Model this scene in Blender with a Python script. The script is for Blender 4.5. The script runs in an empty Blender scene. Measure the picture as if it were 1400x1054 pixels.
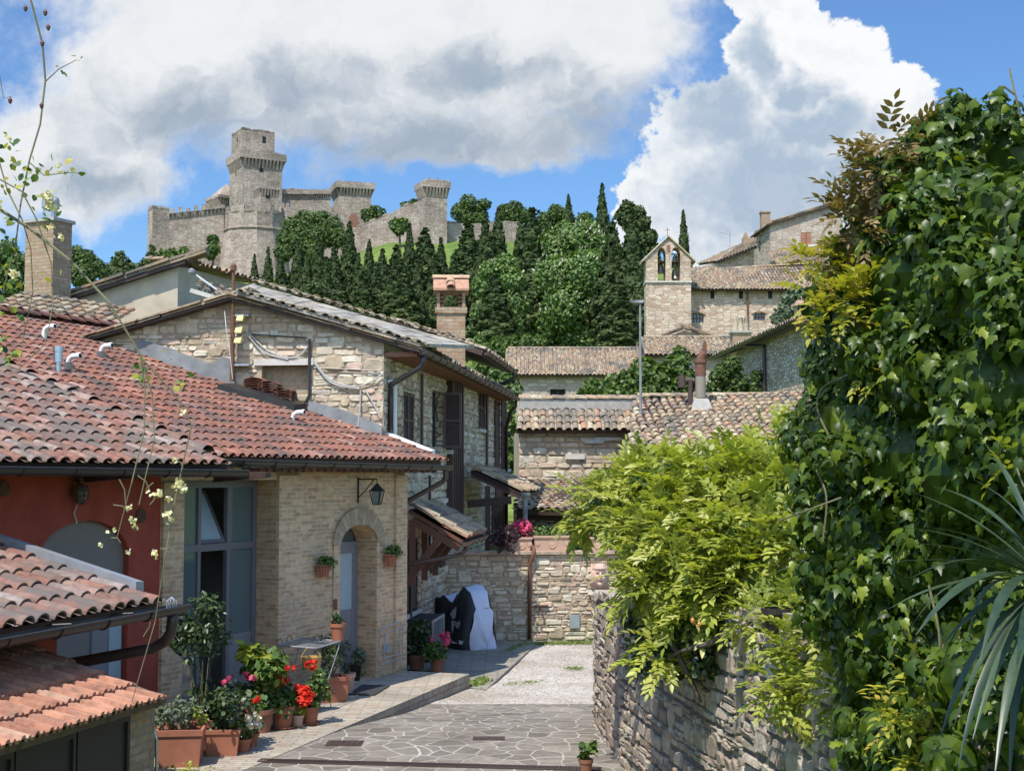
import bpy, math, random
import numpy as np
from mathutils import Vector, Matrix, noise
R = random.Random(7)
NP = np.random.default_rng(7)
C = bpy.context.scene.collection
SC = bpy.context.scene
rad = math.radians
# ------------------------------------------------------------------ camera
F = 1900.0            # focal length in photo pixels (photo 1400 wide)
PITCH = rad(3.70)
EYE = Vector((0, 0, 3.6))
cam = bpy.data.cameras.new("camera"); camo = bpy.data.objects.new("camera", cam); C.objects.link(camo)
camo.location = EYE; camo.rotation_euler = (rad(90) + PITCH, 0, 0)
cam.sensor_width = 36; cam.lens = 36 * F / 1400; cam.clip_start = 0.1; cam.clip_end = 6000
SC.camera = camo
# ------------------------------------------------------------------ light
SUN_AZ = rad(27.8)    # travel direction of the light, measured from +Y towards +X
SUN_EL = rad(60)
sl = bpy.data.lights.new("sun", 'SUN'); so = bpy.data.objects.new("sun", sl); C.objects.link(so)
sl.energy = 4.8; sl.angle = rad(0.5); sl.color = (1, .955, .88)
trav = Vector((math.sin(SUN_AZ) * math.cos(SUN_EL), math.cos(SUN_AZ) * math.cos(SUN_EL), -math.sin(SUN_EL)))
so.rotation_euler = trav.to_track_quat('-Z', 'Y').to_euler(); so.location = (-20, -30, 60)
SC.view_settings.view_transform = 'Standard'; SC.view_settings.look = 'None'
SC.view_settings.exposure = 0.42; SC.view_settings.gamma = 1; SC.view_settings.use_curve_mapping = False
SC.render.engine = 'CYCLES'
SC.cycles.max_bounces = 7; SC.cycles.diffuse_bounces = 4; SC.cycles.transparent_max_bounces = 6
SC.cycles.use_denoising = True

class NT:
    """tiny node-tree writer"""
    def __init__(s, tree): s.t = tree; s.n = tree.nodes; s.l = tree.links
    def node(s, typ, **kw):
        n = s.n.new(typ)
        for k, v in kw.items(): setattr(n, k, v)
        return n
    def put(s, sock, v):
        if hasattr(v, 'is_output') or isinstance(v, bpy.types.NodeSocket): s.l.new(v, sock)
        elif v is not None: sock.default_value = v
    def math(s, op, a, b=None, c=None, clamp=False):
        n = s.node('ShaderNodeMath', operation=op); n.use_clamp = clamp
        s.put(n.inputs[0], a)
        if b is not None: s.put(n.inputs[1], b)
        if c is not None: s.put(n.inputs[2], c)
        return n.outputs[0]
    def vmath(s, op, a, b=None, scale=None):
        n = s.node('ShaderNodeVectorMath', operation=op); s.put(n.inputs[0], a)
        if b is not None: s.put(n.inputs[1], b)
        if scale is not None: s.put(n.inputs[3], scale)
        return n.outputs[1] if op in ('LENGTH', 'DOT_PRODUCT', 'DISTANCE') else n.outputs[0]
    def noise(s, vec, scale, detail=4, rough=.55, dist=0, col=False):
        n = s.node('ShaderNodeTexNoise'); s.put(n.inputs['Vector'], vec)
        n.inputs['Scale'].default_value = scale; n.inputs['Detail'].default_value = detail
        n.inputs['Roughness'].default_value = rough; n.inputs['Distortion'].default_value = dist
        return n.outputs[1 if col else 0]
    def ramp(s, fac, stops, interp='LINEAR'):
        n = s.node('ShaderNodeValToRGB'); e = n.color_ramp.elements; n.color_ramp.interpolation = interp
        while len(e) > 1: e.remove(e[-1])
        for i, (p, c) in enumerate(stops):
            q = e[0] if i == 0 else e.new(p)
            q.position = p; q.color = (*c, 1) if len(c) == 3 else c
        s.put(n.inputs[0], fac); return n.outputs[0]
    def mix(s, fac, a, b, mode='MIX'):
        n = s.node('ShaderNodeMix', data_type='RGBA', blend_type=mode)
        s.put(n.inputs[0], fac)
        for k, v in ((6, a), (7, b)):
            if isinstance(v, tuple) and len(v) == 3: v = (*v, 1)
            s.put(n.inputs[k], v)
        return n.outputs[2]
    def smooth(s, v, a, b):
        n = s.node('ShaderNodeMapRange', interpolation_type='SMOOTHSTEP'); s.put(n.inputs[0], v)
        n.inputs[1].default_value = a; n.inputs[2].default_value = b
        return n.outputs[0]
    def bump(s, h, strength=.3, dist=.02):
        n = s.node('ShaderNodeBump'); n.inputs['Strength'].default_value = strength
        n.inputs['Distance'].default_value = dist; s.put(n.inputs['Height'], h); return n.outputs[0]

# ------------------------------------------------------------------ sky with clouds
W = bpy.data.worlds.new("World"); SC.world = W; W.use_nodes = True
t = NT(W.node_tree); t.n.clear()
wo = t.node('ShaderNodeOutputWorld'); bg = t.node('ShaderNodeBackground'); t.l.new(bg.outputs[0], wo.inputs[0])
bg.inputs[1].default_value = 0.1
sky = t.node('ShaderNodeTexSky', sky_type='NISHITA'); sky.sun_disc = False
sky.sun_elevation = SUN_EL; sky.sun_rotation = math.pi + SUN_AZ
sky.air_density = 1.0; sky.dust_density = .4; sky.ozone_density = 2.2; sky.altitude = 400
tc = t.node('ShaderNodeTexCoord'); sep = t.node('ShaderNodeSeparateXYZ'); t.l.new(tc.outputs['Generated'], sep.inputs[0])
dy = t.math('MAXIMUM', t.math('ABSOLUTE', sep.outputs[1]), .25)
cu = t.math('DIVIDE', sep.outputs[0], dy); cv = t.math('DIVIDE', sep.outputs[2], dy)
comb = t.node('ShaderNodeCombineXYZ')
t.put(comb.inputs[0], t.math('MULTIPLY_ADD', cu, 19.0, 7.0)); t.put(comb.inputs[1], t.math('MULTIPLY_ADD', cv, -19.0, 6.5))
base = comb.outputs[0]          # sky position in hundreds of units: x right, y down
wob = t.noise(base, .75, 7, .60, 0, True)
wob = t.vmath('SUBTRACT', wob, (.5, .5, .5))
pos = t.vmath('ADD', base, t.vmath('MULTIPLY', wob, (1.9, 1.5, 0)))
fine = t.noise(base, 2.2, 9, .58)
def blobs(lst):
    out = None
    for cx, cy, rx, ry in lst:
        v = t.vmath('MULTIPLY', t.vmath('SUBTRACT', pos, (cx, cy, 0)), (1 / rx, 1 / ry, 0))
        d = t.math('SUBTRACT', 1, t.vmath('LENGTH', v))
        out = d if out is None else t.math('SMOOTH_MAX', out, d, .12)
    return out
soft = blobs([(4.6, .3, 4.6, 2.05), (7.4, .3, 2.6, 1.9), (1.0, 2.1, 1.75, 1.25), (2.2, 1.0, 2.0, 1.2), (-4, 0, 4, 2.2),
              (3.2, -3.4, 8, 2.2), (-2.0, 3.1, 2.2, 1.0), (22, -1, 5, 2.5), (6.5, 1.9, 2.2, .55)])
puff = blobs([(11.0, .75, 1.25, .95), (10.5, 1.9, 1.7, 1.0), (11.5, 2.5, 2.4, 1.2), (9.0, 2.75, .75, .7), (12.1, 1.3, .85, .55), (10.75, .0, .75, .6), (17, 3, 3.5, 1.8),
              (10.4, 3.2, 1.3, .75)])
fo = t.math('SUBTRACT', fine, .5)
m1 = t.smooth(t.math('MULTIPLY_ADD', fo, .50, soft), -.06, .38)
m2 = t.smooth(t.math('MULTIPLY_ADD', fo, .75, puff), .02, .13)
# shading of the two cloud masses
grey1 = blobs([(5.6, 1.9, 3.2, .75), (2.6, 1.6, 1.9, .7), (8.0, 1.75, 1.6, .75), (1.2, 2.5, 1.1, .45), (6.6, .9, 1.1, .5), (4.2, 1.1, 1.2, .4)])
sh1 = t.math('ADD', t.math('MULTIPLY', t.smooth(t.math('MULTIPLY_ADD', fo, .55, t.math('ADD', grey1, t.math('MULTIPLY', t.math('SUBTRACT', t.noise(pos, 1.6, 8, .62, .6), .5), 1.5))), -.45, 1.0), .95), t.math('MULTIPLY', t.smooth(t.noise(pos, .9, 7, .6), .42, .75), .22), clamp=True)
grey2 = blobs([(10.6, 2.55, 1.7, 1.05), (9.8, 1.7, .7, .7), (11.4, 1.75, 1.2, .38), (11.0, 1.2, .5, .35), (11.9, 2.6, 1.3, .6), (10.4, .75, .35, .5)])
sh2 = t.math('ADD', t.math('MULTIPLY', t.smooth(t.math('MULTIPLY_ADD', fo, 1.3, grey2), -.40, .70), .9), t.math('MULTIPLY', t.smooth(t.noise(pos, 1.3, 7, .62), .40, .70), .25), clamp=True)
c1 = t.mix(sh1, (6.5, 6.65, 6.8), (2.85, 3.45, 4.2))
c2 = t.mix(sh2, (7.2, 7.3, 7.4), (3.2, 4.0, 5.0))
blue = t.mix(1.0, t.mix(1.0, sky.outputs[0], (.66, .92, 1.16), 'MULTIPLY'), (.10, .14, .26), 'ADD')
col = t.mix(m1, blue, c1); col = t.mix(m2, col, c2)
# below the horizon the plain sky colour only
low = t.smooth(sep.outputs[2], -.02, .03)
col = t.mix(low, (1.5, 1.6, 1.5), col)
# sky overhead and behind the view boosted and warmed, added to lift shaded surfaces
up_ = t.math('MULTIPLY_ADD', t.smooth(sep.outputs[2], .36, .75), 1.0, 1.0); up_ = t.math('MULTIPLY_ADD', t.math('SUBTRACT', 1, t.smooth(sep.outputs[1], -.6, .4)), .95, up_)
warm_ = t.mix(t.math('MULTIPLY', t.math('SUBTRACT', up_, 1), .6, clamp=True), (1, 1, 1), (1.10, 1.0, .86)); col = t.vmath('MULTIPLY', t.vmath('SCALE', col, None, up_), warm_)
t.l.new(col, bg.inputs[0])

# ------------------------------------------------------------------ geometry helpers
def ray(px, py):
    u = (px - 700) / F; v = (527 - py) / F
    return Vector((u, math.cos(PITCH) - v * math.sin(PITCH), math.sin(PITCH) + v * math.cos(PITCH)))
def P(px, py, Y):
    r = ray(px, py); return EYE + r * (Y / r.y)
def PZ(px, py, z):
    r = ray(px, py); return EYE + r * ((z - EYE.z) / r.z)
UP = Vector((0, 0, 1))
def V(*a): return Vector(a)
class Fr:
    """vertical plane: origin o, horizontal direction d, outward normal n"""
    def __init__(s, o, d, n=None):
        s.o = Vector((o[0], o[1], 0)); s.d = Vector((d[0], d[1], 0)).normalized()
        s.n = Vector((s.d.y, -s.d.x, 0)) if n is None else Vector((n[0], n[1], 0)).normalized()
    def p(s, a, z, o=0): return s.o + s.d * a + s.n * o + UP * z
    def hit(s, px, py, o=0):
        r = ray(px, py); q = s.o + s.n * o
        k = (q - EYE).dot(s.n) / r.dot(s.n); w = EYE + r * k
        return (w - s.o).dot(s.d), w.z
    def hs(s, px, py, o=0): return s.hit(px, py, o)[0]
    def off(s, o): return Fr(s.o + s.n * o, s.d, s.n)

WL = {}
def thing(name, label, cat, loc=(0, 0, 0), group=None):
    o = bpy.data.objects.new(name, None); C.objects.link(o); o.empty_display_size = .2
    o.location = loc; WL[o.name] = Vector(loc); o['label'] = label; o['category'] = cat
    if group: o['group'] = group
    return o
def tag(o, label=None, cat=None, group=None, kind=None):
    for k, v in (('label', label), ('category', cat), ('group', group), ('kind', kind)):
        if v: o[k] = v
    return o
def finish(name, me, mats, parent=None, loc=None, smooth=False):
    for m in (mats if isinstance(mats, (list, tuple)) else [mats]): me.materials.append(m)
    if smooth: me.polygons.foreach_set('use_smooth', [True] * len(me.polygons))
    o = bpy.data.objects.new(name, me); C.objects.link(o)
    off = WL[parent.name] if parent is not None else Vector(loc or (0, 0, 0))
    if off.length > 0: me.transform(Matrix.Translation(-off))
    if parent is not None: o.parent = parent
    else: o.location = off
    WL[o.name] = off.copy()
    return o
def auto_uv(me):
    n = len(me.loops)
    if not n: return
    co = np.empty(len(me.vertices) * 3); me.vertices.foreach_get('co', co); co = co.reshape(-1, 3)
    li = np.empty(n, int); me.loops.foreach_get('vertex_index', li)
    pn = np.empty(len(me.polygons) * 3); me.polygons.foreach_get('normal', pn); pn = pn.reshape(-1, 3)
    tot = np.empty(len(me.polygons), int); me.polygons.foreach_get('loop_total', tot)
    nn = np.repeat(pn, tot, 0); p = co[li]
    h = np.hypot(nn[:, 0], nn[:, 1]); flat = np.abs(nn[:, 2]) > .75; h[h < 1e-6] = 1
    u = (-p[:, 0] * nn[:, 1] + p[:, 1] * nn[:, 0]) / h; v = p[:, 2].copy()
    u[flat] = p[flat, 0]; v[flat] = p[flat, 1]
    uv = me.uv_layers.new(name='UVMap'); uv.data.foreach_set('uv', np.stack([u, v], 1).ravel())
class MB:
    def __init__(s): s.v = []; s.f = []; s.r = []; s.m = []; s.rn = .5; s.mi = 0
    def add(s, vs, fs, rn=None):
        b = len(s.v); s.v += [tuple(q) for q in vs]; s.r += [s.rn if rn is None else rn] * len(vs)
        s.f += [tuple(b + i for i in f) for f in fs]; s.m += [s.mi] * len(fs)
    def quad(s, a, b, c, d, rn=None): s.add([a, b, c, d], [(0, 1, 2, 3)], rn)
    def poly(s, pts, rn=None): s.add(pts, [tuple(range(len(pts)))], rn)
    def hexa(s, lo, hi, rn=None):
        """8 corners: 4 low (ccw), 4 high"""
        s.add(list(lo) + list(hi), [(3, 2, 1, 0), (4, 5, 6, 7), (0, 1, 5, 4), (1, 2, 6, 5), (2, 3, 7, 6), (3, 0, 4, 7)], rn)
    def box(s, fr, s0, s1, z0, z1, o0, o1, rn=None):
        """box in a wall frame: along s, z and outwards o"""
        lo = [fr.p(s0, z0, o0), fr.p(s0, z0, o1), fr.p(s1, z0, o1), fr.p(s1, z0, o0)]
        hi = [fr.p(s0, z1, o0), fr.p(s0, z1, o1), fr.p(s1, z1, o1), fr.p(s1, z1, o0)]
        s.hexa(lo, hi, rn)
    def bar(s, a, b, w, h, up=UP, rn=None):
        """beam of section w x h from a to b"""
        a = Vector(a); b = Vector(b); t_ = (b - a).normalized(); x = t_.cross(up)
        x = x.normalized() if x.length > 1e-4 else Vector((1, 0, 0)); y = x.cross(t_).normalized()
        c = [x * (-w / 2) + y * (-h / 2), x * (w / 2) + y * (-h / 2), x * (w / 2) + y * (h / 2), x * (-w / 2) + y * (h / 2)]
        s.hexa([a + q for q in c], [b + q for q in c], rn)
    def tube(s, pts, r, seg=8, rn=None, cap=True):
        pts = [Vector(q) for q in pts]; n = len(pts)
        rr = r if isinstance(r, (list, tuple)) else [r] * n
        vs = []; x = None
        for i, q in enumerate(pts):
            t_ = (pts[min(i + 1, n - 1)] - pts[max(i - 1, 0)]).normalized()
            if x is None: x = t_.orthogonal().normalized()
            else:
                x = x - t_ * x.dot(t_)
                x = x.normalized() if x.length > 1e-5 else t_.orthogonal().normalized()
            y = t_.cross(x)
            for k in range(seg):
                a = 2 * math.pi * k / seg; vs.append(q + (x * math.cos(a) + y * math.sin(a)) * rr[i])
        fs = [(i * seg + k, i * seg + (k + 1) % seg, (i + 1) * seg + (k + 1) % seg, (i + 1) * seg + k) for i in range(n - 1) for k in range(seg)]
        if cap: fs += [tuple(range(seg))[::-1], tuple((n - 1) * seg + k for k in range(seg))]
        s.add(vs, fs, rn)
    def lathe(s, c, prof, seg=20, rn=None, ax=UP):
        """profile of (radius, height) about an axis through c"""
        c = Vector(c); ax = Vector(ax).normalized(); x = ax.orthogonal().normalized(); y = ax.cross(x)
        vs = [c + ax * h + (x * math.cos(2 * math.pi * k / seg) + y * math.sin(2 * math.pi * k / seg)) * r_ for r_, h in prof for k in range(seg)]
        fs = [(i * seg + k, i * seg + (k + 1) % seg, (i + 1) * seg + (k + 1) % seg, (i + 1) * seg + k) for i in range(len(prof) - 1) for k in range(seg)]
        if prof[0][0] > 1e-4: fs.append(tuple(range(seg))[::-1])
        if prof[-1][0] > 1e-4: fs.append(tuple((len(prof) - 1) * seg + k for k in range(seg)))
        s.add(vs, fs, rn)
    def prism(s, pts, vec, rn=None):
        n = len(pts); vec = Vector(vec); a = [Vector(q) for q in pts]
        s.add(a + [q + vec for q in a], [tuple(range(n))[::-1], tuple(range(n, 2 * n))] + [(i, (i + 1) % n, n + (i + 1) % n, n + i) for i in range(n)], rn)
    def build(s, name, mats, parent=None, loc=None, smooth=False, uv=True):
        me = bpy.data.meshes.new(name); me.from_pydata(s.v, [], s.f)
        if len(set(s.m)) > 1: me.polygons.foreach_set('material_index', s.m)
        me.attributes.new('rnd', 'FLOAT', 'POINT').data.foreach_set('value', s.r)
        if uv: auto_uv(me)
        return finish(name, me, mats, parent, loc, smooth)
def np_mesh(name, verts, faces, rnd, mats, parent=None, loc=None, smooth=False):
    """verts (n,3), faces (m,k) equal-sided, rnd (n,)"""
    me = bpy.data.meshes.new(name); n = len(verts); m, k = faces.shape
    me.vertices.add(n); me.vertices.foreach_set('co', verts.astype(np.float32).ravel())
    me.loops.add(m * k); me.loops.foreach_set('vertex_index', faces.astype(np.int32).ravel())
    me.polygons.add(m); me.polygons.foreach_set('loop_start', np.arange(0, m * k, k, dtype=np.int32))
    me.update(calc_edges=True); me.validate()
    me.attributes.new('rnd', 'FLOAT', 'POINT').data.foreach_set('value', rnd.astype(np.float32))
    return finish(name, me, mats, parent, loc, smooth)

# ------------------------------------------------------------------ materials
MC = {}
def mat(name):
    m = bpy.data.materials.new(name); m.use_nodes = True; n = NT(m.node_tree); n.n.clear()
    out = n.node('ShaderNodeOutputMaterial'); b = n.node('ShaderNodeBsdfPrincipled'); n.l.new(b.outputs[0], out.inputs[0])
    n.out = out; n.b = b; return m, n
def obj_co(n):
    g = n.node('ShaderNodeTexCoord'); return g.outputs['Object']
def uv_co(n):
    g = n.node('ShaderNodeTexCoord'); return g.outputs['UV']
def rnd_at(n):
    a = n.node('ShaderNodeAttribute', attribute_name='rnd'); return a.outputs['Fac']
def plain(name, c, rough=.6, metal=0, var=.12, scale=6, spec=.5, bump=0):
    m, n = mat(name); co = obj_co(n); f = n.noise(co, scale, 5, .6)
    f2 = n.noise(co, scale * .17, 3)
    k = n.math('ADD', n.math('MULTIPLY', f, .7), n.math('MULTIPLY', f2, .3))
    col = n.ramp(k, [(.3, tuple(x * (1 - var) for x in c)), (.7, tuple(min(1, x * (1 + var)) for x in c))])
    n.put(n.b.inputs['Base Color'], col); n.b.inputs['Metallic'].default_value = metal
    n.put(n.b.inputs['Roughness'], n.math('MULTIPLY_ADD', f, .2, rough - .1)); n.b.inputs['Specular IOR Level'].default_value = spec
    if bump: n.put(n.b.inputs['Normal'], n.bump(f, bump, .01))
    return m
def tinted(name, stops, rough=.85, mott=.5, scale=9, bump=.4, dist=.012, stain=None, spec=.3):
    """colour by the per-piece random value, mottled by noise (stones, tiles)"""
    m, n = mat(name); co = obj_co(n); r = rnd_at(n)
    base = n.ramp(r, stops)
    f = n.noise(co, scale, 6, .65); g = n.noise(co, scale * 4.3, 4, .6)
    dk = n.ramp(f, [(.25, (1 - mott,) * 3), (.55, (1, 1, 1)), (.8, (1 + mott * .35,) * 3)])
    col = n.mix(1.0, base, dk, 'MULTIPLY')
    if stain:
        sc, lo, hi, c = stain
        col = n.mix(n.smooth(n.noise(co, sc, 6, .62), lo, hi), col, c)
    n.put(n.b.inputs['Base Color'], col); n.b.inputs['Roughness'].default_value = rough; n.b.inputs['Specular IOR Level'].default_value = spec
    n.put(n.b.inputs['Normal'], n.bump(n.math('ADD', f, n.math('MULTIPLY', g, .5)), bump, dist)); return m
def rubble(name, stops, mortar, su=2.6, sv=5.0, rough=.9, bump=.8, mw=.05, stain=(.35, .2)):
    """masonry of irregular stones by a cell pattern in wall metres"""
    m, n = mat(name); uv = uv_co(n)
    wv = n.vmath('SUBTRACT', n.noise(uv, 2.2, 3, .5, 0, True), (.5, .5, .5))
    p = n.vmath('ADD', n.vmath('MULTIPLY', uv, (su, sv, 1)), n.vmath('MULTIPLY', wv, (.5, .5, 0)))
    vo = n.node('ShaderNodeTexVoronoi', voronoi_dimensions='2D', feature='F1'); n.put(vo.inputs['Vector'], p); vo.inputs['Scale'].default_value = 1; vo.inputs['Randomness'].default_value = .8
    ve = n.node('ShaderNodeTexVoronoi', voronoi_dimensions='2D', feature='DISTANCE_TO_EDGE'); n.put(ve.inputs['Vector'], p); ve.inputs['Scale'].default_value = 1; ve.inputs['Randomness'].default_value = .8
    sp = n.node('ShaderNodeSeparateColor'); n.l.new(vo.outputs['Color'], sp.inputs[0])
    st = n.ramp(sp.outputs[0], stops)
    f = n.noise(uv, 7, 6, .65); f2 = n.noise(uv, stain[0], 5, .6)
    st = n.mix(1.0, st, n.ramp(f, [(.25, (.62,) * 3), (.6, (1, 1, 1)), (.85, (1.15,) * 3)]), 'MULTIPLY')
    e = n.smooth(n.math('MULTIPLY_ADD', n.math('SUBTRACT', f, .5), .06, ve.outputs['Distance']), .0, mw * 2)
    col = n.mix(e, mortar, st)
    col = n.mix(1.0, col, n.ramp(f2, [(.3, (1 - stain[1],) * 3), (.7, (1.06,) * 3)]), 'MULTIPLY')
    n.put(n.b.inputs['Base Color'], col); n.b.inputs['Roughness'].default_value = rough; n.b.inputs['Specular IOR Level'].default_value = .2
    n.put(n.b.inputs['Normal'], n.bump(n.math('MULTIPLY_ADD', f, .35, e), bump, .03)); return m
def brick(name, c1, c2, mortar, w=.26, h=.068, ms=.012, rough=.9, warm=None, bump=.5):
    m, n = mat(name); uv = uv_co(n)
    wv = n.vmath('SUBTRACT', n.noise(uv, 5, 2, .5, 0, True), (.5, .5, .5))
    p = n.vmath('ADD', uv, n.vmath('MULTIPLY', wv, (.02, .014, 0)))
    b = n.node('ShaderNodeTexBrick'); n.put(b.inputs['Vector'], p); b.inputs['Scale'].default_value = 1
    b.inputs['Brick Width'].default_value = w; b.inputs['Row Height'].default_value = h; b.inputs['Mortar Size'].default_value = ms
    b.inputs['Mortar Smooth'].default_value = .35
    b.inputs['Color1'].default_value = (*c1, 1); b.inputs['Color2'].default_value = (*c2, 1); b.inputs['Mortar'].default_value = (*mortar, 1)
    f = n.noise(uv, 9, 6, .7); f2 = n.noise(uv, .55, 5, .6); f3 = n.noise(n.vmath('MULTIPLY', uv, (1, 3.2, 1)), 3.4, 3)
    col = n.mix(1.0, b.outputs[0], n.ramp(f, [(.25, (.66,) * 3), (.6, (1, 1, 1)), (.85, (1.12,) * 3)]), 'MULTIPLY')
    if warm: col = n.mix(n.smooth(f3, .56, .68), col, n.mix(1.0, col, (*warm, 1), 'MULTIPLY'))
    col = n.mix(1.0, col, n.ramp(f2, [(.3, (.74,) * 3), (.7, (1.08,) * 3)]), 'MULTIPLY')
    n.put(n.b.inputs['Base Color'], col); n.b.inputs['Roughness'].default_value = rough; n.b.inputs['Specular IOR Level'].default_value = .25
    n.put(n.b.inputs['Normal'], n.bump(n.math('ADD', n.math('MULTIPLY', b.outputs[1], -1), n.math('MULTIPLY', f, .4)), bump, .012)); return m
def leaf(name, stops, rough=.45, trans=.35, spec=.5, vein=True):
    m, n = mat(name); r = rnd_at(n); co = obj_co(n)
    col = n.ramp(r, stops); f = n.noise(co, 14, 3)
    col = n.mix(1.0, col, n.ramp(f, [(.3, (.72,) * 3), (.7, (1.18,) * 3)]), 'MULTIPLY')
    n.put(n.b.inputs['Base Color'], col); n.b.inputs['Roughness'].default_value = rough; n.b.inputs['Specular IOR Level'].default_value = spec
    tr = n.node('ShaderNodeBsdfTranslucent'); n.put(tr.inputs[0], n.mix(1.0, col, (1.25, 1.3, .55), 'MULTIPLY'))
    mx = n.node('ShaderNodeMixShader'); mx.inputs[0].default_value = trans
    n.l.new(n.b.outputs[0], mx.inputs[1]); n.l.new(tr.outputs[0], mx.inputs[2]); n.l.new(mx.outputs[0], n.out.inputs[0]); return m
def glass(name, tint=(.04, .055, .06), mixv=.55):
    """window pane: mirror-like reflection over a half see-through tinted body"""
    m, n = mat(name); n.b.inputs['Base Color'].default_value = (*tint, 1); n.b.inputs['Roughness'].default_value = .06
    n.b.inputs['Specular IOR Level'].default_value = .9
    tr = n.node('ShaderNodeBsdfTransparent'); tr.inputs[0].default_value = (.55, .62, .62, 1)
    mx = n.node('ShaderNodeMixShader'); mx.inputs[0].default_value = mixv
    n.l.new(tr.outputs[0], mx.inputs[1]); n.l.new(n.b.outputs[0], mx.inputs[2]); n.l.new(mx.outputs[0], n.out.inputs[0]); return m

M = {}
LIME = [(0, (.37, .285, .19)), (.2, (.53, .44, .315)), (.4, (.63, .55, .42)), (.6, (.46, .355, .235)), (.75, (.65, .58, .465)), (.88, (.54, .375, .275)), (1, (.35, .29, .225))]
M['stone'] = tinted('limestone_blocks', LIME, mott=.45, scale=7, bump=.6)
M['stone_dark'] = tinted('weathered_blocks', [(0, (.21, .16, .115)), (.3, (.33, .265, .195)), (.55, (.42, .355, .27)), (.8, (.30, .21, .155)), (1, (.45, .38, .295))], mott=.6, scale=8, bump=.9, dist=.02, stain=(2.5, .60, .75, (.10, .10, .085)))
M['mortar'] = tinted('lime_mortar', [(0, (.38, .295, .205)), (1, (.38, .295, .205))], mott=.4, scale=12)
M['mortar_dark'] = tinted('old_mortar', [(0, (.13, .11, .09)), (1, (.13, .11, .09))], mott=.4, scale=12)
M['tile_red'] = tinted('red_clay_tiles', [(0, (.19, .078, .05)), (.2, (.26, .105, .068)), (.45, (.20, .085, .055)), (.6, (.30, .135, .09)), (.75, (.12, .066, .052)), (.9, (.23, .112, .085)), (1, (.33, .20, .155))], mott=.6, scale=6, bump=.3, stain=(1.3, .46, .66, (.095, .066, .056)))
M['tile_red_near'] = tinted('lichened_clay_tiles', [(0, (.20, .09, .062)), (.3, (.26, .125, .088)), (.5, (.15, .095, .075)), (.7, (.29, .165, .12)), (.85, (.29, .23, .195)), (1, (.22, .105, .07))], mott=.6, scale=8, bump=.4, stain=(1.6, .46, .62, (.125, .10, .085)))
M['tile_old'] = tinted('old_barrel_tiles', [(0, (.30, .215, .135)), (.18, (.41, .315, .20)), (.35, (.34, .21, .13)), (.5, (.47, .39, .27)), (.65, (.21, .17, .125)), (.8, (.36, .265, .175)), (.92, (.165, .135, .105)), (1, (.40, .235, .14))], mott=.6, scale=10, bump=.5, stain=(.7, .50, .66, (.135, .12, .10)))
M['tile_new'] = tinted('new_terracotta_tiles', [(0, (.36, .16, .10)), (.35, (.46, .225, .14)), (.7, (.30, .135, .088)), (1, (.42, .25, .17))], mott=.55, scale=7, bump=.3, stain=(2.0, .55, .75, (.20, .13, .095)))
M['brick_buff'] = brick('buff_brickwork', (.72, .49, .285), (.48, .31, .18), (.65, .49, .33), warm=(.86, .66, .55))
M['brick_stack'] = brick('chimney_brickwork', (.46, .33, .215), (.36, .235, .15), (.30, .25, .19), w=.27, h=.085, warm=(.95, .7, .55))
M['sett'] = brick('walkway_setts', (.44, .38, .30), (.33, .275, .215), (.27, .23, .175), w=.42, h=.115, ms=.014, warm=(.95, .78, .68), bump=.7)
M['sett_old'] = brick('worn_stone_setts', (.36, .32, .26), (.27, .235, .19), (.21, .18, .14), w=.55, h=.16, ms=.018, bump=.8)
M['red_paint'] = plain('red_plaster', (.32, .066, .042), .9, var=.28, scale=3.2, spec=.2, bump=.1)
M['plaster'] = plain('grey_plaster', (.50, .42, .31), .95, var=.22, scale=1.6, spec=.1, bump=.2)
M['white_plaster'] = plain('white_plaster', (.72, .70, .66), .95, var=.10, scale=3)
M['concrete'] = plain('concrete', (.34, .32, .29), .9, var=.2, scale=7, bump=.3)
M['metal_dark'] = plain('dark_gutter_metal', (.055, .05, .048), .42, .55, var=.25, scale=4)
M['metal_brown'] = plain('brown_gutter_metal', (.085, .055, .045), .45, .35, var=.2)
M['rust'] = plain('rusty_iron', (.16, .075, .045), .8, .25, var=.35, scale=12)
M['steel'] = plain('galvanised_steel', (.36, .37, .39), .45, .5, var=.15)
M['chrome'] = plain('chromed_tube', (.5, .5, .5), .3, .9, var=.05)
M['flash'] = plain('grey_flashing', (.20, .205, .205), .75, .1, var=.4, scale=4, bump=.4)
M['tile_cream'] = tinted('pale_lichened_tiles', [(0, (.34, .27, .18)), (.3, (.50, .42, .29)), (.6, (.58, .49, .34)), (.8, (.30, .235, .17)), (1, (.52, .42, .22))], mott=.55, scale=9, bump=.4)
M['cap_tile'] = tinted('sunbaked_cap_tiles', [(0, (.42, .26, .16)), (.5, (.50, .32, .20)), (1, (.38, .20, .13))], mott=.4, scale=9)
M['white_metal'] = plain('white_flashing', (.78, .77, .76), .45, .0, var=.06)
M['pvc'] = plain('white_pipe', (.74, .73, .70), .35, var=.08)
M['black'] = plain('black_void', (.012, .012, .012), .9, var=.1)
M['rough_black'] = plain('rough_black_sheet', (.04, .037, .036), .8, var=.4, scale=12, bump=.5)
M['wood_dark'] = plain('dark_brown_wood', (.050, .026, .018), .6, var=.25, scale=9)
M['wood_red'] = plain('reddish_wood', (.115, .045, .028), .6, var=.25, scale=9)
M['shutter'] = plain('brown_shutter_paint', (.060, .030, .022), .55, var=.15)
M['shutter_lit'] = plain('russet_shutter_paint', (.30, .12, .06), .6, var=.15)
M['frame_grey'] = plain('grey_window_metal', (.155, .14, .145), .5, .1, var=.08)
M['door_grey'] = plain('grey_painted_door', (.20, .19, .195), .55, var=.06)
M['arch_grey'] = plain('taupe_panel', (.20, .175, .15), .8, var=.08, scale=2)
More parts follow.
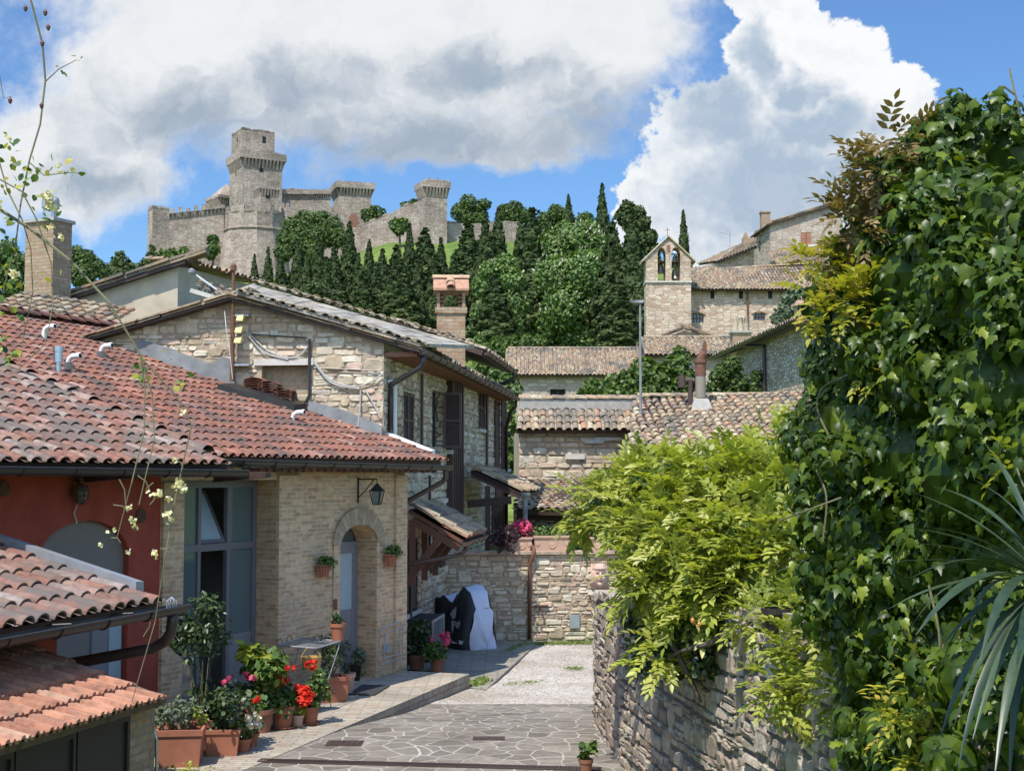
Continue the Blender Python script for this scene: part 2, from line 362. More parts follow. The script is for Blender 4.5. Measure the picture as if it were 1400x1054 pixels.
M['glass'] = glass('window_glass', (.13, .17, .165), .78)
M['glass_frost'] = plain('frosted_pane', (.36, .43, .44), .18, var=.08, spec=.6)
M['cab'] = plain('charcoal_cabinet_metal', (.022, .021, .022), .5, .2, var=.2)
M['clay'] = plain('terracotta_pot', (.32, .120, .066), .8, var=.14, scale=8)
M['clay_pale'] = plain('pale_terracotta', (.48, .31, .22), .85, var=.14, scale=8)
M['clay_dark'] = plain('brown_pot', (.22, .095, .055), .7, var=.18)
M['soil'] = plain('potting_soil', (.035, .024, .016), .95, var=.3, scale=30)
M['bark'] = plain('bark', (.085, .062, .044), .95, var=.3, scale=14, bump=.6)
M['twig'] = plain('young_cane', (.12, .11, .05), .7, var=.3, scale=20)
M['lead'] = tinted('weathered_roof_slabs', [(0, (.24, .215, .18)), (.4, (.36, .33, .28)), (.7, (.30, .25, .19)), (1, (.42, .38, .31))], mott=.6, scale=6, bump=.6, stain=(1.4, .5, .66, (.16, .145, .12)))
M['bronze'] = plain('bell_bronze', (.20, .21, .17), .45, .6, var=.2)
M['plaque'] = plain('grey_plaque', (.25, .28, .30), .5, var=.12)
M['pinkstone'] = plain('pink_carved_stone', (.52, .36, .29), .85, var=.15, scale=12, bump=.3)
M['palestone'] = plain('pale_dressed_stone', (.50, .46, .40), .85, var=.18, scale=7, bump=.4)
M['mat'] = plain('rubber_doormat', (.028, .028, .03), .9, var=.3, scale=40)
M['cov_black'] = plain('black_cover_fabric', (.018, .018, .022), .6, var=.3, scale=4)
M['cov_grey'] = plain('silver_cover_fabric', (.56, .57, .66), .5, var=.06, scale=4)
M['cov_print'] = plain('pale_print', (.45, .46, .48), .6, var=.1)
M['yellow'] = plain('yellow_enamel', (.72, .62, .28), .5, var=.1)
M['basket'] = plain('woven_straw', (.42, .27, .08), .8, var=.3, scale=25)
M['cable'] = plain('grey_cable', (.42, .40, .38), .6, var=.1)
M['cable_dark'] = plain('black_cable', (.025, .024, .024), .6, var=.1)
WALL3 = [(0, (.40, .31, .24)), (.25, (.48, .40, .32)), (.5, (.53, .46, .38)), (.75, (.38, .29, .22)), (1, (.50, .39, .32))]
M['wall_far'] = rubble('far_masonry', WALL3, (.33, .28, .22), 1.9, 4.4, bump=.8)
M['wall_pink'] = rubble('pinkish_church_masonry', [(0, (.46, .31, .22)), (.3, (.60, .46, .34)), (.6, (.67, .55, .42)), (1, (.42, .285, .205))], (.42, .32, .235), 2.0, 5.0, bump=.9)
M['wall_castle'] = rubble('castle_masonry', [(0, (.36, .27, .21)), (.3, (.50, .405, .325)), (.6, (.58, .485, .395)), (1, (.42, .315, .25))], (.33, .27, .215), 1.1, 2.5, bump=1.0, mw=.09, stain=(.16, .55))
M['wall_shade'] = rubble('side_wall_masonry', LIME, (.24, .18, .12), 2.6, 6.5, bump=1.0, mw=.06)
M['render_grit'] = plain('pebbled_render', (.34, .31, .275), .95, var=.45, scale=30, bump=.8)
def flag_mat():
    m, n = mat('flagstones_with_pale_joints'); co = obj_co(n)
    wv = n.vmath('SUBTRACT', n.noise(co, 1.6, 3, .5, 0, True), (.5, .5, .5))
    p = n.vmath('ADD', n.vmath('MULTIPLY', co, (1, .92, 0)), n.vmath('MULTIPLY', wv, (.22, .22, 0)))
    def vor(f):
        v = n.node('ShaderNodeTexVoronoi', voronoi_dimensions='2D', feature=f); n.put(v.inputs['Vector'], p)
        v.inputs['Scale'].default_value = 3.1; v.inputs['Randomness'].default_value = 1; return v
    sp = n.node('ShaderNodeSeparateColor'); n.l.new(vor('F1').outputs['Color'], sp.inputs[0])
    f = n.noise(co, 8, 6, .65); f2 = n.noise(co, 1.0, 4)
    st = n.ramp(sp.outputs[0], [(0, (.155, .132, .108)), (.35, (.235, .20, .163)), (.7, (.19, .162, .134)), (1, (.285, .245, .20))])
    st = n.mix(1.0, st, n.ramp(f, [(.25, (.65,) * 3), (.6, (1, 1, 1)), (.85, (1.25,) * 3)]), 'MULTIPLY')
    e = n.smooth(n.math('MULTIPLY_ADD', n.math('SUBTRACT', n.noise(co, 5, 6, .75), .5), .10, vor('DISTANCE_TO_EDGE').outputs['Distance']),   .026, .05)
    st = n.mix(1.0, st, n.ramp(n.noise(co, .9, 6, .65), [(.3, (.68, .66, .62)), (.65, (1.08,) * 3)]), 'MULTIPLY')
    joint = n.ramp(f2, [(.30, (.23, .205, .16)), (.7, (.42, .385, .32))])
    n.put(n.b.inputs['Base Color'], n.mix(e, joint, st)); n.b.inputs['Roughness'].default_value = .75; n.b.inputs['Specular IOR Level'].default_value = .3
    n.put(n.b.inputs['Normal'], n.bump(n.math('MULTIPLY_ADD', f, .4, n.math('MULTIPLY', e, .5)), .5, .01)); return m
M['flag'] = flag_mat()
def gravel_mat():
    m, n = mat('white_gravel'); co = obj_co(n)
    v = n.node('ShaderNodeTexVoronoi', voronoi_dimensions='2D'); n.put(v.inputs['Vector'], co); v.inputs['Scale'].default_value = 26
    sp = n.node('ShaderNodeSeparateColor'); n.l.new(v.outputs['Color'], sp.inputs[0])
    f = n.noise(co, .8, 5, .6); f2 = n.noise(co, 5, 4, .6)
    c = n.ramp(sp.outputs[0], [(0, (.26, .215, .175)), (.3, (.40, .355, .305)), (1, (.52, .475, .425))])
    c = n.mix(1.0, c, n.ramp(f, [(.35, (.74, .70, .64)), (.6, (1, 1, 1))]), 'MULTIPLY')
    n.put(n.b.inputs['Base Color'], c); n.b.inputs['Roughness'].default_value = .95; n.b.inputs['Specular IOR Level'].default_value = .1
    n.put(n.b.inputs['Normal'], n.bump(n.math('ADD', n.math('MULTIPLY', v.outputs['Distance'], -1.0), f2), .8, .02)); return m
M['gravel'] = gravel_mat()
def grass_mat():
    m, n = mat('hill_grass'); co = obj_co(n)
    f = n.noise(co, .06, 6, .65); g = n.noise(co, .7, 5, .7)
    c = n.ramp(f, [(.35, (.085, .13, .03)), (.55, (.14, .19, .045)), (.7, (.20, .21, .07))])
    c = n.mix(1.0, c, n.ramp(g, [(.3, (.6,) * 3), (.7, (1.3,) * 3)]), 'MULTIPLY')
    n.put(n.b.inputs['Base Color'], c); n.b.inputs['Roughness'].default_value = .95; n.b.inputs['Specular IOR Level'].default_value = .1
    n.put(n.b.inputs['Normal'], n.bump(g, 1, .3)); return m
M['grass'] = grass_mat()
L = {}
L['ivy'] = leaf('ivy_leaves', [(0, (.028, .052, .007)), (.45, (.048, .086, .009)), (.8, (.10, .145, .012)), (1, (.20, .235, .022))], .38, .26, .26)
L['ivy_young'] = leaf('young_yellow_leaves', [(0, (.24, .27, .03)), (.6, (.42, .38, .045)), (1, (.42, .30, .06))], .45, .4, .4)
L['bronze'] = leaf('bronze_new_leaves', [(0, (.13, .10, .03)), (.5, (.22, .15, .055)), (1, (.30, .22, .10))], .45, .3, .4)
L['wist'] = leaf('wisteria_leaves', [(0, (.16, .205, .025)), (.4, (.31, .34, .045)), (.75, (.44, .45, .10)), (1, (.56, .54, .24))], .42, .4, .4)
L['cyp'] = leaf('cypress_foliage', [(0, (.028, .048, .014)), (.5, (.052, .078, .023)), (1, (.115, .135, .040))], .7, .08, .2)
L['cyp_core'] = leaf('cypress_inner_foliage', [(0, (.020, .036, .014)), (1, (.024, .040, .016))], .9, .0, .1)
L['oak'] = leaf('oak_foliage', [(0, (.035, .065, .015)), (.5, (.065, .11, .022)), (1, (.12, .17, .04))], .6, .25, .3)
L['chest'] = leaf('chestnut_foliage', [(0, (.05, .10, .02)), (.5, (.10, .175, .035)), (1, (.20, .27, .06))], .5, .3, .4)
L['bloom'] = leaf('cream_blossom', [(0, (.50, .46, .33)), (1, (.62, .56, .42))], .7, .3, .2)
L['bush'] = leaf('bush_foliage', [(0, (.04, .075, .015)), (.5, (.085, .14, .025)), (1, (.17, .23, .05))], .5, .3, .35)
L['laurel'] = leaf('dark_laurel_leaves', [(0, (.022, .042, .014)), (.5, (.04, .07, .02)), (1, (.075, .11, .03))], .4, .2, .5)
L['pot_green'] = leaf('potted_green_leaves', [(0, (.045, .09, .02)), (.5, (.08, .15, .03)), (1, (.17, .24, .05))], .5, .3, .4)
L['lime'] = leaf('lime_green_leaves', [(0, (.20, .25, .03)), (1, (.45, .45, .06))], .5, .35, .3)
L['sage'] = leaf('grey_green_leaves', [(0, (.09, .12, .07)), (1, (.20, .24, .15))], .6, .25, .3)
L['purple'] = leaf('dark_purple_leaves', [(0, (.035, .015, .02)), (1, (.09, .04, .05))], .5, .2, .4)
L['red_fl'] = leaf('red_petals', [(0, (.62, .02, .012)), (1, (.80, .07, .035))], .55, .3, .2)
L['pink_fl'] = leaf('pink_petals', [(0, (.55, .03, .13)), (1, (.75, .16, .28))], .55, .3, .2)
L['white_fl'] = leaf('white_petals', [(0, (.70, .62, .50)), (1, (.80, .78, .70))], .55, .3, .2)
L['cream_fl'] = leaf('cream_rose_petals', [(0, (.62, .52, .25)), (1, (.75, .70, .48))], .55, .35, .2)
L['yucca'] = leaf('yucca_blades', [(0, (.022, .042, .018)), (1, (.055, .082, .040))], .38, .12, .5)
L['weed'] = leaf('weed_leaves', [(0, (.10, .15, .03)), (1, (.22, .26, .06))], .6, .3, .3)
# ------------------------------------------------------------------ builders
def wall_panel(mb, fr, s0, s1, z0, top, holes=(), reveal=.2, o=0, back=None):
    """wall face in frame fr with real openings. top: number or list of (s,z) profile points; holes: (sa,sb,za,zb)"""
    prof = [(s0, top), (s1, top)] if not isinstance(top, (list, tuple)) else list(top)
    def tz(s):
        for (a, za), (b, zb) in zip(prof, prof[1:]):
            if a <= s <= b: return za + (zb - za) * ((s - a) / (b - a) if b > a else 0)
        return prof[0][1] if s < prof[0][0] else prof[-1][1]
    ss = sorted({s0, s1, *[h[0] for h in holes], *[h[1] for h in holes], *[p[0] for p in prof if s0 < p[0] < s1]})
    zs = sorted({z0, *[h[2] for h in holes], *[h[3] for h in holes]}) + [1e9]
    for a, b in zip(ss, ss[1:]):
        for c, d in zip(zs, zs[1:]):
            m, k = (a + b) / 2, (c + min(d, tz((a + b) / 2))) / 2
            if any(h[0] < m < h[1] and h[2] < k < h[3] for h in holes): continue
            da, db = min(d, tz(a)), min(d, tz(b))
            if da <= c + 1e-4 and db <= c + 1e-4: continue
            mb.quad(fr.p(a, c, o), fr.p(b, c, o), fr.p(b, max(db, c), o), fr.p(a, max(da, c), o))
    for a, b, c, d in holes:
        for (p, q) in (((a, c), (a, d)), ((a, d), (b, d)), ((b, d), (b, c)), ((b, c), (a, c))):
            mb.quad(fr.p(*p, o), fr.p(*q, o), fr.p(*q, o - reveal), fr.p(*p, o - reveal))
    if back:      # the wall's body behind the face
        pts = [(s0, z0)] + [(s1, z0)] + [(s, z) for s, z in reversed(prof)]
        bk = [fr.p(s, z, o - back) for s, z in pts]; ft = [fr.p(s, z, o) for s, z in pts]
        if not holes: mb.poly(bk[::-1])
        for i in range(len(pts)):
            j = (i + 1) % len(pts); mb.quad(ft[j], ft[i], bk[i], bk[j])

def stones(mb, fr, s0, s1, z0, z1, inside=None, hr=(.10, .24), wr=(.16, .48), o=0, depth=.03, gap=.014, big=.06, zf=None, rr=None, skip=0, bigk=1.3):
    """individually shaped stones laid in rough courses on the face of a wall"""
    z = z0
    while z < z1:
        h = R.uniform(*hr)
        if R.random() < .25: h = hr[0] * R.uniform(.5, .9)
        if z + h > z1 - hr[0] * .6: h = z1 - z
        s = s0; first = R.uniform(.3, 1); drift = R.uniform(-.02, .02)
        while s < s1:
            w = R.uniform(*wr) * (.6 + .8 * min(1, h / hr[1])) * first; first = 1
            if s + w > s1 - wr[0] * .7: w = s1 - s
            if skip and R.random() < skip: s += w * .7; continue
            hh = h * R.uniform(.8, 1.02); zz = z + R.uniform(-.012, .012) + drift
            split = h > hr[0] * 1.6 and R.random() < .28
            for (za, zb) in (((zz, zz + hh * .48), (zz + hh * .52, zz + hh)) if split else ((zz, zz + hh * (bigk if R.random() < big else 1)),)):
                cs, cz = s + w / 2, (za + zb) / 2
                if (inside is None or inside(cs, cz, w / 2, (zb - za) / 2)) and s0 - .02 < cs - w / 2 and cs + w / 2 < s1 + .02 and zb < z1 + .06:
                    a, b = w / 2 - gap, (zb - za) / 2 - gap * .8
                    if b < .012: continue
                    pts = []
                    cr = min(a, b) * R.uniform(.25, .6)
                    for (x, y) in ((-a + cr, -b), (0, -b), (a - cr, -b), (a, -b + cr), (a, b - cr), (a - cr, b), (0, b), (-a + cr, b), (-a, b - cr), (-a, -b + cr)):
                        pts.append((x * R.uniform(.90, 1.03), y * R.uniform(.86, 1.05)))
                    dp = depth * R.uniform(.5, 1.3); base = 0 if zf is None else zf(cz)
                    tl = R.uniform(-.012, .012); tz_ = R.uniform(-.01, .012)
                    vs = [fr.p(cs + x, cz + y, o - .02 + base) for x, y in pts]
                    vs += [fr.p(cs + x * .97, cz + y * .96, o + dp * .6 + base) for x, y in pts]
                    vs += [fr.p(cs + x * .80, cz + y * .78, o + dp + tl * x / a + tz_ * y / b + R.uniform(-.004, .004) + base) for x, y in pts]
                    k = 10
                    fs = [(i, (i + 1) % k, k + (i + 1) % k, k + i) for i in range(k)] + [(k + i, k + (i + 1) % k, 2 * k + (i + 1) % k, 2 * k + i) for i in range(k)] + [tuple(range(2 * k, 3 * k))]
                    mb.add(vs, fs, R.random() if rr is None else R.uniform(*rr))
            s += w + R.uniform(0, .012)
        z += h

def coppi(mb, O, e, sl, Wd, Ln, pitch=.22, course=.34, seg=5, jit=1.0, r=None, over=.05, flat=.85, pan=True, shape=None, thick=.014):
    """barrel-tile roof: O eave corner, e unit eave direction, sl unit vector up the slope"""
    O = Vector(O); e = Vector(e).normalized(); sl = Vector(sl).normalized(); nm = e.cross(sl).normalized()
    if nm.z < 0: nm = -nm
    r = r or pitch * .40; nc = max(1, int(round(Wd / pitch))); nr = max(1, int(math.ceil(Ln / course)))
    tone_c = [R.uniform(-.12, .12) for _ in range(nc + 1)]
    for i in range(nc):
        for j in range(nr):
            v0 = j * course - over; v1 = min((j + 1) * course + .04, Ln + .02)
            uc = (i + .5) * pitch + R.uniform(-.010, .010) * jit
            if shape and not shape(uc, j * course + course / 2): continue
            dr = R.uniform(-.012, .012) * jit; lift = .026 + R.uniform(0, .010) * jit
            tone = min(1, max(0, R.random() + tone_c[i]))
            ring = []
            v0 += R.uniform(-.02, .02) * jit
            for (vv, rad_, up) in ((v0, r * 1.02, lift), (v1, r * .86, .004)):
                for k in range(seg + 1):
                    a = math.pi * k / seg
                    ring.append(O + e * (uc + math.cos(a) * rad_ + (dr if vv == v0 else 0)) + sl * vv + nm * (math.sin(a) * rad_ * flat + up + .012))
            inner = [O + e * (uc + dr + math.cos(math.pi * k / seg) * (r * 1.02 - thick)) + sl * (v0 + .002) + nm * (math.sin(math.pi * k / seg) * (r * 1.02 - thick) * flat + lift + .006) for k in range(seg + 1)]
            q = seg + 1
            fs = [(k, k + 1, q + k + 1, q + k) for k in range(seg)] + [(k + 1, k, 2 * q + k, 2 * q + k + 1) for k in range(seg)]
            mb.add(ring + inner, fs, tone)
        if pan:
            for j in range(nr):
                v0 = j * course - over * .4; v1 = min((j + 1) * course, Ln)
                if shape and not shape((i + 1) * pitch, j * course + course / 2): continue
                uc = (i + 1) * pitch; rp = pitch * .5 - r * .35; vs = []
                for vv, up in ((v0, .018), (v1, 0)):
                    for x, y in ((-1, .035), (-.45, .008), (.45, .008), (1, .035)): vs.append(O + e * (uc + x * rp) + sl * vv + nm * (y + up))
                mb.add(vs, [(k, k + 1, 5 + k, 4 + k) for k in range(3)], R.random())

def roof_deck(mb, O, e, sl, Wd, Ln, th=.10, rn=.5, a=0, b=0):
    O = Vector(O); e = Vector(e).normalized(); sl = Vector(sl).normalized(); nm = e.cross(sl).normalized()
    if nm.z < 0: nm = -nm
    lo = [O + e * a - nm * th, O + e * (Wd + b) - nm * th, O + e * (Wd + b) + sl * Ln - nm * th, O + e * a + sl * Ln - nm * th]
    mb.hexa(lo, [q + nm * th for q in lo], rn)

def gutter(mb, a, b, r=.075, drop=0):
    """half-round open gutter from a to b (a, b are rim centres) with rolled lip, hangers and end caps"""
    a = Vector(a); b = Vector(b); t_ = (b - a).normalized(); x = t_.cross(UP).normalized()
    n = 9; vs = []
    for q in (a, b):
        for k in range(n): an = math.pi * k / (n - 1); vs.append(q + x * math.cos(an) * r - UP * math.sin(an) * r * 1.05)
        for k in range(n): an = math.pi * k / (n - 1); vs.append(q + x * math.cos(an) * (r - .006) - UP * math.sin(an) * (r - .006) * 1.05)
    m = 2 * n
    fs = [(k, k + 1, m + k + 1, m + k) for k in range(n - 1)] + [(n + k + 1, n + k, m + n + k, m + n + k + 1) for k in range(n - 1)]
    fs += [tuple(range(n)), tuple(m + k for k in range(n))[::-1]]
    mb.add(vs, fs)
    mb.tube([a + x * r, b + x * r], .011, 6); mb.tube([a - x * r, b - x * r], .009, 6)
    L_ = (b - a).length; k = int(L_ / .9)
    for i in range(1, k + 1):
        q = a + t_ * (i * L_ / (k + 1))
        mb.tube([q + x * math.cos(math.pi * j / 8) * (r + .006) - UP * math.sin(math.pi * j / 8) * (r + .008) * 1.05 for j in range(9)], .008, 5)

def shutter(name, fr, s0, s1, z0, z1, o, m, parent, slats=None, label=None):
    mb = MB(); fw = .05; o1 = o + .04
    mb.box(fr, s0, s0 + fw, z0, z1, o, o1); mb.box(fr, s1 - fw, s1, z0, z1, o, o1)
    mb.box(fr, s0 + fw, s1 - fw, z0, z0 + fw, o, o1); mb.box(fr, s0 + fw, s1 - fw, z1 - fw, z1, o, o1)
    mz = (z0 + z1) / 2; mb.box(fr, s0 + fw, s1 - fw, mz - fw / 2, mz + fw / 2, o, o1)
    n = slats or max(4, int((z1 - z0 - .1) / .055))
    for i in range(n):
        z = z0 + fw + (z1 - z0 - 2 * fw) * (i + .5) / n; h = (z1 - z0 - 2 * fw) / n
        mb.add([fr.p(s0 + fw, z - h * .45, o1 - .004), fr.p(s1 - fw, z - h * .45, o1 - .004), fr.p(s1 - fw, z + h * .45, o + .006), fr.p(s0 + fw, z + h * .45, o + .006)], [(0, 1, 2, 3)])
    mb.quad(fr.p(s0 + fw, z0, o + .003), fr.p(s1 - fw, z0, o + .003), fr.p(s1 - fw, z1, o + .003), fr.p(s0 + fw, z1, o + .003))
    return tag(mb.build(name, m, parent), label)

# ---- foliage -------------------------------------------------------------
def T_leaf(kind):
    """leaf templates: x across, y to the tip, z up; returns verts, quad faces"""
    if kind == 'ivy':
        half = [(0, -.10, 0), (.28, -.20, -.08), (.46, .04, -.18), (.33, .24, -.08), (.33, .48, -.14), (.17, .56, -.08), (0, 1.0, -.30)]
        vs = [(0, .25, .07)] + half + [(-x, y, z) for x, y, z in half[1:-1]][::-1]
        n = len(vs) - 1
        return np.array(vs), np.array([(0, 1 + (2 * i) % n, 1 + (2 * i + 1) % n, 1 + (2 * i + 2) % n) for i in range(n // 2)])
    if kind == 'lance':
        vs = [(0, 0, 0), (.20, .30, .05), (.17, .62, .04), (0, 1, -.08), (-.17, .62, .04), (-.20, .30, .05), (0, .35, 0), (0, .66, -.02)]
        return np.array(vs), np.array([(0, 1, 6, 5), (6, 1, 2, 7), (5, 6, 7, 4), (7, 2, 3, 4)])
    if kind == 'round':
        vs = [(0, 0, 0), (.34, .28, .06), (.36, .66, .05), (0, 1, -.06), (-.36, .66, .05), (-.34, .28, .06), (0, .34, 0), (0, .7, -.01)]
        return np.array(vs), np.array([(0, 1, 6, 5), (6, 1, 2, 7), (5, 6, 7, 4), (7, 2, 3, 4)])
    if kind == 'tuft':
        vs = [(-.3, 0, 0), (.3, 0, 0), (.42, .55, .12), (0, 1, 0), (-.42, .55, .12)]
        return np.array(vs + [(0, .4, .18)]), np.array([(0, 1, 2, 5), (0, 5, 4, 4), (5, 2, 3, 4)])[[0, 2]]
    if kind == 'petal':
        vs = [(-.5, -.5, 0), (.5, -.5, .1), (.5, .5, 0), (-.5, .5, .1)]
        return np.array(vs, float), np.array([(0, 1, 2, 3)])
def unit(a): return a / np.maximum(np.linalg.norm(a, axis=1, keepdims=True), 1e-9)
def scatter(name, kind, pos, nrm, tip, size, rnd, m, parent=None, loc=None, smooth=False):
    """a leaf template placed at pos, facing nrm, pointing to tip"""
    T, Fq = T_leaf(kind); n = len(pos)
    if n == 0: return None
    nrm = unit(nrm); tip = unit(tip - nrm * np.sum(tip * nrm, 1, keepdims=True)); sd = np.cross(tip, nrm)
    size = np.asarray(size).reshape(-1, 1, 1) * np.ones((n, 1, 1))
    v = (T[None, :, 0:1] * sd[:, None] + T[None, :, 1:2] * tip[:, None] + T[None, :, 2:3] * nrm[:, None]) * size + pos[:, None]
    f = Fq[None] + (np.arange(n) * len(T))[:, None, None]
    return np_mesh(name, v.reshape(-1, 3), f.reshape(-1, Fq.shape[1]), np.repeat(rnd, len(T)), m, parent, loc, smooth)
def on_blobs(bl, n, shell=(.72, 1.06), front=None, clear=.80, yscale=1.0):
    """n points on the outside of a set of spheres (cx,cy,cz,r); front: keep fraction of those facing away (+Y)"""
    b = np.array(bl, float); w = b[:, 3] ** 2; w /= w.sum()
    idx = NP.choice(len(b), n, p=w); d = unit(NP.normal(size=(n, 3)))
    rr = b[idx, 3] * NP.uniform(shell[0], shell[1], n)
    p = b[idx, :3] + d * rr[:, None] * np.array([1, yscale, 1])
    keep = np.ones(n, bool)
    for k in range(len(b)):
        dist = np.linalg.norm((p - b[k, :3]) / np.array([1, yscale, 1]), axis=1); keep &= (dist > b[k, 3] * clear) | (idx == k)
    if front is not None: keep &= (d[:, 1] < .25) | (NP.random(n) < front)
    return p[keep], d[keep]
def core(name, bl, scale, m, parent, yscale=1.0, sub=2):
    """rough inner mass of a crown"""
    import bmesh
    bm = bmesh.new()
    for cx, cy, cz, r in bl:
        g = bmesh.ops.create_icosphere(bm, subdivisions=sub, radius=1)
        for v in g['verts']:
            k = 1 + .22 * noise.noise(v.co * 2.1 + Vector((cx, cy, cz)))
            v.co = Vector((cx + v.co.x * r * scale * k, cy + v.co.y * r * scale * k * yscale, cz + v.co.z * r * scale * k))
    me = bpy.data.meshes.new(name); bm.to_mesh(me); bm.free()
    me.attributes.new('rnd', 'FLOAT', 'POINT').data.foreach_set('value', [R.random() for _ in me.vertices])
    return finish(name, me, m, parent)
def rise(d, up=.5, j=.5):
    return unit(d + np.array([0, 0, up]) + NP.normal(size=d.shape) * j)

def cypress_mesh(seed, n=5200):
    """spindle of upswept sprays, unit height 1, unit half-width 1 (scaled by the tree)"""
    rng = np.random.default_rng(seed)
    h = rng.uniform(.02, 1, n * 2); prof = np.where(h < .25, .55 + 1.8 * h, np.clip(1.0 - ((h - .25) / .75) ** 1.15, 0, 1))
    keep = rng.random(n * 2) < np.clip(prof, .08, 1); h = h[keep][:n]; prof = prof[keep][:n]
    a = rng.uniform(0, 2 * np.pi, len(h))
    lump = 1 + .20 * np.sin(a * 3 + h * 17 + seed) * np.sin(h * 31 + seed * 2) + .13 * np.sin(a * 5 - h * 43) + rng.normal(0, .07, len(h))
    rr = (prof * .94 + .03) * lump * rng.uniform(.8, 1.04, len(h))
    return h, a, rr, rng
CYP = []
def cypress_proto(seed):
    h, a, rr, rng = cypress_mesh(seed)
    H, Wd = 1.0, .11
    d = np.stack([np.cos(a), np.sin(a), np.zeros_like(a)], 1)
    p = d * (rr * Wd)[:, None]; p[:, 2] = h * H * .97
    nr = unit(d + rng.normal(0, .35, d.shape) + np.array([0, 0, .25])); tp = unit(np.array([[0, 0, 1.0]]) + d * .38 + rng.normal(0, .18, d.shape))
    return p, nr, tp, rng.uniform(.018, .040, len(h)), np.clip(.42 + (rr / np.maximum(.05, rr.mean()) - 1) * .2 + rng.normal(0, .24, len(h)), 0, 1)
def make_cypress(name, label, group, x, y, z0, H, half, proto):
    t_ = thing(name, label, 'tree', (x, y, z0), group)
    crown, trunk, inner = proto
    for src in (trunk, inner, crown):
        c = src.copy(); C.objects.link(c); c.parent = t_; c.location = (0, 0, 0); c.scale = (half / .11, half / .11, H)
    return t_
def cyp_parts(seed):
    p, nr, tp, sz, rn = cypress_proto(seed)
    crown = scatter('crown', 'tuft', p, nr, tp, sz, rn, L['cyp'])
    mb = MB(); prof = []
    for k in range(15):
        h = .015 + .92 * k / 14; prof.append((max(.002, (.5 + 1.8 * h if h < .25 else max(0, 1 - ((h - .25) / .75) ** 1.15)) * .082), h))
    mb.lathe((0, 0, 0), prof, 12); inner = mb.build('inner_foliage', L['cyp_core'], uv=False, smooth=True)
    for v in inner.data.vertices: k = 1 + .25 * noise.noise(Vector((v.co.x * 30, v.co.y * 30, v.co.z * 9 + seed))); v.co.x *= k; v.co.y *= k
    mb = MB(); mb.tube([(0, 0, -.35), (0, 0, .05), (0, 0, .5)], [.022, .018, .008], 8); trunk = mb.build('trunk', M['bark'], uv=False)
    for o in (crown, inner, trunk): C.objects.unlink(o)
    return crown, trunk, inner

def broad_tree(name, label, base, bl, n, size, m, group=None, trunk_r=.25, cat='tree', kind='round', core_s=.62, coremat=None, front=.5, blooms=0, up=.5):
    """trunk with limbs reaching into each clump, and a crown of leaf sprays over uneven clumps"""
    t_ = thing(name, label, cat, base, group); base = Vector(base)
    mb = MB(); b = np.array(bl); top = Vector(b[:, :3].mean(0))
    fork = base.lerp(top, .55); mb.tube([base - UP * .4, base.lerp(fork, .5) + V(R.uniform(-.1, .1), 0, 0), fork], [trunk_r * 1.25, trunk_r, trunk_r * .7], 8)
    for q in bl[:14]:
        q = Vector(q[:3]); mid = fork.lerp(q, .55) + V(0, 0, .08 * (q - fork).length); mb.tube([fork, mid, q], [trunk_r * .55, trunk_r * .3, trunk_r * .1], 6)
    mb.build('trunk', M['bark'], t_)
    if core_s: core('inner_foliage', bl, core_s, coremat or m, t_)
    p, d = on_blobs(bl, n, front=front)
    nr = rise(d, .35, .45); tp = rise(d * .6, .1, .7) - np.array([0, 0, up * .6])
    scatter('crown', kind, p, nr, tp, NP.uniform(.7, 1.3, len(p)) * size, np.clip(NP.normal(.5, .26, len(p)), 0, 1), m, t_)
    if blooms:
        p, d = on_blobs(bl, blooms, shell=(1.0, 1.08), front=.2); k = d[:, 2] > -.3; p, d = p[k], d[k]
        for q in range(2):
            scatter('blossom', 'lance', p, unit(np.roll(d, q + 1, 1) + NP.normal(size=d.shape) * .3), np.array([[0, 0, 1.0]]) + d * .35 + NP.normal(size=d.shape) * .1, NP.uniform(.8, 1.2, len(p)) * size * 1.25, NP.random(len(p)), L['bloom'], t_) if q == 0 else None
    return t_
def clump(c, rx, rz, n, r0, ry=None, seed=0):
    """n uneven spheres filling an ellipsoid about c"""
    rr = random.Random(seed); out = []
    for i in range(n):
        while True:
            q = Vector((rr.uniform(-1, 1), rr.uniform(-1, 1), rr.uniform(-1, 1)))
            if q.length < 1: break
        out.append((c[0] + q.x * rx, c[1] + q.y * (ry or rx), c[2] + q.z * rz, r0 * rr.uniform(.65, 1.25)))
    return out

